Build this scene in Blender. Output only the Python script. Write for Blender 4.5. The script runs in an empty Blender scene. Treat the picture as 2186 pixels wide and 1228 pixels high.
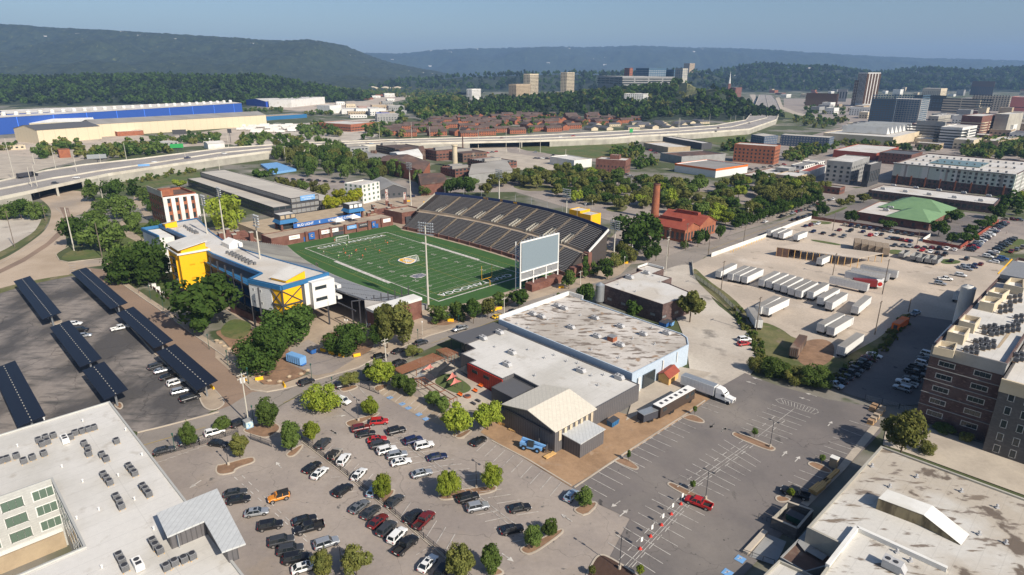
import bpy,math,random
from mathutils import Vector,Matrix,noise
from mathutils.geometry import tessellate_polygon
random.seed(7)
SC=bpy.context.scene
COL=SC.collection
R=math.radians
cos,sin,pi=math.cos,math.sin,math.pi
# ------------------------------------------------------------------ camera
CAM_H,PITCH,ROLL,FPX=86.57,0.329113,0.0041764,1350.0      # metres, radians, focal length in pixels of a 2186 wide picture
_f=Vector((0,cos(PITCH),-sin(PITCH)));_r0=Vector((1,0,0));_u0=_r0.cross(_f)
_r=_r0*cos(ROLL)+_u0*sin(ROLL);_u=-_r0*sin(ROLL)+_u0*cos(ROLL)
camd=bpy.data.cameras.new('camera');cam=bpy.data.objects.new('camera',camd);COL.objects.link(cam)
camd.sensor_width=36;camd.lens=36*FPX/2186;camd.clip_start=1;camd.clip_end=40000
mw=Matrix((( _r.x,_u.x,-_f.x,0),(_r.y,_u.y,-_f.y,0),(_r.z,_u.z,-_f.z,CAM_H),(0,0,0,1)))
cam.matrix_world=mw
SC.camera=cam
SC.render.resolution_x,SC.render.resolution_y=1024,575
# ------------------------------------------------------------------ sky, sun, exposure
SUN_EL,SUN_AZ=R(37.0),R(-47.0)          # azimuth of the sun counted from +X
w=bpy.data.worlds.new('World');SC.world=w;w.use_nodes=True
nt=w.node_tree
sky=nt.nodes.new('ShaderNodeTexSky');sky.sky_type='NISHITA';sky.sun_disc=False
sky.sun_elevation=SUN_EL;sky.sun_rotation=pi/2-SUN_AZ;sky.altitude=300;sky.air_density=1.0;sky.dust_density=1.9;sky.ozone_density=3.5
bg=nt.nodes['Background'];nt.links.new(sky.outputs[0],bg.inputs[0]);bg.inputs[1].default_value=0.085
sl=bpy.data.lights.new('sun','SUN');sl.energy=5.0;sl.angle=R(0.5);sl.color=(1,.912,.795)
so=bpy.data.objects.new('sun',sl);COL.objects.link(so)
so.rotation_euler=(Vector((cos(SUN_EL)*cos(SUN_AZ),cos(SUN_EL)*sin(SUN_AZ),sin(SUN_EL)))).to_track_quat('Z','Y').to_euler()
vs=SC.view_settings;vs.view_transform='Standard';vs.look='None';vs.gamma=1;vs.exposure=0.3
# ------------------------------------------------------------------ survey helpers: a bearing in the photograph -> a point on the ground (or at height z)
def G(x,y,z=0.0):
 d=_f*FPX+_r*(x-1093)-_u*(y-614)
 t=(z-CAM_H)/d.z
 return Vector((d.x*t,d.y*t,z))
def PJ(P):
 d=Vector(P)-Vector((0,0,CAM_H));z=d.dot(_f)
 return 1093+FPX*d.dot(_r)/z,614-FPX*d.dot(_u)/z
class View:
 def __init__(s,x0,y0,k): s.a=(x0,y0,k)
 def px(s,x,y): return s.a[0]+x/s.a[2],s.a[1]+y/s.a[2]
 def __call__(s,x,y,z=0.0): return G(*s.px(x,y),z)
 def h(s,x,y,yt):                    # height of something standing at (x, y) whose top is seen at row yt
  P=s(x,y);t=s.a[1]+yt/s.a[2];lo,hi=0,400
  for i in range(40):
   m=(lo+hi)/2
   if PJ((P.x,P.y,m))[1] > t: lo=m
   else: hi=m
  return lo
P_=View(0,0,1)
vA,vB,vC,vD=View(600,440,3.312),View(0,40,3.123),View(700,40,3.123),View(1400,40,2.781)
vE,vF=View(300,360,3.612),View(700,360,3.363)
g1,g2,g3,g4=View(0,540,3.611),View(0,840,3.164),View(460,640,3.838),View(460,900,3.744)
g5,g6,g7,g8=View(940,560,3.41),View(940,820,3.01),View(1480,760,2.623),View(1480,400,2.79)
h1,h2,h3,h4=View(0,360,4.723),View(1240,320,4.204),View(1700,300,4.385),View(1820,540,4.385)
h5,h6,h7,h8=View(540,340,4.724),View(700,640,5.117),View(1500,1000,5.385),View(1740,130,4.901)
h9,ha=View(1200,120,3.904),View(480,180,4.204)
UA=R(-45.36);FU=Vector((cos(UA),sin(UA),0));FV=Vector((-sin(UA),cos(UA),0));F0=G(649.8,530.6)
def UV(u,v,z=0.0): return F0+FU*u+FV*v+Vector((0,0,z))      # street grid frame: u along the pitch, v across it
def toUV(p): d=Vector(p)-F0;return d.dot(FU),d.dot(FV)
# ------------------------------------------------------------------ materials
MATS={}
def nodes(name):
 m=bpy.data.materials.new(name);m.use_nodes=True
 return m,m.node_tree,m.node_tree.nodes['Principled BSDF']
def _n(nt,t,**k):
 n=nt.nodes.new(t)
 for a,b_ in k.items(): setattr(n,a,b_)
 return n
def noise_mask(nt,scale,lo,hi,vec,detail=3,rough=.55):
 n=_n(nt,'ShaderNodeTexNoise');n.inputs['Scale'].default_value=scale;n.inputs['Detail'].default_value=detail;n.inputs['Roughness'].default_value=rough
 nt.links.new(vec,n.inputs['Vector'])
 r=_n(nt,'ShaderNodeMapRange');r.inputs[1].default_value=lo;r.inputs[2].default_value=hi
 nt.links.new(n.outputs[0],r.inputs[0]);return r.outputs[0]
def mixc(nt,fac,a,b,mode='MIX'):
 n=_n(nt,'ShaderNodeMix',data_type='RGBA',blend_type=mode)
 if isinstance(fac,(int,float)): n.inputs[0].default_value=fac
 else: nt.links.new(fac,n.inputs[0])
 for s,v in ((6,a),(7,b)):
  if isinstance(v,tuple): n.inputs[s].default_value=(*v,1)
  else: nt.links.new(v,n.inputs[s])
 return n.outputs[2]
def wpos(nt,rot=0,sc=(1,1,1)):
 g=_n(nt,'ShaderNodeNewGeometry');m=_n(nt,'ShaderNodeMapping')
 m.inputs['Rotation'].default_value=(0,0,rot);m.inputs['Scale'].default_value=sc
 nt.links.new(g.outputs['Position'],m.inputs['Vector']);return m.outputs[0]
# layers: list of (second colour, scale per metre, lo, hi, stretch (x,y,z) in the street grid)
def mat(name,col,rough=.85,layers=(),metal=0,spec=.35,var=.12,bump=0,fine=1.2):
 if name in MATS: return MATS[name]
 m,nt,b=nodes(name)
 c=col
 for L in layers:
  c2,s,lo,hi=L[:4];st=L[4] if len(L) > 4 else (1,1,1)
  c=mixc(nt,noise_mask(nt,s,lo,hi,wpos(nt,-UA,st),L[5] if len(L) > 5 else 4),c,c2)
 if var:
  f=noise_mask(nt,fine,.25,.75,wpos(nt),5,.7)
  v=_n(nt,'ShaderNodeMapRange');v.inputs[3].default_value=1-var;v.inputs[4].default_value=1+var;nt.links.new(f,v.inputs[0])
  hs=_n(nt,'ShaderNodeHueSaturation');nt.links.new(v.outputs[0],hs.inputs['Value'])
  if isinstance(c,tuple): hs.inputs['Color'].default_value=(*c,1)
  else: nt.links.new(c,hs.inputs['Color'])
  c=hs.outputs[0]
  if bump:
   bp=_n(nt,'ShaderNodeBump');bp.inputs['Strength'].default_value=bump;bp.inputs['Distance'].default_value=.1
   nt.links.new(f,bp.inputs['Height']);nt.links.new(bp.outputs[0],b.inputs['Normal'])
 if isinstance(c,tuple): b.inputs['Base Color'].default_value=(*c,1)
 else: nt.links.new(c,b.inputs['Base Color'])
 b.inputs['Roughness'].default_value=rough;b.inputs['Metallic'].default_value=metal
 b.inputs['Specular IOR Level'].default_value=spec
 MATS[name]=m;return m
def seams(name,base_name,col,period,dark=.55,width=.12,horiz=False,**k):
 """cladding: panel seams every `period` metres along the wall (walls run along the 45 degree street grid)"""
 if name in MATS: return MATS[name]
 m=mat(name,col,**k);nt=m.node_tree;b=nt.nodes['Principled BSDF']
 g=_n(nt,'ShaderNodeNewGeometry');sx=_n(nt,'ShaderNodeSeparateXYZ');nt.links.new(g.outputs['Position'],sx.inputs[0])
 mu=_n(nt,'ShaderNodeMath',operation='MULTIPLY');mu.inputs[1].default_value=(1 if horiz else 1.4142)/period
 nt.links.new(sx.outputs['Z' if horiz else 'X'],mu.inputs[0])
 fr=_n(nt,'ShaderNodeMath',operation='FRACT');nt.links.new(mu.outputs[0],fr.inputs[0])
 lt=_n(nt,'ShaderNodeMath',operation='LESS_THAN');lt.inputs[1].default_value=width;nt.links.new(fr.outputs[0],lt.inputs[0])
 src=b.inputs['Base Color'].links[0].from_socket
 o=mixc(nt,lt.outputs[0],src,tuple(x*dark for x in col));nt.links.new(o,b.inputs['Base Color'])
 return m
def leafmat(name,c1,c2):
 m=bpy.data.materials.new(name);m.use_nodes=True;nt=m.node_tree;nt.nodes.clear()
 oi=_n(nt,'ShaderNodeObjectInfo');f=noise_mask(nt,.55,.3,.7,wpos(nt),2)
 c=mixc(nt,f,c1,c2)
 mr=_n(nt,'ShaderNodeMapRange');mr.inputs[3].default_value=.72;mr.inputs[4].default_value=1.3;nt.links.new(oi.outputs['Random'],mr.inputs[0])
 hs=_n(nt,'ShaderNodeHueSaturation');nt.links.new(mr.outputs[0],hs.inputs['Value']);nt.links.new(c,hs.inputs['Color'])
 d=_n(nt,'ShaderNodeBsdfDiffuse');t=_n(nt,'ShaderNodeBsdfTranslucent');mx=_n(nt,'ShaderNodeMixShader');mx.inputs[0].default_value=.35
 nt.links.new(hs.outputs[0],d.inputs[0]);nt.links.new(hs.outputs[0],t.inputs[0]);nt.links.new(d.outputs[0],mx.inputs[1]);nt.links.new(t.outputs[0],mx.inputs[2])
 o=_n(nt,'ShaderNodeOutputMaterial');nt.links.new(mx.outputs[0],o.inputs[0]);MATS[name]=m;return m
def cracks(m,scale,wd,dark,grid=0):
 nt=m.node_tree;b=nt.nodes['Principled BSDF'];v=wpos(nt,-UA)
 if grid:
  sx=_n(nt,'ShaderNodeSeparateXYZ');nt.links.new(v,sx.inputs[0]);out=[]
  for k,per in (('X',grid),('Y',grid*6)):
   a=_n(nt,'ShaderNodeMath',operation='MULTIPLY');a.inputs[1].default_value=1/per;nt.links.new(sx.outputs[k],a.inputs[0]);f=_n(nt,'ShaderNodeMath',operation='FRACT');nt.links.new(a.outputs[0],f.inputs[0]);l=_n(nt,'ShaderNodeMath',operation='LESS_THAN');l.inputs[1].default_value=wd/per;nt.links.new(f.outputs[0],l.inputs[0]);out.append(l.outputs[0])
  mx=_n(nt,'ShaderNodeMath',operation='MAXIMUM');nt.links.new(out[0],mx.inputs[0]);nt.links.new(out[1],mx.inputs[1]);fac=mx.outputs[0]
 else:
  n=_n(nt,'ShaderNodeTexNoise');n.inputs['Scale'].default_value=.25;nt.links.new(v,n.inputs['Vector']);va=_n(nt,'ShaderNodeVectorMath',operation='MULTIPLY_ADD');nt.links.new(n.outputs['Color'],va.inputs[0]);va.inputs[1].default_value=(5,5,0);nt.links.new(v,va.inputs[2])
  vo=_n(nt,'ShaderNodeTexVoronoi',feature='DISTANCE_TO_EDGE');vo.inputs['Scale'].default_value=scale;nt.links.new(va.outputs[0],vo.inputs['Vector']);l=_n(nt,'ShaderNodeMath',operation='LESS_THAN');l.inputs[1].default_value=wd*scale;nt.links.new(vo.outputs['Distance'],l.inputs[0]);fac=l.outputs[0]
 src=b.inputs['Base Color'].links[0].from_socket;o=mixc(nt,fac,src,mixc(nt,1.0,src,(dark,dark,dark),'MULTIPLY'));nt.links.new(o,b.inputs['Base Color'])
def glassy(name,col,rough=.12,spec=.6):
 return mat(name,col,rough=rough,spec=spec,var=0)
ROOF_ST=(1,.22,1)
M=dict(
 asphalt=mat('asphalt_light',(.325,.278,.238),.9,[((.25,.215,.19),.05,.42,.62),((.27,.225,.185),.11,.55,.7),((.12,.11,.1),.45,.67,.72),((.13,.12,.11),1.3,.68,.74)],var=.1),
 asphalt_new=mat('asphalt_grey',(.172,.152,.14),.88,[((.135,.122,.115),.04,.42,.6),((.06,.056,.053),.33,.67,.72,(1,.5,1)),((.22,.195,.17),.025,.52,.68),((.07,.065,.06),1.2,.67,.73)],var=.08),
 asphalt_old=mat('asphalt_worn',(.24,.21,.185),.92,[((.075,.07,.068),.075,.4,.6,(1,.45,1)),((.08,.075,.07),.4,.5,.7,(.25,1,1))],var=.15),
 deck=mat('deck_concrete',(.33,.3,.27),.9,[((.25,.23,.21),.03,.4,.65)],var=.06),tanroad=mat('tan_road',(.44,.35,.26),.92,[((.36,.28,.2),.05,.4,.62),((.3,.25,.2),.02,.55,.7)],var=.08),
 road=mat('road_surface',(.28,.245,.21),.9,[((.21,.185,.16),.06,.4,.65,(.2,1,1))],var=.08),
 road_tan=mat('road_brown',(.27,.19,.135),.9,[((.21,.15,.11),.05,.4,.65,(.2,1,1))],var=.08),
 concrete=mat('concrete_pale',(.46,.4,.32),.9,[((.36,.31,.25),.09,.4,.65)],var=.1),
 walk=mat('sidewalk_concrete',(.4,.32,.235),.9,[((.3,.24,.18),.12,.4,.65)],var=.1),
 gravel=mat('gravel_pale',(.5,.45,.38),.95,[((.4,.35,.29),.035,.4,.62),((.2,.18,.155),.09,.6,.72)],var=.14),
 yard=mat('yard_dirt',(.5,.42,.335),.95,[((.39,.33,.265),.03,.42,.6),((.24,.2,.155),.11,.62,.72),((.56,.49,.41),.05,.6,.75)],var=.14),
 dirt=mat('orange_dirt',(.35,.225,.13),.95,[((.26,.165,.095),.1,.45,.62),((.33,.23,.15),.3,.6,.7)],var=.16),
 brown=mat('brown_mulch',(.27,.165,.1),.95,[((.19,.115,.07),.3,.4,.65)],var=.2),
 mulch=mat('dark_mulch',(.07,.04,.028),.95,var=.25),
 grass=mat('grass',(.085,.115,.03),.95,[((.14,.13,.05),.06,.45,.62),((.06,.09,.025),.3,.5,.7)],var=.2),
 grassdry=mat('dry_grass',(.15,.14,.06),.95,[((.085,.1,.03),.08,.45,.6),((.2,.16,.1),.2,.58,.7)],var=.2),
 base=mat('city_ground',(.2,.185,.155),.95,[((.07,.085,.032),.012,.44,.52),((.3,.27,.22),.03,.6,.68),((.05,.07,.025),.05,.6,.66)],var=.15,fine=.3),
 turf=mat('artificial_turf',(.042,.105,.022),.9,[((.036,.092,.02),.2,.45,.6)],var=.08),
 turf_lawn=mat('patio_turf',(.09,.12,.04),.9,var=.1),
 white=mat('white_paint',(.75,.74,.7),.8,var=.06),
 linew=mat('worn_line_paint',(.56,.53,.48),.85,[((.28,.255,.23),.9,.46,.66)],var=.1),
 yellow_line=mat('yellow_line_paint',(.5,.36,.08),.85,var=.1),
 red=mat('red_paint',(.5,.03,.02),.5,var=.05),yellow=mat('yellow_paint',(.82,.44,.006),.6,var=.05),
 blue=mat('blue_paint',(.03,.12,.36),.5,var=.05),bluel=mat('light_blue_paint',(.16,.34,.6),.6,var=.1),teal=mat('teal_green_paint',(.015,.08,.06),.6),
 green=mat('green_paint',(.03,.3,.08),.5),orange=mat('orange_paint',(.75,.16,.02),.6),
 roofw=mat('white_membrane',(.58,.56,.525),.8,[((.5,.455,.39),.05,.42,.62),((.42,.38,.32),.25,.6,.72,ROOF_ST)],var=.06),
 roofc=mat('cream_membrane',(.59,.57,.53),.8,[((.47,.45,.405),.06,.42,.66),((.42,.39,.34),.28,.6,.75),((.3,.25,.19),.4,.7,.74,(2.2,.12,1))],var=.05),
 roofd=mat('stained_membrane',(.55,.51,.46),.85,[((.4,.36,.31),.05,.45,.62),((.19,.155,.125),.42,.54,.61,(.5,1.5,1)),((.3,.21,.14),.3,.61,.68)],var=.1),
 roofs=mat('weathered_membrane',(.54,.52,.475),.85,[((.42,.37,.3),.045,.45,.6),((.19,.155,.125),.3,.58,.64,(.6,1.6,1),7),((.14,.11,.085),.09,.63,.66,(1,1,1),8),((.2,.16,.12),.3,.6,.66,(.4,1.6,1))],var=.08),
 roofg=mat('grey_metal_roof',(.3,.285,.26),.6,[((.24,.225,.2),.1,.4,.65,(.3,1,1))],var=.05),
 zinc=mat('pale_zinc_roof',(.52,.475,.4),.6,[((.45,.41,.35),.1,.4,.65,(.3,1,1))],var=.05),slate=mat('slate_blue_wall',(.07,.1,.15),.7),
 roofdk=mat('charcoal_roof',(.1,.1,.105),.7,var=.08),roofbr=mat('brown_shingle_roof',(.085,.06,.05),.9,[((.12,.085,.07),.1,.45,.6)],var=.12),
 rust=mat('rusty_metal_roof',(.15,.085,.06),.85,[((.075,.055,.045),.08,.4,.6,(1,.3,1)),((.22,.17,.13),.12,.6,.7)],var=.15),
 redtile=mat('red_clay_roof',(.3,.075,.045),.7,[((.25,.05,.03),.3,.4,.7)],var=.1),
 greenroof=mat('green_metal_roof',(.165,.275,.135),.6,[((.14,.24,.12),.3,.4,.7)],var=.04),
 stand=mat('bench_metal_dark',(.06,.05,.045),.8,var=.1),standg=mat('bench_metal_grey',(.27,.26,.25),.5,var=.1),
 brick=mat('red_brick',(.185,.088,.065),.9,[((.13,.055,.04),.3,.4,.65),((.25,.12,.085),1.1,.6,.7,(1,1,3))],var=.15,fine=3),
 brickd=mat('dark_brick',(.115,.078,.072),.9,[((.075,.045,.042),.35,.4,.65),((.2,.135,.11),1.3,.58,.64,(.7,.7,3))],var=.2,fine=3),
 brickb=mat('orange_brick',(.33,.12,.06),.9,[((.25,.09,.05),.4,.4,.65)],var=.14,fine=2),
 stonegrey=mat('grey_brick',(.1,.095,.09),.9,[((.14,.13,.125),1.0,.5,.65,(1,1,3))],var=.18,fine=3),
 cream=mat('cream_wall',(.6,.51,.36),.8,[((.5,.42,.3),.06,.4,.65)],var=.06),tan=mat('tan_wall',(.42,.33,.22),.85,[((.35,.27,.18),.2,.4,.65)],var=.08),
 whitew=mat('white_wall',(.68,.67,.63),.75,[((.58,.56,.5),.12,.5,.7)],var=.05),greyw=mat('grey_wall',(.3,.3,.29),.8,[((.25,.25,.24),.2,.4,.65)],var=.06),
 dgrey=mat('charcoal_wall',(.075,.075,.08),.7,var=.08),steel=mat('galvanised_steel',(.42,.44,.45),.45,metal=.6,var=.1),steeld=mat('dark_steel',(.06,.06,.065),.5,var=.1),
 concw=mat('concrete_wall',(.4,.38,.32),.9,[((.3,.28,.24),.1,.4,.65)],var=.08),barrier=mat('barrier_concrete',(.6,.56,.47),.9,[((.48,.44,.36),.08,.45,.65)],var=.06),
 bluew=mat('royal_blue_wall',(.02,.075,.42),.6,var=.06),bluetrim=mat('blue_fascia',(.03,.14,.3),.5,var=.05),navy=mat('navy_paint',(.02,.035,.1),.6),
 wood=mat('timber',(.6,.37,.14),.8,var=.2),woodred=mat('stained_timber',(.2,.085,.045),.8,var=.2),bark=mat('bark',(.11,.085,.06),.95,var=.2),pole=mat('weathered_pole',(.16,.13,.1),.9,var=.15),
 ltpole=mat('pale_pole',(.5,.47,.4),.6,var=.05),ac=mat('ac_grey',(.22,.225,.23),.55,var=.15),acdk=mat('ac_fan_dark',(.04,.04,.045),.6),rtu=mat('rooftop_unit_grey',(.4,.4,.4),.6,var=.1),
 rubber=mat('tyre_rubber',(.02,.02,.02),.9,var=0),chrome=mat('chrome',(.6,.6,.6),.25,metal=.9,var=0),
 glass=glassy('dark_glass',(.03,.04,.045)),glassg=glassy('green_tinted_glass',(.12,.17,.13),.2),glassb=glassy('bronze_glass',(.09,.045,.02),.15),glassblue=glassy('blue_glass',(.06,.12,.18),.15),
 carglass=glassy('car_glass',(.015,.02,.024),.05,.8),led=mat('led_panel_grey',(.2,.25,.28),.45,var=.03),solar=mat('solar_panel',(.011,.014,.024),.45,spec=.22,var=0),
 skin=mat('skin',(.4,.22,.14),.7,var=0),cloth=mat('dark_cloth',(.05,.05,.06),.9),mesh_shade=mat('black_shade_cloth',(.025,.026,.028),.8),salmon=mat('salmon_cloth',(.65,.22,.17),.8),
 redlight=mat('red_lens',(.35,.01,.01),.3,var=0),headlight=mat('headlight_lens',(.7,.7,.68),.1,spec=.8,var=0),
)
cracks(M['asphalt'],.055,.06,.76);cracks(M['asphalt_new'],.04,.06,.74);cracks(M['asphalt_old'],.07,.12,.7);cracks(M['road'],.06,.1,.7);cracks(M['roofc'],0,.14,.9,3.0);cracks(M['roofw'],0,.14,.9,4.0);cracks(M['roofd'],0,.14,.9,4.0);cracks(M['roofs'],0,.14,.91,3.0);cracks(M['turf'],0,4.57,.93,9.14) if 0 else None
M['redmetal']=seams('red_corrugated_siding','',(.4,.035,.02),.9,.5,.18,rough=.5)
M['greymetal']=seams('charcoal_corrugated_siding','',(.12,.115,.118),.8,.6,.2,rough=.5)
M['bluemetal']=seams('pale_blue_block_wall','',(.42,.5,.58),.6,.86,.1,horiz=True,rough=.8)
M['roofsm']=seams('cream_standing_seam_roof','',(.62,.57,.47),1.4,.87,.12,rough=.5)
M['roofgm']=seams('grey_standing_seam_roof','',(.5,.51,.5),1.2,.82,.14,rough=.45)
M['siding']=seams('pale_grey_lap_siding','',(.46,.46,.43),.5,.85,.12,horiz=True,rough=.7)
M['panelw']=seams('white_lap_siding','',(.66,.66,.64),.7,.8,.12,horiz=True,rough=.7)
M['trailer']=seams('white_trailer_panels','',(.7,.7,.68),1.2,.85,.08,rough=.5)
M['factory']=seams('cream_factory_panels','',(.62,.53,.37),9,.8,.04,rough=.7)
M['bluefac']=seams('royal_blue_panels','',(.03,.09,.36),25,2.5,.02,rough=.6)
M['logs']=seams('log_pile_bark','',(.3,.235,.17),.6,.45,.25,rough=.95)
LEAF=[leafmat('foliage_green',(0.088,0.138,0.034),(0.146,0.203,0.051)),leafmat('foliage_dark',(0.048,0.092,0.021),(0.083,0.132,0.030)),
  leafmat('foliage_yellow_green',(0.189,0.253,0.035),(0.299,0.343,0.048)),leafmat('foliage_olive',(0.131,0.151,0.045),(0.206,0.204,0.057)),leafmat('foliage_bright',(0.255,0.312,0.026),(0.405,0.383,0.039))]
PAINT={k: mat('car_paint_'+k,c,.3,spec=.6,metal=mt,var=0) for k,c,mt in (
 ('black',(.012,.012,.014),0),('charcoal',(.05,.053,.058),.2),('silver',(.42,.44,.46),.5),('white',(.72,.72,.7),0),('red',(.4,.015,.015),0),('maroon',(.13,.015,.015),0),
 ('navy',(.012,.02,.07),.1),('blue',(.03,.1,.3),.1),('pale blue',(.33,.43,.52),.3),('tan',(.4,.36,.3),.3),('orange',(.6,.22,.02),0),('yellow',(.8,.5,.02),0),('grey',(.16,.17,.18),.3),('green',(.02,.12,.06),.1))}
# ------------------------------------------------------------------ mesh building
class MB:
 def __init__(s): s.v=[];s.f=[];s.m=[]
 def add(s,vs,fs,m=0):
  k=len(s.v);s.v +=[tuple(v) for v in vs]
  for f in fs: s.f.append(tuple(i+k for i in f));s.m.append(m)
 def box(s,x0,x1,y0,y1,z0,z1,m=0):
  s.add([(x0,y0,z0),(x1,y0,z0),(x1,y1,z0),(x0,y1,z0),(x0,y0,z1),(x1,y0,z1),(x1,y1,z1),(x0,y1,z1)],
    [(0,3,2,1),(4,5,6,7),(0,1,5,4),(1,2,6,5),(2,3,7,6),(3,0,4,7)],m);return s
 def obox(s,c,lx,ly,z0,z1,a=UA,m=0):
  c=Vector(c);ex=Vector((cos(a),sin(a),0))*lx/2;ey=Vector((-sin(a),cos(a),0))*ly/2
  b=[c-ex-ey,c+ex-ey,c+ex+ey,c-ex+ey]
  s.add([(p.x,p.y,z0) for p in b]+[(p.x,p.y,z1) for p in b],[(0,3,2,1),(4,5,6,7),(0,1,5,4),(1,2,6,5),(2,3,7,6),(3,0,4,7)],m);return s
 def prism(s,poly,z0,z1,m=0,mt=None,bottom=True):
  n=len(poly);poly=ccw(poly)
  s.add([(p[0],p[1],z0) for p in poly]+[(p[0],p[1],z1) for p in poly],[(i,(i+1) % n,(i+1) % n+n,i+n) for i in range(n)],m)
  s.flat(poly,z1,m if mt is None else mt)
  if bottom: s.flat(poly,z0,m,True)
  return s
 def flat(s,poly,z,m=0,down=False):
  poly=ccw(poly);vs=[(p[0],p[1],z) for p in poly];n=len(vs)
  s.add(vs,[tuple(range(n))[::-1] if down else tuple(range(n))],m);return s
 def poly(s,vs,m=0): s.add(vs,[tuple(range(len(vs)))],m);return s
 def cyl(s,p,q,r0,r1=None,n=8,m=0,cap=True):
  p=Vector(p);q=Vector(q);r1=r0 if r1 is None else r1;d=(q-p).normalized()
  a=d.orthogonal().normalized();b=d.cross(a)
  vs=[p+(a*cos(2*pi*i/n)+b*sin(2*pi*i/n))*r0 for i in range(n)]+[q+(a*cos(2*pi*i/n)+b*sin(2*pi*i/n))*r1 for i in range(n)]
  s.add(vs,[(i,(i+1) % n,(i+1) % n+n,i+n) for i in range(n)]+([tuple(range(n))[::-1],tuple(range(n,2*n))] if cap else []),m);return s
 def beam(s,p,q,w,h=None,m=0):
  p=Vector(p);q=Vector(q);h=h or w;d=(q-p).normalized()
  a=d.cross(Vector((0,0,1))); a=a.normalized() if a.length > 1e-3 else Vector((1,0,0));b=a.cross(d)
  a=a*w/2;b=b*h/2
  vs=[p-a-b,p+a-b,p+a+b,p-a+b,q-a-b,q+a-b,q+a+b,q-a+b]
  s.add(vs,[(0,3,2,1),(4,5,6,7),(0,1,5,4),(1,2,6,5),(2,3,7,6),(3,0,4,7)],m);return s
 def sphere(s,c,r,nu=8,nv=5,m=0,sz=1):
  c=Vector(c);vs=[c+Vector((0,0,-r*sz))]
  for j in range(1,nv):
   t=-pi/2+pi*j/nv
   vs +=[c+Vector((cos(t)*cos(2*pi*i/nu)*r,cos(t)*sin(2*pi*i/nu)*r,sin(t)*r*sz)) for i in range(nu)]
  vs.append(c+Vector((0,0,r*sz)));L=len(vs)-1
  fs=[(0,1+(i+1) % nu,1+i) for i in range(nu)]+[(L,L-nu+i,L-nu+(i+1) % nu) for i in range(nu)]
  for j in range(nv-2): fs +=[(1+j*nu+i,1+j*nu+(i+1) % nu,1+(j+1)*nu+(i+1) % nu,1+(j+1)*nu+i) for i in range(nu)]
  s.add(vs,fs,m);return s
 def mesh(s,name,mats=(),off=None,smooth=False):
  me=bpy.data.meshes.new(name)
  v=s.v if off is None else [(a-off[0],b-off[1],c-off[2]) for a,b,c in s.v]
  me.from_pydata(v,[],s.f)
  for x in mats: me.materials.append(x)
  me.polygons.foreach_set('material_index',s.m)
  if smooth: me.polygons.foreach_set('use_smooth',[True]*len(s.f))
  return me
 def build(s,name,mats,parent=None,off=None,smooth=False,**props):
  """one mesh object. Verts given in world space when parent has a location (it is taken off)."""
  if not isinstance(mats,(list,tuple)): mats=[mats]
  if parent is not None and off is None: off=parent.location
  return put(name,s.mesh(name,mats,off,smooth),parent,**props)
def ccw(poly):
 poly=[Vector((p[0],p[1])) for p in poly]
 a=sum(poly[i].x*poly[(i+1) % len(poly)].y-poly[(i+1) % len(poly)].x*poly[i].y for i in range(len(poly)))
 return poly if a > 0 else poly[::-1]
def inset(poly,d):
 poly=ccw(poly);n=len(poly);out=[]
 for i in range(n):
  a,b,c=poly[i-1],poly[i],poly[(i+1) % n]
  e1=(b-a).normalized();e2=(c-b).normalized();n1=Vector((-e1.y,e1.x));n2=Vector((-e2.y,e2.x))
  k=n1+n2;k=k/max(.3,k.dot(n1)) if k.length > 1e-4 else n1
  out.append(b+k*d)
 return out
def put(name,me,parent=None,loc=None,rz=None,label=None,cat=None,group=None,kind=None,scale=None,mats=None):
 o=bpy.data.objects.new(name,me);COL.objects.link(o)
 if parent is not None: o.parent=parent
 if loc is not None: o.location=loc
 if rz is not None: o.rotation_euler=(0,0,rz)
 if scale is not None: o.scale=scale if isinstance(scale,(tuple,list)) else (scale,)*3
 for k,v in (('label',label),('category',cat),('group',group),('kind',kind)):
  if v: o[k]=v
 if mats:
  for i,x in enumerate(mats):
   if x is not None: o.material_slots[i].link='OBJECT';o.material_slots[i].material=x
 return o
def thing(name,label,cat,loc=(0,0,0),rz=None,group=None,scale=None): return put(name,None,None,loc,rz,label,cat,group,None,scale)
def inst(parent,parts,mats=None):
 """put cached part meshes under a thing: parts = [(name, mesh, loc, rz[, children])]; mats = {slot material name: replacement}"""
 for pt in parts:
  nm,me,loc,rz=pt[:4]
  o=put(nm,me,parent,loc,rz)
  if mats:
   for i,sm in enumerate(me.materials):
    if sm.name in mats: o.material_slots[i].link='OBJECT';o.material_slots[i].material=mats[sm.name]
  if len(pt) > 4: inst(o,pt[4],mats)
TXT={}
def textmesh(s,size,mt,depth=.03,align='CENTER',shear=0,bold=0):
 k=(s,size,mt.name,depth,bold)
 if k not in TXT:
  c=bpy.data.curves.new('lettering','FONT');c.body=s;c.size=size;c.extrude=depth;c.align_x=align;c.align_y='CENTER';c.offset=bold
  o=bpy.data.objects.new('lettering',c);COL.objects.link(o)
  me=bpy.data.meshes.new_from_object(o);bpy.data.objects.remove(o);me.materials.clear();me.materials.append(mt);TXT[k]=me
 return TXT[k]
def text(name,s,size,mt,parent,world,e1,e2,depth=.03,bold=0,sx=1):
 """lettering lying in the plane spanned by e1 (reading direction) and e2 (up)"""
 o=put(name,textmesh(s,size,mt,depth,bold=bold),parent)
 e1=Vector(e1).normalized();e2=Vector(e2).normalized();n=e1.cross(e2)
 loc=Vector(world)-(parent.location if parent else Vector())
 o.matrix_local=Matrix(((e1.x*sx,e2.x,n.x,loc.x),(e1.y*sx,e2.y,n.y,loc.y),(e1.z*sx,e2.z,n.z,loc.z),(0,0,0,1)))
 return o
def struct(name,mb,mats): return mb.build(name,mats,kind='structure')
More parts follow.
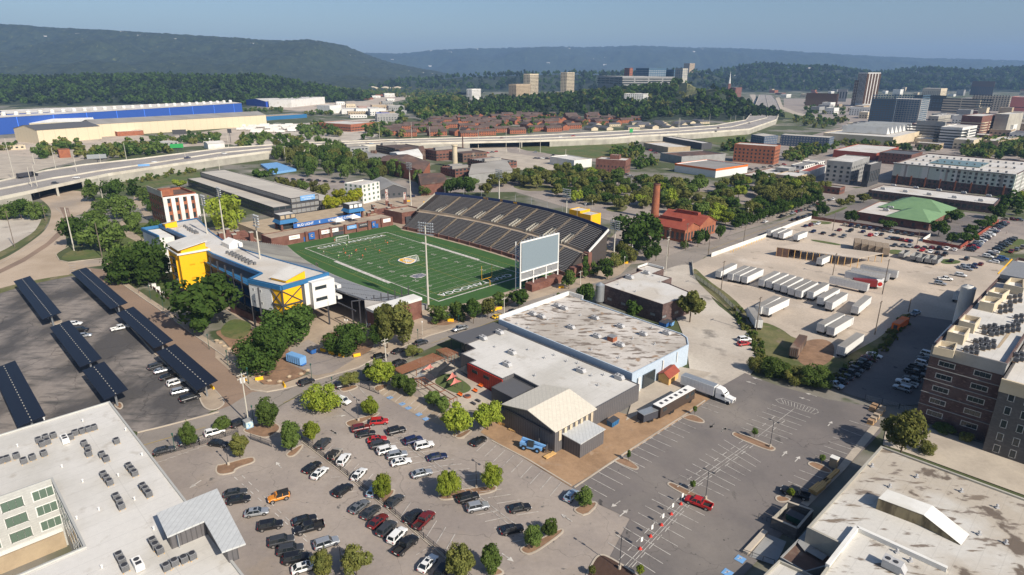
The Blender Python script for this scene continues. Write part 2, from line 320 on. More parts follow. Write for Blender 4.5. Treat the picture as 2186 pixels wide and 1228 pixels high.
# ------------------------------------------------------------------ the ground, roads, lots and their markings (the setting)
def smooth(q,it=2):
 for _ in range(it):
  o=[]
  for i in range(len(q)): a,c=q[i],q[(i+1) % len(q)];o +=[a.lerp(c,.25),a.lerp(c,.75)]
  q=o
 return q
SHN=[0]
def sheet(name,V,pts,mt,lvl):
 SHN[0] +=1
 q=[V(*p) for p in pts]
 if mt in ('grass','grassdry','brown','dirt','tanroad','turf_lawn','gravel') and name !='construction_dirt': q=smooth(q,2)
 mb=MB();mb.flat(q,.02*lvl+.0003*SHN[0])
 return mb.build(name,[M[mt]],kind='structure')
b=MB();b.flat([(-16000,-400),(16000,-400),(16000,20000),(-16000,20000)],0);struct('ground',b,[M['base']])
sheet('industrial_yard',ha,[(0,375),(640,355),(900,335),(1450,300),(1480,420),(1300,500),(700,520),(0,600)],'gravel',1)
sheet('log_yard',ha,[(380,215),(900,110),(1250,60),(1700,50),(1660,130),(1400,180),(1500,260),(940,260),(600,235)],'yard',1)
sheet('factory_yard',vB,[(-200,840),(0,800),(680,760),(1100,790),(1750,700),(2000,720),(1700,830),(1300,850),(700,900),(150,960),(-200,1000)],'yard',1)
sheet('crossroads_pavement',vB,[(-150,880),(180,920),(560,880),(560,940),(300,1000),(120,1060),(-150,1080)],'concrete',2)
sheet('freight_lot',vC,[(780,870),(1250,840),(1480,905),(1700,930),(1500,1010),(1300,1010),(900,930)],'concrete',2)
sheet('underpass_street',vC,[(1180,830),(1300,820),(1260,870),(1500,905),(1950,940),(1940,965),(1450,930),(1200,890)],'asphalt',3)
sheet('embankment_lawn',vC,[(1240,868),(1320,820),(1890,808),(2060,850),(1880,930),(1760,935),(1480,900)],'grass',4)
sheet('interchange_lawn',h9,[(1150,690),(1500,630),(1560,650),(1500,730),(1480,760),(1250,740)],'grass',4)
sheet('interchange_lawn',h9,[(1230,400),(1560,370),(1600,410),(1600,520),(1540,560),(1250,545)],'grass',4)
sheet('interchange_lawn',h9,[(1800,450),(1990,490),(2186,560),(1960,545),(1800,520)],'grass',4)
sheet('ramp_road',h9,[(1270,440),(1560,405),(1590,370),(1560,320),(1610,320),(1620,380),(1580,425),(1290,458)],'concrete',6)
sheet('ramp_road',h9,[(1780,350),(1810,340),(1840,420),(1960,470),(2186,520),(2186,535),(1930,485),(1800,430)],'concrete',6)
sheet('slope_lawn',h1,[(1180,150),(1400,115),(1950,20),(2100,60),(1950,120),(1700,170),(1500,200),(1250,260)],'grass',3)
sheet('side_lot',h5,[(250,170),(560,150),(940,240),(920,330),(700,390),(480,330),(200,250)],'asphalt',3)
sheet('grove_parking_lot',P_,[(690,392),(860,385),(980,400),(1110,385),(1270,380),(1400,400),(1640,388),(1790,396),(1840,404),(1760,436),(1460,535),(1395,560),(1240,575),(1330,480),(1100,410),(905,412),(880,440),(700,470)],'asphalt',2)
for pts in ([(1085,395),(1160,392),(1200,405),(1120,410)],[(1240,420),(1330,415),(1350,428),(1250,436)],[(1300,440),(1345,438),(1330,455),(1290,450)],[(1440,405),(1560,415),(1545,425),(1450,418)],[(1500,450),(1620,430),(1640,440),(1520,466)],[(1400,500),(1450,490),(1470,500),(1420,515)]):
 sheet('lot_verge',P_,pts,'grassdry',3)
b=MB();b.flat([UV(-80,-64),UV(136,-64),UV(140,80),(UV(128,112)),UV(-80,140)],.06);struct('stadium_plaza',b,[M['walk']])
sheet('west_lawn',h1,[(1150,850),(1200,560),(1600,540),(1850,900),(1820,1160),(1560,1200),(1200,1010)],'grass',4)
sheet('boulevard',h1,[(440,330),(510,400),(520,480),(470,620),(300,750),(150,850),(0,930),(-400,1060),(-400,1400),(0,1240),(320,1140),(700,1085),(770,1010),(1160,965),(1150,900),(690,950),(600,930),(550,870),(690,790),(650,650),(700,500),(880,440),(960,345),(830,215),(560,240),(380,290)],'tanroad',5)
sheet('boulevard_worn_lane',h1,[(600,390),(690,400),(720,500),(640,660),(480,790),(250,940),(-100,1110),(-100,1070),(240,900),(470,750),(600,620),(650,500)],'road_tan',6)
sheet('corner_lawn',h1,[(610,905),(660,860),(760,800),(900,820),(1160,855),(1160,888),(800,925),(660,925)],'grass',6)
sheet('vacant_lot',h1,[(-400,540),(0,520),(430,478),(450,560),(350,640),(0,850),(-400,1050)],'gravel',4)
sheet('vacant_lot_verge',h1,[(430,478),(490,480),(480,580),(300,740),(0,905),(-400,1060),(-400,1000),(0,850),(330,660),(400,560)],'grassdry',6)
sheet('lot_verge',g1,[(-100,300),(240,215),(560,165),(560,180),(260,240),(120,275),(-100,350)],'grassdry',7)
sheet('side_street',h1,[(1200,545),(1260,520),(1300,620),(1460,720),(1430,765),(1280,690)],'walk',6)
sheet('side_street',h1,[(1350,280),(1430,275),(1470,400),(1560,500),(1480,520),(1400,400),(1340,390)],'walk',6)
sheet('solar_parking_lot',P_,[(-200,690),(0,626),(125,592),(155,590),(255,673),(330,756),(427,842),(452,878),(430,895),(298,925),(240,905),(-200,1300)],'asphalt_old',6)
sheet('brick_street',P_,[(183,572),(255,670),(330,753),(427,839),(475,885),(540,925),(575,850),(550,817),(490,770),(415,717),(352,670),(249,599),(218,576)],'road_tan',7)
sheet('sidewalk',g1,[(790,130),(870,90),(900,180),(1270,430),(1300,440),(1500,600),(1790,790),(1986,930),(2060,990),(1986,1000),(1770,830),(1500,640),(1270,470),(900,215)],'walk',9)
sheet('cross_street',P_,[(280,985),(294,925),(430,890),(490,868),(538,838),(606,831),(765,786),(793,770),(913,718),(980,694),(1061,663),(1180,628),(1300,597),(1395,558),(1463,534),(1597,491),(1654,477),(1716,453),(1790,422),(1900,385),(1940,378),(1960,390),(1850,420),(1732,466),(1635,503),(1518,543),(1504,549),(1480,575),(1430,600),(1290,612),(1180,650),(1060,684),(990,712),(900,752),(780,815),(735,800),(640,842),(575,880),(430,930),(335,970)],'road',8)
sheet('corner_sidewalk',g3,[(0,330),(60,340),(200,500),(380,700),(560,690),(780,610),(1000,560),(1160,480),(1290,430),(1400,380),(1700,240),(1996,130),(1996,225),(1740,300),(1280,500),(1170,560),(560,735),(420,760),(290,740),(200,660),(0,480)],'walk',9)
sheet('planting_bed',g3,[(0,280),(60,325),(200,490),(375,695),(440,702),(520,700),(800,600),(600,520),(600,300),(300,240),(20,250)],'brown',10)
sheet('planting_bed',g3,[(860,400),(900,250),(1300,300),(1290,420),(1130,485)],'brown',10)
sheet('small_lawn',g3,[(5,285),(130,145),(330,205),(215,350)],'grass',11)
sheet('service_pad',g3,[(590,520),(620,400),(760,330),(880,395),(1140,490),(960,600),(820,625)],'asphalt',11)
sheet('verge_bed',h6,[(1040,250),(1300,220),(1820,80),(2149,-60),(2149,-20),(1850,110),(1350,280),(1200,290)],'brown',10)
sheet('verge_lawn',g1,[(1190,240),(1280,190),(1300,260),(1230,290)],'grass',11)
sheet('gravel_drive',P_,[(1395,585),(1480,556),(1516,640),(1566,678),(1598,712),(1614,745),(1614,800),(1530,850),(1480,850),(1460,700),(1400,620)],'gravel',9)
sheet('truck_yard',P_,[(1462,572),(1508,550),(1740,464),(1800,470),(2000,530),(2300,610),(2400,800),(1935,705),(1850,760),(1700,800),(1620,765),(1570,672),(1516,632)],'yard',8)
sheet('weedy_verge',g8,[(0,470),(90,560),(240,660),(380,820),(560,880),(700,940),(850,1040),(1000,960),(1140,880),(1250,740),(1270,790),(1130,960),(980,1030),(820,1200),(560,1120),(370,1060),(350,900),(240,760),(100,640),(0,540)],'grassdry',10)
sheet('weedy_patch',g8,[(380,790),(540,850),(640,950),(760,1000),(840,1060),(700,1100),(420,1050),(370,900)],'grassdry',11)
sheet('dirt_patch',g8,[(620,930),(760,900),(850,940),(820,1060),(660,1080),(600,1000)],'brown',12)
for pts in ([(700,310),(880,340),(880,352),(700,322)],[(1170,370),(1260,380),(1230,405),(1160,398)],[(1480,425),(1600,440),(1580,460),(1470,460)],[(700,200),(840,210),(800,225),(700,215)],[(1850,330),(1970,300),(1990,370),(1830,415),(1810,395)]):
 sheet('grass_patch',g8,pts,'grass',12)
sheet('shaded_parking_lot',g8,[(1270,800),(1290,760),(1560,800),(1700,760),(1500,1300),(1120,1300),(870,1220),(980,1030),(1140,950)],'asphalt_new',10)
sheet('paved_lot',h3,[(240,720),(500,610),(700,560),(1000,640),(1500,690),(1900,745),(1700,860),(1530,1010),(1180,910),(700,830)],'asphalt_new',9)
sheet('lot_lawn',h3,[(250,700),(470,620),(480,635),(290,715)],'grass',10)
sheet('far_parking_lot',h3,[(140,745),(1240,930),(1520,1030),(1890,750),(2500,800),(2500,900),(1900,1080),(1500,1090),(0,940),(0,800)],'yard',9)
sheet('far_parking_aisle',h3,[(1200,960),(1530,1020),(1890,750),(2300,790),(2100,960),(1800,1100),(1300,1060)],'asphalt',10)
sheet('far_street',h3,[(1480,660),(2400,790),(2400,815),(1500,700)],'road',11)
sheet('far_street',h3,[(-50,590),(330,530),(560,450),(700,430),(960,380),(960,410),(680,470),(620,520),(0,700)],'road',9)
sheet('back_street',h3,[(-200,280),(0,210),(330,130),(345,150),(0,245),(-180,310)],'road',9)
sheet('lot_underlay',P_,[(1000,960),(1240,1030),(1420,1090),(1420,1400),(800,1400)],'asphalt',9)
sheet('downtown_streets',vD,[(760,475),(2400,475),(2500,790),(1130,640),(760,560)],'asphalt',1)
sheet('midtown_streets',vD,[(560,790),(1120,640),(1400,650),(2500,800),(2500,1000),(1000,1000),(400,880)],'asphalt',1)
sheet('front_parking_lot',P_,[(300,1010),(335,972),(430,932),(575,882),(640,845),(735,802),(780,816),(860,800),(960,850),(1040,905),(1126,985),(1217,1042),(1330,1110),(1280,1400),(300,1500)],'asphalt',10)
sheet('rear_parking_lot',P_,[(1218,1041),(1390,930),(1480,860),(1590,798),(1660,825),(1770,855),(1872,872),(1880,925),(1740,1068),(1560,1260),(1500,1500),(1130,1500),(1270,1250),(1345,1110),(1280,1080)],'asphalt_new',12)
sheet('drive_patch',P_,[(1152,1165),(1345,1110),(1110,1300),(1000,1400),(940,1330)],'asphalt',13)
sheet('construction_dirt',P_,[(1026,925),(1070,880),(1200,850),(1350,890),(1430,860),(1485,836),(1520,850),(1460,893),(1315,985),(1219,1042),(1126,985)],'dirt',14)
sheet('concrete_apron',P_,[(1352,850),(1366,815),(1425,780),(1520,798),(1445,835),(1400,866),(1336,900)],'concrete',15)
sheet('alley_concrete',g7,[(1090,360),(1290,400),(1640,500),(1900,570),(1900,800),(1240,560),(1060,500)],'concrete',8)
sheet('retaining_kerb_path',g7,[(995,395),(1045,405),(850,640),(640,850),(600,830),(800,640)],'concrete',14)
sheet('patio_turf',h6,[(1140,900),(1290,790),(1500,900),(1590,990),(1440,1050),(1250,970)],'turf_lawn',12)
sheet('patio_paving',h6,[(780,850),(1270,640),(1560,880),(1850,1050),(1750,1228),(1330,1200),(1040,1090),(940,900)],'concrete',11)
sheet('bioswale_paving',g3,[(1340,770),(1430,700),(1660,810),(1900,930),(2000,990),(1960,1080),(1700,980),(1520,880)],'walk',12)
# --- markings
MK=MB();MKB=MB();MKY=MB()
ZM=.33
def line(p,q,wd=.12,mb=None,z=ZM):
 p=Vector((p[0],p[1],0));q=Vector((q[0],q[1],0));d=(q-p).normalized();n=Vector((-d.y,d.x,0))*wd/2
 (mb or MK).poly([(v.x,v.y,z) for v in (p-n,q-n,q+n,p+n)])
def lines(V,a0,a1,b0,b1,n=None,wd=.14,mb=None):
 A0,A1,B0,B1=V(*a0),V(*a1),V(*b0),V(*b1)
 n=n or int(round((B0-A0).length/2.75))+1
 for i in range(n):
  t=i/(n-1);line(A0.lerp(B0,t),A1.lerp(B1,t),wd,mb)
def bars(V,a,b,n,ln=1.9,wd=.16,off=0):
 A,B=V(*a),V(*b);d=(B-A).normalized();nn=Vector((-d.y,d.x,0))*off
 for i in range(n):
  c=A.lerp(B,i/(n-1))+nn;line(c-d*ln/2,c+d*ln/2,wd)
def arrow(V,x,y,a,s=1.0):
 c=V(x,y);d=Vector((cos(a),sin(a),0));n=Vector((-d.y,d.x,0));z=ZM
 P=lambda u,v: (c.x+d.x*u*s+n.x*v*s,c.y+d.y*u*s+n.y*v*s,z)
 MK.poly([P(-1.6,-.12),P(.2,-.12),P(.2,.12),P(-1.6,.12)]);MK.poly([P(.2,-.55),P(1.5,0),P(.2,.55)])
lines(g6,(910,645),(1070,733),(1525,245),(1640,293),14);bars(g6,(878,658),(1540,235),14)
lines(g6,(1670,150),(1785,192),(1740,110),(1850,145),3);bars(g6,(1580,212),(1690,132),3)
lines(g6,(1078,1028),(1380,1222),(1400,706),(1697,853),8)
lines(g7,(-83,670),(170,789),(170,475),(378,603),8);lines(g7,(265,405),(500,495),(440,278),(655,352),7)
line(g6(1185,1180),g6(1560,770));line(g6(1205,1190),g6(1580,780));line(g7(-40,740),g7(300,500));line(g7(-30,760),g7(312,508));line(g7(360,458),g7(565,300))
for V,a,b_,n in ((g6,(1200,1140),(1550,770),8),(g7,(-50,745),(290,500),8),(g7,(370,440),(470,362),3)):
 bars(V,a,b_,n,off=1.2);bars(V,a,b_,n,off=-1.6)
lines(g7,(530,708),(660,765),(592,645),(725,693),3);lines(g7,(682,563),(810,612),(780,460),(915,505),5);lines(g7,(828,412),(950,458),(873,368),(997,408),3)
hp=[g7(*p) for p in ((460,250),(500,243),(690,305),(700,322),(675,332),(480,268))]
for i in range(6): line(hp[i],hp[(i+1) % 6])
lines(g7,(492,247),(505,272),(680,303),(655,325),11,.12)
for x,y,a in ((105,397,-2.3),(170,420,.8),(320,155,2.4),(355,133,2.4),(620,245,2.4),(657,222,2.4),(765,385,.8),(510,553,.8),(583,583,.8)): arrow(g7,x,y,a)
for x,y,a in ((1125,780,-2.4),(1180,835,.8),(810,867,2.3),(435,1125,-.75),(1747,275,-2.3),(1820,300,.8)): arrow(g6,x,y,a)
for x,y,a in ((1025,960,.2),(972,1095,-.75)): arrow(g3,x,y,a)
arrow(g4,945,92,-.75);arrow(g4,505,355,2.3);arrow(g2,1320,622,-2)
lines(g6,(305,372),(232,440),(777,640),(706,725),9)
lines(P_,(831,931.5),(881,927.5),(1101,1103),(1149,1095));lines(P_,(800,945),(845,936),(1095,1160),(1142,1150))
line(P_(815,912),P_(1090,1125),.12);line(P_(826,910),P_(1100,1122),.12)
lines(g4,(940,197),(845,290),(1915,910),(1835,1050))
for a,b_ in (((165,465),(800,1030)),((225,452),(780,985))): bars(g4,a,b_,10,1.6)
lines(g4,(745,250),(690,240),(1700,1020),(1600,1080),14,.1)
lines(g3,(1000,780),(1075,870),(1170,720),(1260,820),3)
lines(g2,(1060,475),(1130,455),(1400,350),(1480,330),6)
lines(g3,(1440,740),(1370,800),(1850,930),(1790,990),9)
for x,y in ((1430,810),(1530,862),(1582,895),(1668,948),(1725,985)):
 c=g3(x,y);MKB.flat([(c+Vector((cos(a),sin(a),0))*1.05)[:2] for a in (UA+pi/4,UA+3*pi/4,UA+5*pi/4,UA+7*pi/4)],ZM)
 for i in range(10):
  a0,a1=i*.5,i*.5+.5;line(c+Vector((cos(a0),sin(a0),0))*.4,c+Vector((cos(a1),sin(a1),0))*.4,.12,MK,ZM+.02)
 line(c+Vector((.1,.2,0)),c+Vector((.1,.8,0)),.14,MK,ZM+.02)
for x,y in ((262,1145),(190,1222)):
 c=g7(x,y);MKB.flat([(c+Vector((cos(a),sin(a),0))*1.2)[:2] for a in (UA+pi/4,UA+3*pi/4,UA+5*pi/4,UA+7*pi/4)],ZM)
 line(c+Vector((-.5,0,0)),c+Vector((.5,.3,0)),.2,MK,ZM+.02);line(c,c+Vector((.1,.6,0)),.2,MK,ZM+.02)
lines(g8,(1560,200),(1600,190),(1900,110),(1930,100),6)
for i in range(5): line(h1(690+i*4,962+i*24),h1(765,958+i*22),.5)
for V,a,b_ in ((h1,(560,400),(640,470)),(h1,(640,470),(600,600)),(h1,(600,600),(300,800)),(h1,(300,800),(0,960)),(h1,(680,420),(690,480))): line(V(*a),V(*b_),.15)
line(g2(960,360),g2(1390,235),.15,MKY);line(g3(560,850),g3(1150,640),.12,MKY);line(P_(920,735),P_(1290,605),.12,MKY);line(P_(1510,536),P_(1740,450),.15,MKY)
MK.build('road_markings',[M['linew']],kind='structure');MKB.build('blue_road_markings',[M['bluel']],kind='structure');MKY.build('yellow_road_markings',[M['yellow_line']],kind='structure')
# --- kerbs and traffic islands
def kerb(V,pts,wd=.35,h=.15,z0=.2):
 q=[V(*p) for p in pts];mb=MB()
 for a,c in zip(q,q[1:]): mb.beam((a.x,a.y,z0+h/2),(c.x,c.y,z0+h/2),wd,h+.1)
 mb.build('kerb',[M['concrete']],kind='structure')
def island(V,pts,fill='brown',it=2,rim=.35,z0=.2):
 q=smooth([V(*p) for p in pts],it);q=ccw([p.xy for p in q])
 q2=inset(q,rim);n=len(q);mb=MB();zt=z0+.17
 mb.add([(p.x,p.y,z0) for p in q]+[(p.x,p.y,zt) for p in q]+[(p.x,p.y,zt) for p in q2]+[(p.x,p.y,zt-.05) for p in q2],
   [(i,(i+1) % n,(i+1) % n+n,i+n) for i in range(n)]+[(i+n,(i+1) % n+n,(i+1) % n+2*n,i+2*n) for i in range(n)]+[(i+2*n,(i+1) % n+2*n,(i+1) % n+3*n,i+3*n) for i in range(n)])
 mb.flat(q2,zt-.05,1);mb.build('traffic_island',[M['concrete'],M[fill]],kind='structure')
island(g6,[(860,800),(985,755),(1020,780),(935,862),(858,830)],it=1)
island(g6,[(505,1055),(640,1000),(770,930),(798,945),(780,975),(590,1112),(520,1095)])
island(g6,[(-30,720),(90,688),(340,655),(372,668),(350,705),(130,740),(0,760)])
island(g6,[(1115,495),(1180,470),(1275,535),(1275,555),(1240,560),(1120,508)])
island(g6,[(1550,215),(1620,195),(1700,240),(1695,258),(1650,256),(1555,228)])
island(g6,[(1455,640),(1490,635),(1755,765),(1760,785),(1720,800),(1460,665)])
island(g6,[(930,1240),(985,1130),(1020,1100),(1070,1105),(1250,1215),(1330,1290),(900,1330)],'mulch')
island(g7,[(215,435),(240,428),(460,515),(460,535),(420,540),(215,455)])
island(g7,[(640,600),(680,595),(790,650),(760,672),(640,620)])
island(g7,[(455,790),(500,785),(560,815),(500,830),(460,820)])
island(g4,[(555,265),(690,185),(712,200),(640,285),(575,295)])
island(g4,[(0,355),(60,350),(300,280),(328,320),(290,345),(160,385),(160,420),(0,445)])
island(g4,[(1290,610),(1420,540),(1445,570),(1355,690)])
island(g3,[(1065,1000),(1250,960),(1340,925),(1350,945),(1120,1060),(1065,1040)])
island(g3,[(820,915),(930,900),(940,920),(905,940),(850,935)])
island(g3,[(200,1080),(330,1020),(470,1000),(560,1060),(430,1150),(300,1120)])
island(g3,[(1000,740),(1130,700),(1190,720),(1050,770)]);island(g3,[(1280,720),(1420,690),(1420,720),(1320,775)])
island(g3,[(1930,1110),(1990,1100),(2060,1140),(1990,1150),(1940,1130)])
island(g6,[(85,340),(200,290),(215,300),(150,355),(100,358)],z0=.3);island(g6,[(300,1190),(370,1180),(430,1228),(300,1260)])
island(g1,[(370,540),(470,520),(490,540),(420,565)],'walk');island(g1,[(870,1180),(930,1150),(960,1190),(920,1220)],'brown')
island(g1,[(1520,1080),(1620,1020),(1690,1090),(1740,1150),(1720,1190),(1640,1228),(1560,1200)],'walk')
kerb(g1,[(790,130),(900,215),(1270,470),(1500,640),(1770,830),(1986,1000)]);kerb(g1,[(690,130),(920,480),(1190,780),(1520,1080)])
kerb(g3,[(200,660),(290,742),(420,762),(560,737),(1170,562),(1280,502),(1740,302),(1996,228)]);kerb(g2,[(930,270),(1100,230),(1480,130)]);kerb(g3,[(640,855),(960,745),(1180,665)])
kerb(g6,[(860,672),(1130,490),(1180,455),(1560,210),(1700,112)]);kerb(g6,[(840,660),(560,490),(330,370)]);kerb(h1,[(830,215),(960,345),(860,450)]);kerb(h1,[(690,790),(560,865),(600,930),(690,950),(1150,895)])
# --- haze: one box of even, thin air round the whole place
b=MB();b.box(-11000,11000,-180,14500,-3,640)
hz=b.build('haze',[bpy.data.materials.new('haze_air')],kind='stuff')
hm=hz.data.materials[0];hm.use_nodes=True;nt=hm.node_tree;nt.nodes.clear()
pv=_n(nt,'ShaderNodeVolumePrincipled');pv.inputs['Color'].default_value=(.35,.59,1,1);pv.inputs['Density'].default_value=.00007;pv.inputs['Anisotropy'].default_value=0
ho=_n(nt,'ShaderNodeOutputMaterial');nt.links.new(pv.outputs[0],ho.inputs['Volume'])
# ------------------------------------------------------------------ builders of repeated things: trees
def crown_mesh(name,rnd,rx,rz,zc,nl,leaf,nf,shape='round'):
 """leaf clumps spread over many small lobes that fill an uneven crown"""
 lobes=[]
 for i in range(nl):
  while 1:
   p=Vector((rnd.uniform(-1,1),rnd.uniform(-1,1),rnd.uniform(-1,1)))
   if p.length < 1: break
  k=.8
  if shape=='cone': k *=(1-.75*(p.z*.5+.5))
  if shape=='oval': k *=(1-.35*abs(p.z))
  if shape=='vase': k *=(.55+.45*(p.z*.5+.5))
  r=rnd.uniform(.17,.42)*(1 if shape !='cone' else .7)
  lobes.append((Vector((p.x*k*rx,p.y*k*rx,zc+p.z*.74*rz)),r*min(rx,rz*1.1)))
 vs=[];fs=[]
 for i in range(nf):
  c,r=lobes[rnd.randrange(nl)]
  d=Vector((rnd.gauss(0,1),rnd.gauss(0,1),rnd.gauss(.25,1))).normalized()
  p=c+d*r*(rnd.uniform(.72,1.08) if rnd.random() < .88 else rnd.uniform(1,1.35))
  if any((p-c2).length < r2*.62 for c2,r2 in lobes): continue
  n=(d+Vector((rnd.gauss(0,.45),rnd.gauss(0,.45),rnd.gauss(0,.45)))).normalized()
  a=n.orthogonal().normalized();b=n.cross(a);t=rnd.uniform(0,6.28);a,b=a*cos(t)+b*sin(t),b*cos(t)-a*sin(t)
  s=leaf*rnd.uniform(.55,1.25);k=len(vs)
  vs +=[p-a*s-b*s*.5,p+a*s*.2-b*s*.8,p+a*s+b*s*.3,p-a*s*.2+b*s*.8]
  fs.append((k,k+1,k+2,k+3))
 me=bpy.data.meshes.new(name);me.from_pydata([tuple(v) for v in vs],[],fs);me.materials.append(LEAF[0])
 return me,lobes
def trunk_mesh(name,rnd,h,rt,lobes):
 mb=MB();z1=h*.45;mb.cyl((0,0,-.3),(0,0,z1),rt,rt*.7,7,0,False)
 for c,r in lobes[:6]: mb.cyl((0,0,z1*rnd.uniform(.6,.95)),c,rt*.5,rt*.15,5,0,False)
 return mb.mesh(name,[M['bark']])
TREES={}
def treevar(kind,lod,i):
 k=(kind,lod,i)
 if k not in TREES:
  rnd=random.Random(hash((len(kind),lod,i,ord(kind[0]))) & 0xffff)
  sh={'round': (.5,.4,.58,'round'),'oval': (.36,.44,.55,'oval'),'cone': (.36,.5,.5,'cone'),'broad': (.64,.5,.5,'round'),'bush': (.62,.5,.5,'round'),'sapling': (.22,.33,.66,'oval'),'vase': (.48,.38,.62,'vase')}[kind]
  nf,leaf,nl=((7500,.031,34),(2400,.047,20),(420,.1,9))[lod]
  if kind=='sapling': nf //=4
  me,lb=crown_mesh('crown',rnd,sh[0],sh[1],sh[2],nl,leaf,nf,sh[3])
  TREES[k]=(me,trunk_mesh('trunk',rnd,1,.022,lb),sh)
 return TREES[k]
TRN=[0]
def tree_at(p,h,wd=None,kind='round',leaf=0,label='green tree',group=None,lod=None,cat='tree',name=None,z0=0):
 """h = total height, wd = crown width"""
 TRN[0] +=1;d=(Vector((p[0],p[1],0))).length
 if lod is None: lod=0 if d < 215 else (1 if d < 520 else 2)
 me,tk,sh=treevar(kind,lod,TRN[0] % (3 if lod==0 else 4));wd=wd or h*sh[0]*2
 sx=wd/(sh[0]*2)
 nm=name or {'bush': 'bush','sapling': 'sapling'}.get(kind,'tree')
 r=thing(nm,label,cat if kind !='bush' else 'bush',(p[0],p[1],z0),TRN[0]*2.4 % 6.28,group,(sx,sx,h))
 inst(r,[('trunk',tk,None,None),('crown',me,None,None)],{LEAF[0].name: LEAF[leaf]});return r
def T(V,x,yb,yt,wpx,kind='round',leaf=0,label='',group=None,**k):
 """tree whose trunk foot is seen at (x, yb), crown top at row yt, crown width in the view's pixels"""
 P=V(x,yb);h=max(1.0,V.h(x,yb,yt));dist=(P-Vector((0,0,CAM_H))).dot(_f)
 return tree_at(P,h,wpx/V.a[2]*dist/FPX*(1.12 if kind=='broad' else 1),kind,leaf,label,group,**k)
def TS(V,rows,group,kind='round',leaf=0,label=None,**k):
 for r in rows:
  r=list(r);kd=kind;lf=leaf;lb=label
  for e in r[4:]:
   if isinstance(e,int): lf=e
   elif e in ('round','oval','cone','broad','bush','sapling','vase'): kd=e
   else: lb=e
  T(V,*r[:4],kd,lf,lb,group,**k)
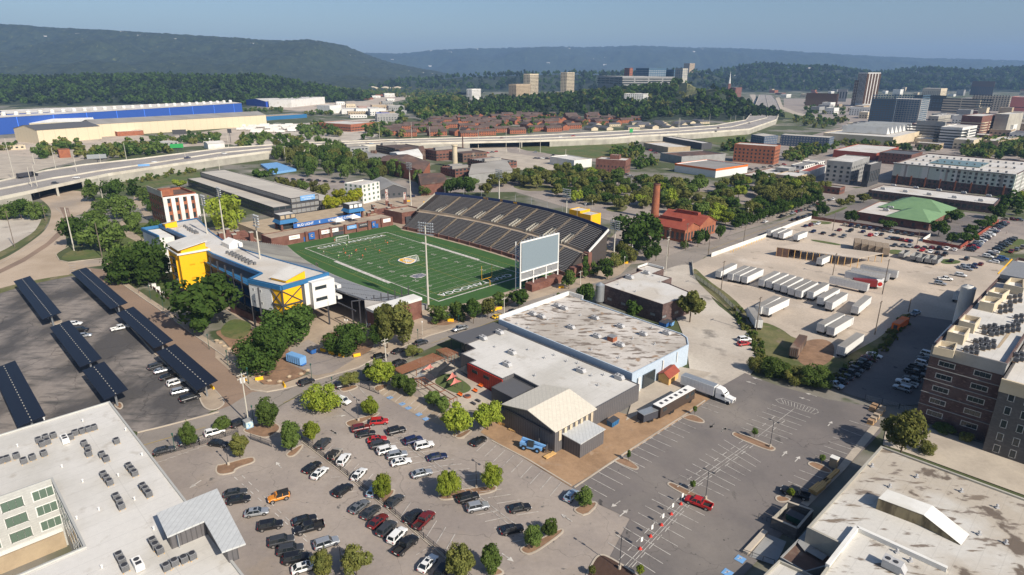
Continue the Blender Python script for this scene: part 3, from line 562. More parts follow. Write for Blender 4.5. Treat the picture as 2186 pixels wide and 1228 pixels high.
# ------------------------------------------------------------------ vehicles
def loft(st,ring):
 """st: list of (x, ring points in y,z); closes ends"""
 vs=[];fs=[];n=len(ring(st[0]))
 for s in st: vs +=[(s[0],y,z) for y,z in ring(s)]
 for i in range(len(st)-1): fs +=[(i*n+j,(i+1)*n+j,(i+1)*n+(j+1) % n,i*n+(j+1) % n) for j in range(n)]
 fs +=[tuple(range(n)),tuple(range((len(st)-1)*n,len(st)*n))[::-1]]
 return vs,fs
def car_parts(kind):
 P={'sedan': dict(L=4.75,W=1.84,hb=.92,hr=1.42,hood=.30,wind=.42,rear=.80,tail=.93,zb=.25,hh=.80,th=.9),
   'suv': dict(L=4.75,W=1.92,hb=1.05,hr=1.72,hood=.26,wind=.38,rear=.90,tail=.97,zb=.3,hh=.98,th=1.1),
   'hatch': dict(L=4.3,W=1.8,hb=.95,hr=1.52,hood=.25,wind=.38,rear=.86,tail=.95,zb=.25,hh=.88,th=1.0),
   'van': dict(L=5.2,W=2.0,hb=1.1,hr=1.85,hood=.2,wind=.33,rear=.94,tail=.985,zb=.3,hh=1.0,th=1.15),
   'jeep': dict(L=4.4,W=1.88,hb=1.15,hr=1.85,hood=.33,wind=.38,rear=.97,tail=.985,zb=.45,hh=1.12,th=1.15),
   'pickup': dict(L=5.8,W=2.02,hb=1.12,hr=1.86,hood=.24,wind=.34,rear=.6,tail=.64,zb=.42,hh=1.1,th=1.1)}[kind]
 L,W=P['L'],P['W'];X=lambda t: L/2-t*L      # t: 0 front, 1 rear
 def ring(s):
  x,z0,z1,w=s;h=w/2
  return [(-h*.9,z0),(-h,z0+.16),(-h,z1-.2),(-h*.9,z1-.03),(-h*.5,z1+.02),(h*.5,z1+.02),(h*.9,z1-.03),(h,z1-.2),(h,z0+.16),(h*.9,z0)]
 zb,hb=P['zb'],P['hb']
 st=[(X(0),zb+.12,P['hh']-.22,W*.78),(X(.03),zb,P['hh']-.1,W*.93),(X(.12),zb,P['hh'],W),(X(P['hood']),zb,hb-.02,W),(X(.5),zb,hb,W),(X(.78),zb,hb,W),(X(.95),zb,P['th'],W*.97),(X(.985),zb,P['th']-.06,W*.92),(X(1),zb+.15,P['th']-.2,W*.84)]
 if kind=='pickup': st=st[:4]+[(X(.5),zb,hb,W),(X(.63),zb,hb,W)]
 v,f=loft(st,ring);body=MB();body.add(v,f)
 hr=P['hr']
 def cab(x0,x1,x2,x3,z0,z1,wb,wt,ins=0):   # glass house
  return ([(x0,-wb,z0),(x3,-wb,z0),(x3,wb,z0),(x0,wb,z0),(x1,-wt,z1),(x2,-wt,z1),(x2,wt,z1),(x1,wt,z1)],[(4,5,6,7),(0,4,7,3),(1,2,6,5),(0,1,5,4),(2,3,7,6)])
 gl=MB();x0,x1,x2,x3=X(P['hood']),X(P['wind']),X(P['rear']),X(P['tail'])
 wt=W*.36 if kind in ('sedan','hatch') else W*.39;wb=W*.455
 v,f=cab(x0,x1,x2,x3,hb-.02,hr-.03,wb,wt);gl.add(v,f)
 roof=[(x1+.05,-wt-.01,hr-.06),(x2-.05,-wt-.01,hr-.06),(x2-.05,wt+.01,hr-.06),(x1+.05,wt+.01,hr-.06)]
 body.add([(x1+.04,-wt-.02,hr-.07),(x2-.04,-wt-.02,hr-.07),(x2-.04,wt+.02,hr-.07),(x1+.04,wt+.02,hr-.07),(x1-.08,-wt*.9,hr),(x2+.08,-wt*.9,hr),(x2+.08,wt*.9,hr),(x1-.08,wt*.9,hr)],
    [(4,5,6,7),(0,1,5,4),(1,2,6,5),(2,3,7,6),(3,0,4,7)])
 for sy in (-1,1):                                # pillars
  for (a,c) in ((x0,x1),(x3,x2),((x0+x3)/2-.05,(x1+x2)/2)):
   body.beam((a,sy*(wb+.005),hb-.03),(c,sy*(wt+.01),hr-.05),.09)
  body.box(X(.39)-.06,X(.39)+.1,min(sy*W/2,sy*(W/2+.17)),max(sy*W/2,sy*(W/2+.17)),hb-.04,hb+.12)
 if kind in ('suv','jeep','van','hatch'):
  for sy in (-1,1): body.beam((x3,sy*wb*.97,hb),(x2,sy*wt*.97,hr-.04),.22,.06)
 rb,xw=(.33,.19) if kind in ('sedan','hatch') else (.37 if kind !='pickup' else .41,.18)
 if kind=='jeep': rb=.45
 wh=MB();wh.cyl((0,-.12,0),(0,.12,0),rb,rb,14,0);wh.cyl((0,-.125,0),(0,.125,0),rb*.62,rb*.62,10,1)
 wm=wh.mesh('wheel',[M['rubber'],M['chrome']])
 hl=MB();hl.box(-.05,.06,-.2,.2,-.08,.08);hlm=hl.mesh('headlight',[M['headlight']])
 tl=MB();tl.box(-.06,.05,-.16,.16,-.1,.12);tlm=tl.mesh('tail_light',[M['redlight']])
 pl=MB();pl.box(-.04,.03,-.26,.26,-.07,.07)
 tr=MB();tr.box(X(.06),X(.94),-W*.47,W*.47,zb-.08,zb+.2);tr.box(X(-.002),X(.05),-W*.4,W*.4,zb+.02,zb+.22);tr.box(X(.006),X(.03),-W*.25,W*.25,zb+.28,zb+.42)
 for t in (xw,1-xw):
  for sy in (-1,1): tr.cyl((X(t),sy*(W/2-.1),rb),(X(t),sy*(W/2+.004),rb),rb+.07,rb+.07,14)
 out=[('body',body.mesh('body',[PAINT['grey']]),None,None),('window',gl.mesh('windows',[M['carglass']]),None,None),('trim',tr.mesh('trim',[M['rubber']]),None,None)]
 for t in (xw,1-xw):
  for sy in (-1,1): out.append(('wheel',wm,(X(t),sy*(W/2-.1),rb),None))
 for sy in (-1,1):
  out.append(('headlight',hlm,(X(.012),sy*W*.33,P['hh']-.26),None));out.append(('tail_light',tlm,(X(.992),sy*W*.36,P['th']-.26),None))
 out.append(('number_plate',pl.mesh('plate',[M['white']]),(X(1.002),0,zb+.38),None))
 if kind=='pickup':
  bd=MB();xa,xb=X(.64),X(.995)
  bd.box(xb,xa,-W*.46,W*.46,zb,.62,1);bd.box(xb,xa,-W/2,-W*.42,zb+.1,1.14);bd.box(xb,xa,W*.42,W/2,zb+.1,1.14);bd.box(xb,xb+.1,-W*.42,W*.42,zb+.1,1.14);bd.box(xa-.1,xa,-W*.42,W*.42,zb+.1,1.14);bd.box(xb+.1,xa-.1,-W*.42,W*.42,.62,.66,1)
  out.insert(1,('cargo_bed',bd.mesh('cargo_bed',[PAINT['grey'],M['rubber']]),None,None))
 if kind=='jeep':
  sp=MB();sp.cyl((X(1.0)-.02,0,.95),(X(1.0)-.26,0,.95),.4,.4,14);out.append(('spare_wheel',sp.mesh('spare',[M['rubber']]),None,None))
  hp=MB();hp.box(x3,x1-.3,-wt-.04,wt+.04,hr-.1,hr+.03);out.append(('soft_top',hp.mesh('soft_top',[M['rubber']]),None,None))
 if kind=='sedan':
  sr=MB();sr.box((x1+x2)/2,x1-.25,-wt*.6,wt*.6,hr,hr+.012);out.append(('sunroof',sr.mesh('sunroof',[M['carglass']]),None,None))
 return out
CARS={}
def carset(kind):
 if kind not in CARS: CARS[kind]=car_parts(kind)
 return CARS[kind]
CARMESH={}
def carsimple(kind):
 """one joined mesh for far cars: body, windows, wheels"""
 if kind not in CARMESH:
  mb=MB();mats=[]
  for p in carset(kind):
   if p[0] in ('number_plate','sunroof','headlight','roof_rail','trim'): continue
   me=p[1];o=Vector(p[2] or (0,0,0));idx=[]
   for m in me.materials:
    if m not in mats: mats.append(m)
    idx.append(mats.index(m))
   k=len(mb.v);mb.v +=[tuple(v.co+o) for v in me.vertices]
   for f in me.polygons: mb.f.append(tuple(i+k for i in f.vertices));mb.m.append(idx[f.material_index])
  CARMESH[kind]=mb.mesh('car',mats)
 return CARMESH[kind]
CN={'suv': 'suv','sedan': 'car','hatch': 'car','van': 'van','pickup': 'pickup_truck','jeep': 'off_road_car'}
CC={'suv': 'SUV','sedan': 'car','hatch': 'car','van': 'van','pickup': 'pickup truck','jeep': 'off-roader'}
def car(p,a,kind,colour,label,group=None,simple=None,z=.25,scale=1):
 far=(Vector(p)-Vector((0,0,CAM_H))).length > 260 if simple is None else simple
 nm=CN[kind]
 if far:
  me=carsimple(kind);o=put(nm,me,None,(p[0],p[1],z),a,label,CC[kind],group,None,scale)
  for i,sm in enumerate(me.materials):
   if sm.name=='car_paint_grey': o.material_slots[i].link='OBJECT';o.material_slots[i].material=PAINT[colour]
  return o
 r=thing(nm,label,CC[kind],(p[0],p[1],z),a,group,scale)
 inst(r,carset(kind),{'car_paint_grey': PAINT[colour]});return r
def C(V,xf,yf,xr,yr,kind,colour,label,group=None,**k):
 """front end and rear end as seen in the view (taken at bumper height)"""
 a,b=V(xf,yf,.6),V(xr,yr,.6);d=a-b
 return car((a+b)/2,math.atan2(d.y,d.x),kind,colour,label,group,**k)
CSEQ=['black','white','silver','charcoal','grey','navy','white','black','red','silver','maroon','charcoal','tan']
def carrow(V,a,b,n,ang,label,group,seq=None,kinds=('sedan','suv','hatch','pickup'),z=.25,jit=.25,skip=()):
 """n cars standing side by side between two points of the view; ang = their heading in the world"""
 A,B=V(*a),V(*b)
 rnd=random.Random(int(A.x*10+B.y*7) & 0xffff)
 W={'black': 'black','white': 'white','silver': 'silver','charcoal': 'charcoal','grey': 'grey','navy': 'navy','red': 'red','maroon': 'maroon','tan': 'beige','blue': 'blue','pale blue': 'pale blue','yellow': 'yellow','green': 'green','orange': 'orange'}
 ORD=['first','second','third','fourth','fifth','sixth','seventh','eighth','ninth','tenth','eleventh','twelfth','thirteenth','fourteenth','fifteenth','sixteenth','seventeenth','eighteenth','nineteenth','twentieth','twenty-first','twenty-second','twenty-third','twenty-fourth','twenty-fifth','twenty-sixth']
 for i in range(n):
  if i in skip: continue
  p=A.lerp(B,i/max(1,n-1))+Vector((rnd.uniform(-jit,jit),rnd.uniform(-jit,jit),0))
  c=(seq[i % len(seq)] if seq else rnd.choice(CSEQ));kd=kinds[rnd.randrange(len(kinds))]
  car(p,ang+(pi if rnd.random() < .4 else 0)+rnd.uniform(-.04,.04),kd,c,'%s %s parked %s from the left %s' % (W[c],{'sedan': 'saloon car','hatch': 'small car','suv': 'SUV','pickup': 'pickup','van': 'van'}[kd],ORD[i],label),group,z=z)
# ------------------------------------------------------------------ semi-trailers
def trailer_parts(L=14.0,colour='trailer',door='panelw'):
 b=MB();b.box(0,L,-1.28,1.28,1.1,3.98,0)
 rf=MB();rf.box(.05,L-.05,-1.25,1.25,3.98,4.03)
 for i in range(1,14): rf.box(i*L/14-.03,i*L/14+.03,-1.24,1.24,4.03,4.05)
 ch=MB();ch.box(.3,L-.3,-.5,.5,.85,1.1);ch.box(.4,3.2,-1.1,1.1,.7,.85)
 d=MB();d.box(-.05,-.0,-1.22,1.22,1.15,3.92)
 for y in (-.9,-.3,.3,.9): d.box(-.09,-.05,y-.03,y+.03,1.15,3.92,1)
 lg=MB();lg.box(L-2.9,L-2.7,-.9,-.75,.05,1.1);lg.box(L-2.9,L-2.7,.75,.9,.05,1.1);lg.beam((L-2.8,-.8,.5),(L-2.8,.8,.5),.08)
 w=MB()
 for s in (-1,1): w.cyl((0,s*.75,0),(0,s*1.25,0),.5,.5,14)
 wm=w.mesh('axle_wheels',[M['rubber']])
 return [('body',b.mesh('body',[M[colour]]),None,None),('roof',rf.mesh('roof',[M['roofg'] if colour=='trailer' else M['rust']]),None,None),('chassis',ch.mesh('chassis',[M['steeld']]),None,None),('rear_door',d.mesh('door',[M[door],M['steel']]),None,None),
   ('landing_gear',lg.mesh('landing_gear',[M['steeld']]),None,None),('wheels',wm,(1.2,0,.5),None),('wheels',wm,(2.45,0,.5),None)]
TRL={}
def trailer(V,xr,yr,xf,yf,label,group='semi-trailers parked in the truck yard',L=None,kind='trailer',z=.2):
 """rear end foot and front end foot as seen"""
 a,b=V(xr,yr),V(xf,yf);d=b-a;L=L or max(8,min(15.5,d.length));k=(round(L),kind)
 if k not in TRL: TRL[k]=trailer_parts(round(L),kind if kind in M else 'trailer',{'trailer': 'panelw'}.get(kind,'rust'))
 r=thing('semi_trailer',label,'trailer',(a.x,a.y,z),math.atan2(d.y,d.x),group);inst(r,TRL[k]);return r
# ------------------------------------------------------------------ rooftop plant
ACM={}
def ac_parts():
 b=MB();b.box(-.42,.42,-.42,.42,.1,.95);
 for s in (-1,1):
  for i in range(5): b.box(-.4,.4,s*.43-.01,s*.43+.01,.2+i*.15,.26+i*.15,1);b.box(s*.43-.01,s*.43+.01,-.4,.4,.2+i*.15,.26+i*.15,1)
 f=MB();f.cyl((0,0,.95),(0,0,1.0),.36,.36,14)
 t=MB();t.box(-.5,.5,-.4,-.3,0,.1);t.box(-.5,.5,.3,.4,0,.1)
 return [('casing',b.mesh('casing',[M['ac'],M['acdk']]),None,None),('fan_grille',f.mesh('fan',[M['acdk']]),None,None),('support_rail',t.mesh('rail',[M['wood']]),None,None)]
def ac(p,z,a,label,group,s=1.0):
 if 'ac' not in ACM: ACM['ac']=ac_parts()
 r=thing('air_conditioner',label,'air conditioner',(p[0],p[1],z),a,group,s);inst(r,ACM['ac'])
def rtu_parts():
 b=MB();b.box(-1.1,1.1,-.75,.75,.15,1.25);b.box(-1.15,-.3,-.8,.8,1.25,1.32)
 h=MB();h.add([(1.1,-.7,.4),(1.1,.7,.4),(1.1,.7,1.2),(1.1,-.7,1.2),(1.65,-.7,.4),(1.65,.7,.4)],[(0,1,5,4),(3,4,5,2),(0,4,3),(1,2,5)])
 f=MB();f.cyl((-.6,-.1,1.32),(-.6,-.1,1.4),.32,.32,12);f.cyl((.3,0,1.25),(.3,0,1.33),.3,.3,12)
 c=MB();c.box(-1,1,-.65,.65,0,.15)
 return [('casing',b.mesh('casing',[M['rtu']]),None,None),('intake_hood',h.mesh('hood',[M['rtu']]),None,None),('fan_grille',f.mesh('fan',[M['acdk']]),None,None),('kerb_mount',c.mesh('mount',[M['roofg']]),None,None)]
def rtu(V,x,y,z,label,group,a=UA,s=1.0):
 if 'rtu' not in ACM: ACM['rtu']=rtu_parts()
 p=V(x,y,z);r=thing('rooftop_unit',label,'rooftop unit',(p.x,p.y,z),a,group,s);inst(r,ACM['rtu']);return r
# ------------------------------------------------------------------ posts, masts, lamps
def post(name,p,h,r0,r1,mt,label,cat,group=None,extra=None,z=.1,lean=0):
 r=thing(name,label,cat,(p[0],p[1],z),None,group)
 mb=MB();mb.cyl((0,0,0),(0,0,h),r0,r1,8);mb.build('pole',[M[mt]],r,(0,0,0));return r
def parking_light(V,x,y,yt,label,group='black lamp posts in the car park',a=UA,arms=2):
 p=V(x,y);h=V.h(x,y,yt);r=post('lamp_post',p,h,.09,.07,'steeld',label,'lamp post',group,z=.3)
 b=MB();b.cyl((0,0,0),(0,0,.75),.3,.3,12);b.build('base',[M['concrete']],r,(0,0,0))
 d=Vector((cos(a),sin(a),0))
 for s in ((-1,1) if arms==2 else (1,)):
  m=MB();m.beam((0,0,h),d*s*.8+Vector((0,0,h)),.07);m.obox(d*s*1.05,.6,.4,h-.06,h+.08,a);m.build('lamp_head',[M['steeld']],r,(0,0,0))
 return r
def mast(V,x,y,h,nx,ny,label,group='tall floodlight masts around the football stadium',facing=UA,p=None,z=.1):
 p=p if p is not None else V(x,y);r=thing('floodlight_mast',label,'floodlight mast',(p[0],p[1],z),None,group)
 mb=MB();mb.cyl((0,0,0),(0,0,h-1),.45,.22,10);mb.build('pole',[M['ltpole']],r,(0,0,0))
 d=Vector((cos(facing),sin(facing),0));n=Vector((-sin(facing),cos(facing),0))    # n along the rack, d the throw
 m=MB()
 for j in range(ny): m.beam(-n*nx*.5*.95+Vector((0,0,h-j*1.0)),n*nx*.5*.95+Vector((0,0,h-j*1.0)),.1)
 for s in (-.35,0,.35): m.beam(n*nx*s*.95+Vector((0,0,h-ny)),n*nx*s*.95+Vector((0,0,h+.2)),.1)
 m.obox((0,0,0),.8,nx*.95,h-ny-.15,h-ny,facing);m.build('rack',[M['steel']],r,(0,0,0))
 if 'fl' not in ACM:
  q=MB();q.cyl((-.28,0,.05),(.2,0,-.05),.16,.36,10,0);q.cyl((.2,0,-.05),(.22,0,-.06),.34,.34,10,1);ACM['fl']=q.mesh('floodlight',[M['steel'],M['white']])
 for j in range(ny):
  for i in range(nx):
   c=n*(i-(nx-1)/2)*.95+Vector((0,0,h-j));o=put('floodlight',ACM['fl'],r,c+d*.25,facing)
 return r
def util_pole(V,x,y,yt,label,arms=1,mt='pole',group='utility poles along the streets',a=None,h=None):
 p=V(x,y);h=h or V.h(x,y,yt);r=post('utility_pole',p,h,.2,.13,mt,label,'utility pole',group)
 a=UA+pi/2 if a is None else a;d=Vector((cos(a),sin(a),0))
 for i in range(arms):
  m=MB();m.beam(-d*1.2+Vector((0,0,h-.5-i*1.1)),d*1.2+Vector((0,0,h-.5-i*1.1)),.14)
  for t in (-1.1,-.5,.5,1.1): m.cyl(d*t+Vector((0,0,h-.43-i*1.1)),d*t+Vector((0,0,h-.15-i*1.1)),.06,.04,6)
  m.build('crossarm',[M[mt]],r,(0,0,0))
 return r,Vector((p.x,p.y,h-.4))
def wire(a,b,label,sag=1.0,n=1,d=0):
 cu=MB();a=Vector(a);b=Vector(b);dd=(b-a).normalized();nn=Vector((-dd.y,dd.x,0))
 pts=[a.lerp(b,i/12)-Vector((0,0,sag*4*(i/12)*(1-i/12))) for i in range(13)]
 for p,q in zip(pts,pts[1:]): cu.beam(p,q,.045)
 cu.build('overhead_wire',[M['steeld']],None,None,label=label,cat='wire',group='overhead wires along the street')
def street_lamp(V,x,y,yt,label,group,mt='teal',globes=1,z=.2):
 p=V(x,y);h=V.h(x,y,yt);r=post('street_lamp',p,h,.08,.06,mt,label,'street lamp',group,z=z)
 for i in range(globes):
  m=MB();dx=0 if globes==1 else (i*2-1)*.45;m.cyl((dx,0,h-.2),(dx,0,h+.35),.14,.2,8);m.cyl((dx,0,h+.35),(dx,0,h+.5),.26,.06,8)
  if dx: m.beam((0,0,h-.2),(dx,0,h-.2),.06)
  m.build('lantern',[M['white' if mt !='teal' else 'teal']],r,(0,0,0))
 return r
# ------------------------------------------------------------------ buildings
WIN={}
def winmesh(w,h,glass='glass',frame='white',mull=1):
 k=(round(w,2),round(h,2),glass,frame,mull)
 if k not in WIN:
  g=MB();g.box(-w/2,w/2,-.04,.05,-h/2,h/2,0)
  if frame:
   t=min(.09,w*.08)
   for a in ((-w/2-t,-w/2+t,-h/2-t,h/2+t),(w/2-t,w/2+t,-h/2-t,h/2+t),(-w/2,w/2,h/2-t,h/2+t),(-w/2-t*1.5,w/2+t*1.5,-h/2-t,-h/2+t)):
    g.box(a[0],a[1],-.04,.1,a[2],a[3],1)
   for i in range(1,mull+1): x=-w/2+w*i/(mull+1);g.box(x-.035,x+.035,-.04,.08,-h/2,h/2,1)
  WIN[k]=g.mesh('window',[M[glass],M[frame or 'white']])
 return WIN[k]
def windows(root,poly,spec,base=0.0,cap=96,cnt=None):
 """poly ccw world footprint. spec: rows=[z..], sp, w, h, m(argin), e=edges or None (those facing the camera)"""
 n=len(poly);cnt=cnt if cnt is not None else [0];rest=MB();jobs=[]
 for i in range(n):
  a,b=Vector(poly[i]).to_2d(),Vector(poly[(i+1) % n]).to_2d();d=b-a;L=d.length
  if L < spec.get('minl',3): continue
  d.normalize();nr=Vector((d.y,-d.x));mid=(a+b)/2
  if 'e' in spec and spec['e'] is not None:
   if i not in spec['e']: continue
  elif nr.dot(-mid) <=0: continue
  m=spec.get('m',1.2);k=max(1,int((L-2*m)/spec['sp'])+1) if L > 2*m else 0
  for z in spec['rows']:
   for j in range(k):
    t=L/2+(j-(k-1)/2)*min(spec['sp'],(L-2*m)/max(1,k-1) if k > 1 else 9);p=a+d*t
    jobs.append((mid.length,p,z,math.atan2(d.y,d.x),nr))
 me=winmesh(spec['w'],spec['h'],spec.get('g','glass'),spec.get('f','white'),spec.get('mull',1))
 for q,(dist,p,z,a,nr) in enumerate(jobs):
  if cnt[0] < cap:
   cnt[0] +=1;loc=Vector((p.x,p.y,base+z))-root.location
   put(spec.get('name','window'),me,root,loc,a)
  else: rest.obox((p.x,p.y,0),spec['w'],.12,base+z-spec['h']/2,base+z+spec['h']/2,a)
 if rest.v: rest.build('windows',[M[spec.get('g','glass')]],root,kind='stuff')
def foot(V,pts,h): return [V(x,y,h) for x,y in pts]
def para(p): return list(p)+[p[0]+p[2]-p[1]] if len(p)==3 else list(p)
def bld(name,label,poly,h,wall='brick',roof='roofw',par=.6,pt=.3,z0=0.0,win=(),group=None,cat='building',trim=None,zf=None):
 poly=ccw([Vector((p[0],p[1])) for p in para(poly)]);c=sum(poly,Vector((0,0)))/len(poly);zf=-.3 if z0 > 2 and zf is None else (zf if zf is not None else -.3)
 r=thing(name,label,cat,(c.x,c.y,max(0,zf)),None,group)
 n=len(poly);q=inset(poly,pt);zt=h;zr=h-par;mb=MB()
 mb.add([(p.x,p.y,zf) for p in poly]+[(p.x,p.y,zt) for p in poly]+[(p.x,p.y,zt) for p in q]+[(p.x,p.y,zr) for p in q],
   [(i,(i+1) % n,(i+1) % n+n,i+n) for i in range(n)]+[(i+n,(i+1) % n+n,(i+1) % n+2*n,i+2*n) for i in range(n)]+[(i+2*n,(i+1) % n+2*n,(i+1) % n+3*n,i+3*n) for i in range(n)])
 if trim: mb.m=[0]*n+[1]*(2*n)
 mb.build('wall',[M[wall],M[trim or wall]],r)
 rb=MB();rb.flat(q,zr-.02);rb.build('roof',[M[roof]],r)
 cnt=[0]
 for s in (win if isinstance(win,(list,tuple)) else [win]): windows(r,poly,s,z0,cnt=cnt)
 r['_z']=h;return r,poly
def bldV(name,label,V,pts,h,*a,**k): return bld(name,label,foot(V,pts,h),h,*a,**k)
def ray(x,y,dep):
 d=_f*FPX+_r*(x-1093)-_u*(y-614);t=dep/d.y;return Vector((d.x*t,dep,CAM_H+d.z*t))
def solve_x(C0,d,xt):
 """how far along direction d from C0 until it is seen in column xt"""
 o=Vector((0,0,CAM_H));k=(xt-1093)/FPX;a=C0-o
 return (k*a.dot(_f)-a.dot(_r))/(d.dot(_r)-k*d.dot(_f))
def cb(name,label,V,xl,xc,xr,yb,yt,wall,roof='roofw',ang=44.6,h=None,z0=0,mx=400,**k):
 """box building known by its near corner foot (xc, yb), roof row yt there, and the columns of its left and right corners"""
 x,y=V.px(xc,yb);C0=G(x,y,z0) if z0 >=0 else ray(x,y,-z0);z0=C0.z
 if h is None:
  t=V.a[1]+yt/V.a[2];lo,hi=0,400
  for i in range(40):
   m=(lo+hi)/2
   if PJ((C0.x,C0.y,z0+m))[1] > t: lo=m
   else: hi=m
  h=lo
 vd=math.degrees(math.atan2(C0.y,C0.x));ang=min(ang,vd-14);a=R(ang);dr=Vector((cos(a),sin(a),0));dl=Vector((-sin(a),cos(a),0));Z=Vector((0,0,h));Ct=C0+Z
 tr=solve_x(Ct,dr,V.px(xr,0)[0]);tl=solve_x(Ct,dl,V.px(xl,0)[0])
 tr=min(max(tr,4),mx);tl=min(max(tl,4),mx)
 zq=dict(zf=z0-30) if C0.y > 1400 and z0 > 25 else {};k.update(zq)
 return bld(name,label,[C0,C0+dr*tr,C0+dr*tr+dl*tl,C0+dl*tl],z0+h,wall,roof,z0=z0,**k)
def gable(name,label,poly,he,hr,wall,roof,ridge=0,over=.4,win=(),group=None,cat='building',z0=0,ends=None):
 """ridge=0: ridge runs parallel to edge 0-1"""
 p=[Vector((q[0],q[1])) for q in para(poly)]
 if ccw(p)[0] !=p[0]: p=[p[0],p[3],p[2],p[1]];ridge=1-ridge
 if ridge: p=p[1:]+p[:1]
 c=sum(p,Vector((0,0)))/4;r=thing(name,label,cat,(c.x,c.y,0),None,group)
 m1=(p[1]+p[2])/2;m0=(p[3]+p[0])/2;mb=MB();zb=z0-.5
 mb.add([(q.x,q.y,zb) for q in p]+[(q.x,q.y,he) for q in p]+[(m0.x,m0.y,hr),(m1.x,m1.y,hr)],[(0,1,5,4),(2,3,7,6),(1,2,6,9,5),(3,0,4,8,7)])
 mb.build('wall',[M[wall]],r)
 e=(p[1]-p[0]).normalized()*over;s=(p[3]-p[0]).normalized();W=(p[3]-p[0]).length/2;sl=(hr-he)/W;so=s*over;t=.18
 mb=MB()
 for A,B,sg in ((p[0],p[1],-1),(p[3],p[2],1)):
  a0=A-e+so*sg;b0=B+e+so*sg;zz=he-sl*over+.08
  r0=m0-e;r1=m1+e
  mb.add([(a0.x,a0.y,zz),(b0.x,b0.y,zz),(r1.x,r1.y,hr+.08),(r0.x,r0.y,hr+.08),(a0.x,a0.y,zz+t),(b0.x,b0.y,zz+t),(r1.x,r1.y,hr+.08+t),(r0.x,r0.y,hr+.08+t)],[(4,5,6,7),(0,3,2,1),(0,1,5,4),(1,2,6,5),(3,0,4,7)])
 mb.build('roof',[M[roof]],r)
 for sp in (win if isinstance(win,(list,tuple)) else [win]): windows(r,p,sp,z0)
 return r,p
# ------------------------------------------------------------------ people
def person_mesh(pose):
 me=bpy.data.meshes.new('body')
 J={'stand': dict(lk=(.1,.02,.48),lf=(.12,0,.06),rk=(-.1,.02,.48),rf=(-.12,0,.06),le=(.26,0,1.12),lh=(.28,.08,.86),re=(-.26,0,1.12),rh=(-.28,.08,.86)),
   'run': dict(lk=(.1,.3,.6),lf=(.1,.12,.2),rk=(-.1,-.1,.5),rf=(-.1,-.5,.25),le=(.27,-.2,1.15),lh=(.25,.05,1.0),re=(-.27,.15,1.15),rh=(-.2,.4,1.2)),
   'stride': dict(lk=(.1,.2,.5),lf=(.1,.32,.07),rk=(-.1,-.08,.48),rf=(-.1,-.35,.1),le=(.27,-.1,1.12),lh=(.28,-.2,.9),re=(-.27,.1,1.12),rh=(-.26,.26,.95))}[pose]
 vs=[((0,0,.92),.15),((0,0,1.15),.15),((0,0,1.4),.16),((0,0,1.52),.065),((0,.02,1.66),.1),((0,.02,1.78),.07),
   ((.2,0,1.42),.07),(J['le'],.05),(J['lh'],.04),((-.2,0,1.42),.07),(J['re'],.05),(J['rh'],.04),
   ((.1,0,.86),.1),(J['lk'],.07),(J['lf'],.05),((-.1,0,.86),.1),(J['rk'],.07),(J['rf'],.05)]
 f=lambda k: (k[0],k[1]+.2,max(.04,k[2]-.04))
 vs +=[(f(J['lf']),.04),(f(J['rf']),.04)]
 ed=[(0,1),(1,2),(2,3),(3,4),(4,5),(2,6),(6,7),(7,8),(2,9),(9,10),(10,11),(0,12),(12,13),(13,14),(0,15),(15,16),(16,17),(14,18),(17,19)]
 me.from_pydata([v[0] for v in vs],ed,[])
 o=bpy.data.objects.new('body',me);COL.objects.link(o);md=o.modifiers.new('skin','SKIN')
 for i,v in enumerate(vs): me.skin_vertices[0].data[i].radius=(v[1],v[1]*.8 if i < 3 else v[1])
 me.skin_vertices[0].data[0].use_root=True
 s=o.modifiers.new('sub','SUBSURF');s.levels=1;s.render_levels=1
 dg=bpy.context.evaluated_depsgraph_get();dg.update();m2=bpy.data.meshes.new_from_object(o.evaluated_get(dg));bpy.data.objects.remove(o)
 return m2
PPL={}
def person(p,a,pose,shirt,shorts,label,group=None,z=.1,s=1.0):
 if pose not in PPL:
  base=person_mesh(pose)
  for m in (M['skin'],M['cloth'],M['white'],M['rubber']): base.materials.append(m)
  for f in base.polygons:
   c=f.center;f.material_index=2 if c.z > 1.02 and c.z < 1.5 and abs(c.x) < .27 else (1 if .55 < c.z <=1.02 and abs(c.x) < .2 else (3 if c.z > 1.74 or c.z < .1 else 0));f.use_smooth=True
  PPL[pose]=base
 o=put('person',PPL[pose],None,(p[0],p[1],z),a,label,'person',group,None,s)
 o.material_slots[1].link='OBJECT';o.material_slots[1].material=shorts;o.material_slots[2].link='OBJECT';o.material_slots[2].material=shirt
 return o
# ------------------------------------------------------------------ the football stadium
def pU(pts,z=0): return [UV(u,v,z) for u,v in pts]
fe=lambda u: 60+4.5*(1-((u-63)/63)**2)          # foot of the east stand
me_=lambda u: 73+9*(1-((u-63)/63)**2)
be=lambda u: 88+13.5*(1-((u-63)/63)**2)
fw=lambda u: -(7+6.5*(1-((u-56)/56)**2))
tf=[(-12,-11)]+[(u,fw(max(0,u))) for u in range(-4,113,6)]+[(117,-2),(120,8),(121,30),(124,50),(130,62),(128,78),(122,84),(116,72),(110,64.5)]+[(u,fe(u)-.3) for u in range(104,-1,-6)]+[(-12,64)]
b=MB();b.flat(pU(tf),.1);b.build('artificial_turf_pitch',[M['turf']],kind='structure')
FL=MB();FY=MB();zf=.14
def fq(u0,u1,v0,v1,mb=FL,z=zf): mb.flat(pU([(u0,v0),(u1,v0),(u1,v1),(u0,v1)]),z)
L_,W_=110.9,50.0
fq(0,.75,0,W_);fq(L_-.75,L_,0,W_)
fq(.75,L_-.75,0,.45);fq(.75,L_-.75,W_-.45,W_);fq(32,78,-1.5,0);fq(32,78,W_,W_+1.5)
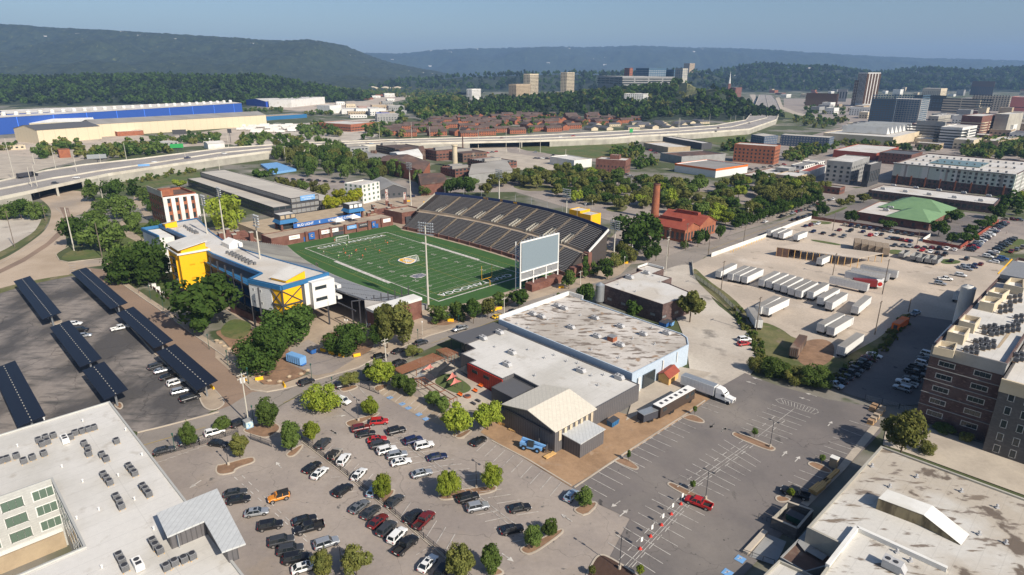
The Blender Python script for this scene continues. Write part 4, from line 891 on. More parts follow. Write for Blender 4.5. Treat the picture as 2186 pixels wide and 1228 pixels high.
for i in range(0,21):
 u=9.7+i*4.572;fq(u-.06,u+.06,.45,W_-.45)
for i in range(1,100):
 u=9.7+i*.9144
 for v in (18.8,31.2): fq(u-.05,u+.05,v-.3,v+.3)
 if i % 5: fq(u-.05,u+.05,1.0,1.6);fq(u-.05,u+.05,W_-1.6,W_-1.0)
fq(3,108,-5.6,-5.5,FY);fq(3,108,55.5,55.6,FY);fq(-1,112,24.95,25.05,FY);fq(3,3.1,-5.5,55.5,FY);fq(108,108.1,-5.5,55.5,FY);fq(55.4,55.5,-5.5,55.5,FY)
for u0,u1 in ((3,19.5),(91.5,108)): fq(u1,u1+.1,5,45,FY);fq(min(u0,u1),max(u0,u1),5,5.1,FY);fq(min(u0,u1),max(u0,u1),44.9,45,FY)
for i in range(36):
 a0,a1=i*pi/18,(i+1)*pi/18
 FY.poly([UV(55.4+cos(a)*r,25+sin(a)*r,zf+.02) for a,r in ((a0,9.15),(a1,9.15),(a1,9.27),(a0,9.27))])
for u in range(0,108,2):
 for v in (-3.3,53.3): fq(u,u+.5,v,v+.12)
FL.build('pitch_lines',[M['linew']],kind='structure');FY.build('yellow_pitch_lines',[M['yellow_line']],kind='structure')
mk=thing('pitch_lettering','white CHATTANOOGA end zone lettering, yard numbers and midfield emblem painted on the green pitch','pitch marking',UV(55,25,.15))
def ftext(s,u,v,size,mt,e1,e2,z=.17,bold=0,sx=1,nm='lettering'): text(nm,s,size,M[mt],mk,UV(u,v,z),e1,e2,.004,bold,sx)
def mtext(s,u,v,size,mt,e1,e2,**k): ftext(s,u,v,size,mt,e1,e2,**k)
for s,u in ((1,5.3),(-1,105.3)):
 q=MB();v0,v1=5.5,44.5;n=8
 out=[(u-2.6,v0+1.5),(u-1.6,v0),(u+1.6,v0),(u+2.6,v0+1.5),(u+2.6,v1-1.5),(u+1.6,v1),(u-1.6,v1),(u-2.6,v1-1.5)]
 c=MB();c.flat(pU(out),.150);c.build('emblem_border',[M['tan']],mk)
 c=MB();c.flat(pU([(u+(a-u)*.88,25+(b_-25)*.985) for a,b_ in out]),.156);c.build('emblem_field',[M['turf']],mk)
 e1=FV if s==1 else -FV;e2=-FU if s==1 else FU
 ftext('CHATTANOOGA',u,25,4.3,'navy',e1,e2,.162,.09,1.22)
 ftext('CHATTANOOGA',u,25,4.3,'white',e1,e2,.172,.0,1.22)
for i,nn in enumerate(('10','20','30','40','50','40','30','20','10')):
 u=9.7+9.144*(i+1)
 for v,s in ((9.3,-1),(W_-9.3,1)):
  ftext(nn[0]+' '+nn[1],u,v,2.6,'linew',-FU*s if 0 else FU*(1 if s < 0 else -1),FV*(1 if s < 0 else -1),nm='yard_number')
def pmark(pts,z,mt,nm='emblem'):
 if pts[0][0] < 70: pts=[(55.4+(u-55.4)*.74,25+(v-25)*.74) for u,v in pts]
 c=MB();c.flat(pU(pts),z);c.build(nm,[M[mt]],mk)
pmark([(47.6,23),(50.5,19.6),(61,19.4),(63,22),(61.5,27),(57.5,31),(50.5,30.2),(47.6,27)],.150,'navy')
pmark([(48.1,23.2),(50.8,20.2),(60.7,20),(62.4,22.2),(61,26.7),(57.2,30.4),(50.8,29.6),(48.1,26.7)],.160,'white')
pmark([(48.8,23.5),(51,21),(60,20.8),(61.4,22.6),(60,26.2),(57,29.5),(51,28.8),(48.8,26.3)],.170,'yellow')
pmark([(51.5,23),(57.5,22.5),(59.5,24.5),(57,27.5),(52,26.5)],.180,'linew')
pmark([(76,11),(80,11),(81.5,13.5),(80,18),(76,18),(75,14)],.150,'linew')
for i in range(4): pmark([(76.1+i*1.1,11.6),(76.8+i*1.1,11.6),(76.8+i*1.1,17.4),(76.1+i*1.1,17.4)],.160,'navy')
# stands
def curve_pts(f,u0,u1,n): return [(u0+(u1-u0)*i/n,f(u0+(u1-u0)*i/n)) for i in range(n+1)]
es=thing('east_grandstand','large two-tier open grandstand with dark metal benches on the far side of the pitch','grandstand',UV(63,64,0))
def stand_section(root,u0,u1,fa,fb,za,zb,rows,mtb,name,nseg=2):
 mb=MB();un=lambda i: u0+(u1-u0)*i/nseg
 for r in range(rows):
  t=(r+.35)/rows;z=za+(zb-za)*(r/rows)
  P=[UV(un(i),fa(un(i))+(fb(un(i))-fa(un(i)))*t,z) for i in range(nseg+1)]
  for a,c in zip(P,P[1:]): mb.beam(a+Vector((0,0,.42)),c+Vector((0,0,.42)),.42,.09,0)
 mb.build(name,[M[mtb]],root)
def stand_deck(root,u0,u1,fa,fb,za,zb,rows,nseg=14,mt='concw',name='deck'):
 mb=MB();us=[u0+(u1-u0)*i/nseg for i in range(nseg+1)]
 for r in range(rows):
  z=za+(zb-za)*(r/rows);z2=za+(zb-za)*((r+1)/rows)
  for a,c in zip(us,us[1:]):
   q=[UV(a,fa(a)+(fb(a)-fa(a))*r/rows,z),UV(c,fa(c)+(fb(c)-fa(c))*r/rows,z),UV(c,fa(c)+(fb(c)-fa(c))*(r+1)/rows,z),UV(a,fa(a)+(fb(a)-fa(a))*(r+1)/rows,z)]
   mb.poly(q);mb.poly([q[3],q[2],q[2]+Vector((0,0,z2-z)),q[3]+Vector((0,0,z2-z))])
 for u in (u0,u1):
  fp=[UV(u,fa(u)+(fb(u)-fa(u))*r/rows,za+(zb-za)*(r/rows)) for r in range(rows+1)]
  mb.poly([UV(u,fb(u),0),UV(u,fa(u),0)]+fp)
 mb.build(name,[M[mt]],root)
f1=lambda u: fe(u)+1.2
m0_=lambda u: me_(u)-.9
m1_=lambda u: me_(u)+1.0
stand_deck(es,0.5,124,f1,m0_,1.5,8.4,15,mt='stand',name='lower_deck');stand_deck(es,-2,126,m1_,be,9.3,16.6,15,mt='stand',name='upper_deck')
q=MB()                                               # cross walkway and its front wall, field wall
for a in range(31):
 u0,u1=-1+a*4.13,-1+(a+1)*4.13
 for fa,fb,z in ((m0_,m1_,8.5),): q.poly([UV(u0,fa(u0),z),UV(u1,fa(u1),z),UV(u1,fb(u1),z),UV(u0,fb(u0),z)])
 q.poly([UV(u0,m1_(u0),8.5),UV(u1,m1_(u1),8.5),UV(u1,m1_(u1),9.7),UV(u0,m1_(u0),9.7)])
q.build('cross_walkway',[M['walk']],es)
q=MB()
for a in range(30):
 u0,u1=.5+a*4.116,.5+(a+1)*4.116
 q.beam(UV(u0,fe(u0)+.9,.9),UV(u1,fe(u1)+.9,.9),.5,1.8)
 if a % 2: q.obox(UV(u0,fe(u0)+.75),1.0,.7,0,2.1)
q.build('front_wall',[M['brick']],es)
q=MB()
for a in range(30):
 u0,u1=.5+a*4.116,.5+(a+1)*4.116;q.poly([UV(u0,fe(u0)-1.1,.125),UV(u1,fe(u1)-1.1,.125),UV(u1,fe(u1)+.7,.125),UV(u0,fe(u0)+.7,.125)])
q.build('apron',[M['walk']],es)
AL=[0.8,14,28.5,42,55.5,69,82.5,96,110,123.6]
for i in range(9):
 stand_section(es,AL[i]+.8,AL[i+1]-.8,f1,m0_,1.5,8.4,15,'standg','bench_section');stand_section(es,AL[i]+.8,AL[i+1]-.8,m1_,be,9.3,16.6,15,'standg','bench_section')
for u in AL[1:-1]:
 for fa,fb,za,zb,wd,nm in ((f1,m0_,1.5,8.6,1.1,'aisle_stairs'),(m1_,be,9.4,16.8,1.1,'aisle_stairs')):
  q=MB()
  for r in range(20):
   t0,t1=r/20,(r+1)/20;va=fa(u)+(fb(u)-fa(u))*t0;vb=fa(u)+(fb(u)-fa(u))*t1;z=za+(zb-za)*t0+.12
   q.obox(UV(u,(va+vb)/2),wd,vb-va,z-.3,z)
  q.build(nm,[M['tan' if u < 70 or va < 80 else 'walk']],es)
 q=MB()                                           # vomitory side walls, sloping up from the walkway
 for s in (-1,1): q.poly([UV(u+s*1.1-2.4,m1_(u),8.5),UV(u+s*1.1-2.4,m1_(u)+7,8.6),UV(u+s*1.1-2.4,m1_(u)+7,12.6),UV(u+s*1.1-2.4,m1_(u),10.3)])
 q.poly([UV(u-3.5,m1_(u)+7,8.6),UV(u-1.3,m1_(u)+7,8.6),UV(u-1.3,m1_(u)+7,13),UV(u-3.5,m1_(u)+7,13)]);q.build('stair_opening_wall',[M['concw']],es)
q=MB();q2=MB()
for a in range(31):
 u0,u1=-2+a*4.13,-2+(a+1)*4.13;q.beam(UV(u0,be(u0)+.1,17.4),UV(u1,be(u1)+.1,17.4),.2,1.5);q2.beam(UV(u0,be(u0)+1.3,15.6),UV(u1,be(u1)+1.3,15.6),1.6,1.6)
 q2.beam(UV(u0,be(u0)+.6,0),UV(u0,be(u0)+.6,16.6),.5)
q.build('blue_rail_banner',[M['navy']],es);q2.build('rear_frame',[M['steeld']],es)
sgn=[(14,'BUD'),(28,'LIGHT'),(36,'GO'),(46,'MOCS'),(56,'UTC')]
for u,s in ((30,'GO MOCS'),(42,'UTC'),(52,'1890')): text('rail_lettering',s,1.5,M['yellow'],es,UV(u,be(u)-.15,17.4),-FU*-1,Vector((0,0,1)),.03)
for u in range(4,124,12):
 q=MB();q.cyl(UV(u,be(u)+.2,17),UV(u,be(u)+.2,22),.09);q.build('flag_post',[M['steel']],es)
q=MB();q.beam(UV(126.6,me_(126)+1,9.6),UV(126.6,be(126),17.4),.5,1.0);q.build('end_fascia',[M['whitew']],es)
q=MB();q.beam(UV(-2.4,me_(0)+1,9.6),UV(-2.4,be(0),17.4),.4,.8);q.build('end_fascia',[M['concw']],es)
q=MB();q.obox(UV(126,74),3,2.5,0,9.2);q.obox(UV(125.5,67),1,12,0,3.5);q.obox(UV(127,68),3,12,0,4.6);q.build('end_tower',[M['brick']],es)
# west stand
ws=thing('west_grandstand','curved stand of grey bench seats below the long suite building','grandstand',UV(56,-20,0))
wbk=lambda u: -36-3*(1-((u-50)/56)**2)
wf=lambda u: fw(u)-1.2
stand_deck(ws,-6,114,wf,wbk,1.4,10.5,28,mt='standg',name='seating_deck')
for i,(a,c) in enumerate(((-6,6),(7.4,20),(21.4,34),(35.4,48),(49.4,62),(63.4,76),(77.4,90),(91.4,103),(104.2,114))):
 stand_section(ws,a,c,wf,wbk,1.4,10.5,28,'concw' if c < 36 else 'ac','bench_section')
q=MB()
for a in range(30): u0,u1=-6+a*4,-2+a*4;q.beam(UV(u0,fw(u0)-.8,.8),UV(u1,fw(u1)-.8,.8),.3,1.6)
q.build('front_wall',[M['concw']],ws)
q=MB();q.obox(UV(117.5,-25),5,20,0,7.0);q.build('end_wall',[M['brick']],ws);q=MB();q.obox(UV(117.5,-25),5.4,20.4,7.0,8.0);q.build('wall_cap',[M['whitew']],ws)
q=MB()
for i in range(9): q.beam(UV(112,-15-i*3,0),UV(112,-15-i*3,10.5-.0*i),.35)
q.beam(UV(112,-15,7),UV(112,-39,10.5),.3);q.beam(UV(104,-40,8.2),UV(116,-40,8.2),.4);q.build('end_frame',[M['steeld']],ws)
# press box building
pz=18.0
ro=[(-24,-58.6),(-26,-41),(-10,-43.5),(6,-46.5),(27,-48.6),(47,-48),(68,-45),(83,-42.5),(98,-40),(101,-58.6),(86,-63),(82.3,-57),(44,-60),(10,-58)]
pb,_=bld('press_box_building','long white-roofed suite and press box building with blue fascia above the near grandstand',pU(ro),pz,'dgrey','roofw',.35,.4,z0=8.6,zf=9.2,trim='bluetrim')
q=MB()
for a,c in zip(ro[9:]+ro[:1],ro[10:]+ro[:2]):
 q.beam(UV(*a,pz-.6),UV(*c,pz-.6),.8,1.5)
q.beam(UV(98.4,-39.6,pz-.6),UV(101.4,-58.6,pz-.6),.8,1.5);q.beam(UV(101.4,-58.9,pz-.6),UV(86,-63.4,pz-.6),.8,1.5);q.build('fascia',[M['bluetrim']],pb)
q=MB()
for u in [x*7.5 for x in range(5,12)]: q.beam(UV(u,-61.5,0),UV(u,-61.5,pz-1),.45)
for z in (5,9.3,13.5): q.beam(UV(36,-61.5,z),UV(84,-61.5,z),.4,.5);q.beam(UV(36,-61.5,z+1.1),UV(84,-61.5,z+1.1),.1,.1)
for u in (86,93,101.5): q.beam(UV(u,-63.2 if u < 95 else -58.8,0),UV(u,-63.2 if u < 95 else -58.8,pz-1.4),.45)
q.beam(UV(102.3,-52,0),UV(102.3,-52,9),.5);q.beam(UV(102.3,-43,0),UV(102.3,-43,9),.5);q.build('frame',[M['steeld']],pb)
q=MB()
for z in (4.8,9.1,13.3): q.box(0,0,0,0,0,0) if 0 else q.flat(pU([(34,-61.6),(84,-61.6),(84,-50),(34,-50)]),z)
q.build('gallery_floor',[M['bluetrim']],pb)
q=MB();q.poly([UV(36,-52.5,0),UV(84,-52.5,0),UV(84,-52.5,pz-1),UV(36,-52.5,pz-1)]);q.build('rear_wall',[M['dgrey']],pb)
q=MB();q.prism(pU([(86,-63.5),(96.6,-60.4),(96.6,-54),(86,-54)]),8.2,pz-1.4);q.build('stair_wall',[M['panelw']],pb)
q=MB();q.prism(pU([(96.8,-60.2),(101.45,-58.9),(101.45,-51.8),(96.8,-52)]),1.5,pz-1.4);q.build('yellow_stair_tower',[M['yellow']],pb)
q=MB()
for z0,z1 in ((2,6.6),(6.6,11.2),(11.2,16.4)):
 for A,B in (((96.8,-60.5),(101.5,-59.1)),((101.7,-58.8),(101.7,-51.8))):
  q.beam(UV(*A,z0),UV(*B,z1),.28);q.beam(UV(*A,z1),UV(*B,z0),.28);q.beam(UV(*A,z0),UV(*B,z0),.4)
q.build('cross_brace',[M['steeld']],pb)
q=MB();q.prism(pU([(99,-48.4),(102.6,-48.4),(102.6,-39.8),(99,-39.8)]),7.4,pz-1);q.prism(pU([(88,-50),(100.2,-50),(100.2,-40.2),(88,-40.2)]),8.6,pz-.9);q.build('white_suite_wall',[M['whitew']],pb)
for z in (10.6,14.8): put('window',winmesh(4.2,1.1,'glass','steel',3),pb,UV(102.62,-45.2,z)-pb.location,UA+pi/2)
for z,w_ in ((10.2,1),(14.6,1)):
 for u in (88,91.5): put('window',winmesh(.9,1.0,'ac','white',0),pb,UV(u,-63.5+(u-86)*.292,z)-pb.location,UA+R(15))
q=MB()
for z in (9.3,13.4): q.prism(pU([(98,-38.6),(102,-38.6),(102,-37.0),(98,-37)]),z-.8,z+.4,0)
q.build('balcony',[M['whitew']],pb)
q=MB();q.add([UV(91,-57.5,pz-.2),UV(98.5,-55.5,pz-.2),UV(98.5,-48.5,pz-.2),UV(91,-50.5,pz-.2),UV(91,-57.5,pz+.6),UV(98.5,-55.5,pz+.6),UV(98.5,-48.5,pz+2.8),UV(91,-50.5,pz+2.8)],[(0,1,5,4),(1,2,6,5),(2,3,7,6),(3,0,4,7)]);q.build('penthouse_wall',[M['yellow']],pb)
q=MB();q.poly([UV(90.7,-58,pz+.65),UV(98.9,-55.9,pz+.65),UV(98.9,-48,pz+3.0),UV(90.7,-50,pz+3)]);q.build('penthouse_roof',[M['roofc']],pb)
q=MB();q.add([UV(-22,-58,pz-.2),UV(-14,-59,pz-.2),UV(-14,-54,pz-.2),UV(-22,-53,pz-.2),UV(-22,-58,pz+.6),UV(-14,-59,pz+2),UV(-14,-54,pz+2.6),UV(-22,-53,pz+.9)],[(0,1,5,4),(1,2,6,5),(2,3,7,6),(3,0,4,7)]);q.build('penthouse_wall',[M['yellow']],pb)
q=MB();q.poly([UV(-22.3,-58.3,pz+.7),UV(-13.7,-59.4,pz+2.1),UV(-13.7,-53.7,pz+2.7),UV(-22.3,-52.7,pz+1.0)]);q.build('penthouse_roof',[M['roofc']],pb)
q=MB();q.prism(pU([(-25,-66),(-4,-65),(-4,-59),(-24,-59)]),0,16);q.build('north_wing',[M['whitew']],pb)
q=MB();q.beam(UV(-25,-66.2,pz-1.2),UV(-4,-65.2,pz-1.2),.6,1.4);q.beam(UV(-25.2,-66,pz-1.2),UV(-25.2,-58,pz-1.2),.6,1.4);q.build('north_wing_fascia',[M['bluetrim']],pb)
# yellow stair tower building
yt=thing('yellow_tower','bright yellow four-storey elevator tower with white pitched roof beside the suite building','tower',UV(31,-63,0))
q=MB();yp=pU([(24,-70),(38,-70.4),(38,-58.5),(24,-58.5)])
q.prism(yp,4,18.6);q.build('wall',[M['yellow']],yt)
q=MB();q.prism(pU([(24.1,-69.9),(37.9,-70.3),(37.9,-59.1),(24.1,-59.1)]),-.3,4.0);q.build('brick_base',[M['brickd']],yt)
q=MB();q.add([UV(25,-69,18.6),UV(38,-69.4,18.6),UV(38,-60,18.6),UV(25,-60,18.6),UV(25,-69,20),UV(38,-69.4,20),UV(38,-60,21.6),UV(25,-60,21.6)],[(0,1,5,4),(1,2,6,5),(2,3,7,6),(3,0,4,7)]);q.build('upper_wall',[M['yellow']],yt)
q=MB();q.add([UV(24.2,-70.4,20.0),UV(38.8,-70.8,20),UV(38.8,-59.4,21.9),UV(24.2,-59.4,21.9),UV(24.2,-70.4,20.3),UV(38.8,-70.8,20.3),UV(38.8,-59.4,22.2),UV(24.2,-59.4,22.2)],[(4,5,6,7),(0,1,5,4),(1,2,6,5),(3,0,4,7)]);q.build('roof',[M['roofc']],yt)
q=MB();q.beam(UV(38.2,-70.7,18.4),UV(38.2,-58.8,18.4),.7,.7);q.beam(UV(23.7,-70.4,18.4),UV(38.4,-70.8,18.4),.6,.6);q.build('cornice',[M['whitew']],yt)
for z in (7,10.5,14): put('window',winmesh(4.2,2.4,'glass','white',3),yt,UV(31,-70.35,z)-yt.location,UA)
q=MB();q.box(0,0,0,0,0,0);q=MB()
for u in (27.4,34.6): q.obox(UV(u,-70.6),.5,.5,4,18.4)
q.build('corner_pier',[M['yellow']],yt)
for z in (5.2,8.8,12.3,15.8): q=MB();q.obox(UV(31,-70.8),6,.8,z-.1,z+.15);q.build('balcony_slab',[M['steeld']],yt)
for v,z in ((-66,13.5),(-62,13.5),(-66,8),(-62,9)): put('louvre',winmesh(1.6,.35,'yellow','yellow',0),yt,UV(38.02,v,z)-yt.location,UA+pi/2)
tag_t=MB();tag_t.prism(pU([(33,-52),(41,-52),(41,-46.5),(33,-46.5)]),pz-.3,pz+1.4)
tag_t.add([UV(33,-52,pz+1.4),UV(41,-52,pz+1.4),UV(41,-46.5,pz+1.4),UV(33,-46.5,pz+1.4),UV(34,-49.2,pz+3),UV(40,-49.2,pz+3)],[(0,1,5,4),(1,2,5),(2,3,4,5),(3,0,4)])
tag_t.build('tent',[M['white']],None,None,label='white frame tent pitched on the suite building roof',cat='tent')
for i in range(22):
 u,v=(47+i*1.5,-55.2) if i < 16 else (-12+(i-16)*3.4,-51.5-(i % 2)*1.6)
 ac(UV(u,v+(i % 2)*1.3),pz-.35,UA,'small condenser in the row along the suite building roof','condensers on the suite building roof',1.1)
for i in range(4): ac(UV(-4+i*3,-52.6),pz-.35,UA,'small condenser in the row along the suite building roof','condensers on the suite building roof',1.1)
# floodlight masts
mast(vA,848,695,34,7,4,'floodlight mast standing between the pitch corner and the near trees',facing=UA+pi*.62,p=UV(116,-9))
W1=(('floodlight mast at the south end of the suite building roof',62,-47),('floodlight mast at the middle of the suite building',8,-36),('floodlight mast at the north end of the suite building roof',-5,-50))
for (lb,u,v),(x,y,yt_) in zip(W1,((905,420,0),(610,150,0),(490,200,0))):
 P=UV(u,v);P=G(*{62: (555,551),8: (480,508),-5: (442,497)}[u],18.0 if u !=8 else 6.0);hh_=0
 yy={62: 462,8: 403,-5: 419}[u];lo=18
 while PJ((P.x,P.y,lo))[1] > yy and lo < 80: lo +=.25
 mast(None,0,0,lo,5,4,lb,facing=UA+pi/2,p=(P.x,P.y))
for x,y,v,lb in ((874,300,97,'floodlight mast behind the north end of the large grandstand'),(1062,315,104,'floodlight mast behind the middle of the large grandstand'),(1203,356,104,'floodlight mast behind the southern half of the large grandstand'),(1305,424,92,'floodlight mast at the south corner of the large grandstand')):
 # stands just behind the stand: find u so that the mast is seen in column x
 u=solve_x(UV(0,v),FU,x+4);P=UV(u,v);z=10.0
 while PJ((P.x,P.y,z))[1] > y+49 and z < 80: z +=.25
 mast(None,0,0,z,6,4,lb,facing=UA-pi/2,p=(P.x,P.y))
# scoreboard
sb=thing('scoreboard','huge video scoreboard seen from behind its pale grey panel in a white steel frame','scoreboard',UV(125,43,0))
Z0,Z1=9.2,21.3
q=MB();q.obox(UV(125.6,42),1.6,22,Z0,Z1);q.build('panel',[M['led']],sb)
q=MB()
for v in (30.4,53.4): q.beam(UV(126.3,v,0),UV(126.3,v,Z1+.4),.5);q.beam(UV(123.5,v,0),UV(123.5,v,Z1+.2),.35)
q.beam(UV(126.3,30.4,Z1+.3),UV(126.3,53.4,Z1+.3),.5);q.beam(UV(126.5,30.4,Z0-.2),UV(126.5,53.4,Z0-.2),.5);q.beam(UV(126.5,30.4,Z0-3.6),UV(126.5,53.4,Z0-3.6),.5)
for v in (38,45.8): q.beam(UV(126.4,v,0),UV(126.4,v,Z0),.45)
for v in (37,43,50): q.beam(UV(123.6,v,0),UV(123.6,v,Z0-3),.4)
q.build('frame',[M['white']],sb)
q=MB()
z=1.0
while z < Z1-1.6:
 q.beam(UV(126.3,30.4,z),UV(123.5,30.4,z+1.6),.14);q.beam(UV(123.5,30.4,z),UV(126.3,30.4,z+1.6),.14);q.beam(UV(126.3,30.4,z),UV(123.5,30.4,z),.14);z +=1.6
q.build('side_truss',[M['bluetrim']],sb)
q=MB()
for a,c in ((30.8,37.6),(38.4,45.4),(46.2,53.1)): q.obox(UV(125.8,(a+c)/2),.8,c-a,Z0-3.4,Z0-.5)
q.build('lower_panel',[M['ac']],sb)
q=MB()
for i in range(12): q.cyl(UV(125.6,31.5+i*1.8,Z1+.5),UV(125.6,31.5+i*1.8,Z1+1.0),.25,.3)
for v in (36,42,49,54): q.beam(UV(126.5,v,Z0-2),UV(129,v+1,Z0-2),.12)
q.build('lamp_bar',[M['steel']],sb)
q=MB();q.obox(UV(126.5,44.5),4,19,0,3.2);q.build('brick_base',[M['brick']],sb)
# north end brick building with banners
nb,npoly=bld('brick_concourse_building','low brick concourse building behind the far end zone hung with banners',pU([(-12.3,-11.5),(-12.3,63),(-24,63),(-24,-11.5)]),5.0,'brick','walk',.25,.3)
q=MB()
for v in (7.5,15.5,22,31,38.5,46,55): q=MB();q.obox(UV(-11.9,v),1.2,1.2,0,5.4);q.build('pier',[M['brick']],nb)
q=MB();q.obox(UV(-12.25,26.7),.3,6.5,2.8,4.6,m=0);q.obox(UV(-12.2,26.7),.4,6.5,.2,2.2);q.build('opening',[M['steeld']],nb)
for v,w_,s,mt,tm in ((1,6,'Southern','white','orange'),(10.5,3.4,'C','blue','yellow'),(18.5,6.4,'Coke','white','red'),(26.5-3,6,'EPB','white','teal'),(35,6,'Parkway','bluel','white'),(42.3,6,'9 15 57 79','steeld','white'),(49.3,2.6,'C','blue','yellow'),(58,6.4,'First','white','bluel')):
 q=MB();hz_=2.0 if w_ > 4 else 3.6;q.obox(UV(-11.5 if 7 < v < 54 else -12.1,v),.15,w_,4.5-hz_,4.6);bn=q.build('banner',[M[mt]],nb,label='%s banner' % {'white': 'white','blue': 'blue','bluel': 'light blue','steeld': 'black'}[mt])
 text('banner_lettering',s,1.0 if w_ > 4 else 2,M[tm],nb,UV(-11.4 if 7 < v < 54 else -12.0,v,4.6-hz_/2),FV,Vector((0,0,1)),.02)
for v in (7,51.8): put('door',winmesh(1.9,2.5,'blue','steeld',0),nb,UV(-12.28,v,1.4)-nb.location,UA+pi/2)
bl=thing('blue_railing_banner','long blue banner lettered BUD LIGHT along the terrace rail above the far end zone','banner',UV(-25,28,5))
q=MB();q.obox(UV(-24.6,28),.2,42,5.2,7.6);q.build('cloth',[M['blue']],bl)
for v,s in ((14,'BUD LIGHT'),(38.5,'BUD LIGHT'),(22.5,'E'),(29.5,'UTC')): text('lettering',s,1.9 if len(s) > 3 else 1.7,M['white'],bl,UV(-24.45,v,6.3),FV,Vector((0,0,1)),.02,.02)
for u,v,lb in ((-17.5,30,'nearer of the two white tents on the brick terrace'),(-19,41,'white tent on the brick terrace, right of the other tent')):
 q=MB();c=[(-2.8,-2.8),(2.8,-2.8),(2.8,2.8),(-2.8,2.8)]
 r=thing('canopy_tent',lb,'tent',UV(u,v,4.8));q.add([UV(u+a,v+b_,7.2) for a,b_ in c]+[UV(u+a,v+b_,6.9) for a,b_ in c]+[UV(u,v,9)],[(0,1,8),(1,2,8),(2,3,8),(3,0,8)]+[(i+4,(i+1) % 4+4,(i+1) % 4,i) for i in range(4)]);q.build('canopy',[M['white']],r)
 for a,b_ in c: q=MB();q.cyl(UV(u+a,v+b_,4.8),UV(u+a,v+b_,7),.06);q.build('leg',[M['steel']],r)
for i,(v,lb) in enumerate(((5,'dark two-level ticket kiosk with a blue roof left of the terrace banner'),(47,'dark two-level ticket kiosk with a blue roof right of the terrace banner'))):
 r=thing('entrance_kiosk',lb,'kiosk',UV(-29,v,5))
 q=MB();q.prism(pU([(-33,v-4.5),(-26,v-4.5),(-26,v+4.5),(-33,v+4.5)]),10.2,13);q.build('upper_box',[M['dgrey']],r)
 q=MB();q.add([UV(-34,v-5.5,8.4),UV(-24.5,v-5.5,8.4),UV(-24.5,v+5.5,8.4),UV(-34,v+5.5,8.4),UV(-33,v-4.5,10.2),UV(-26,v-4.5,10.2),UV(-26,v+4.5,10.2),UV(-33,v+4.5,10.2)],[(0,1,5,4),(1,2,6,5),(2,3,7,6),(3,0,4,7)]);q.build('roof',[M['bluetrim']],r)
 q=MB()
 for a,b_ in ((-32.5,v-4),(-26,v-4),(-26,v+4),(-32.5,v+4)): q.obox(UV(a,b_),1.1,1.1,0 if a < -30 else 4.9,8.6)
 q.build('pier',[M['brick']],r);q=MB();q.prism(pU([(-32,v-3.4),(-27,v-3.4),(-27,v+3.4),(-32,v+3.4)]),4.9,8.4);q.build('booth',[M['glass']],r)
 q=MB()
 for k in (-3,0,3): q.obox(UV(-25.9,v+k),.1,2.2,10.8,12.6)
 q.build('sign_panel',[M['white' if i else 'tan']],r)
 q=MB();q.flat(pU([(-32.6,v-4.1),(-26.4,v-4.1),(-26.4,v+4.1),(-32.6,v+4.1)]),13.02);q.build('top',[M['roofw']],r)
q=MB();q.prism(pU([(-60,-9),(-24.3,-9),(-24.3,62),(-60,62)]),0,4.6);q.build('terrace',[M['tan']],None,kind='structure')
for i,(u,v) in enumerate(((-26,-16),(-28,-24),(-34,-20),(-36,-28),(-42,-22),(-26,55),(-30,60),(-36,66),(-44,70),(-30,72),(-22,68),(-20,76),(-40,80))):
 r=thing('brick_pier','brick gate pier on the stadium entrance steps %s' % ('left of the terrace' if v < 0 else 'right of the terrace'),'brick pier',UV(u,v,0),UA,'brick gate piers on the entrance steps %s' % ('left of the terrace' if v < 0 else 'right of the terrace'))
 q=MB();q.box(-.9,.9,-.9,.9,0,6.5);q.build('shaft',[M['brick']],r,(0,0,0));q=MB();q.box(-1.1,1.1,-1.1,1.1,6.5,6.9);q.build('cap',[M['concw']],r,(0,0,0))
q=MB()
for i in range(10): q.prism(pU([(-24-i*2,-40),(-22-i*2,-40),(-22-i*2,-13),(-24-i*2,-13)]),0,.5+i*.45)
q.build('entrance_steps',[M['brick']],kind='structure')
q=MB()
for i in range(10): q.prism(pU([(-24-i*2,64),(-22-i*2,64),(-22-i*2,84),(-24-i*2,84)]),0,.3+i*.4)
q.build('entrance_steps',[M['brick']],kind='structure')
tn,_=bld('tunnel_building','brick players tunnel with dark openings between the concourse and the large grandstand',pU([(-26,66),(-10,68),(-8,84),(-26,84)]),7,'brick','walk',.6,.4)
q=MB();q.obox(UV(-9.2,72),1.4,4.5,0,4.4);q.obox(UV(-8.4,79),1.4,6,0,5);q.build('opening',[M['steeld']],tn)
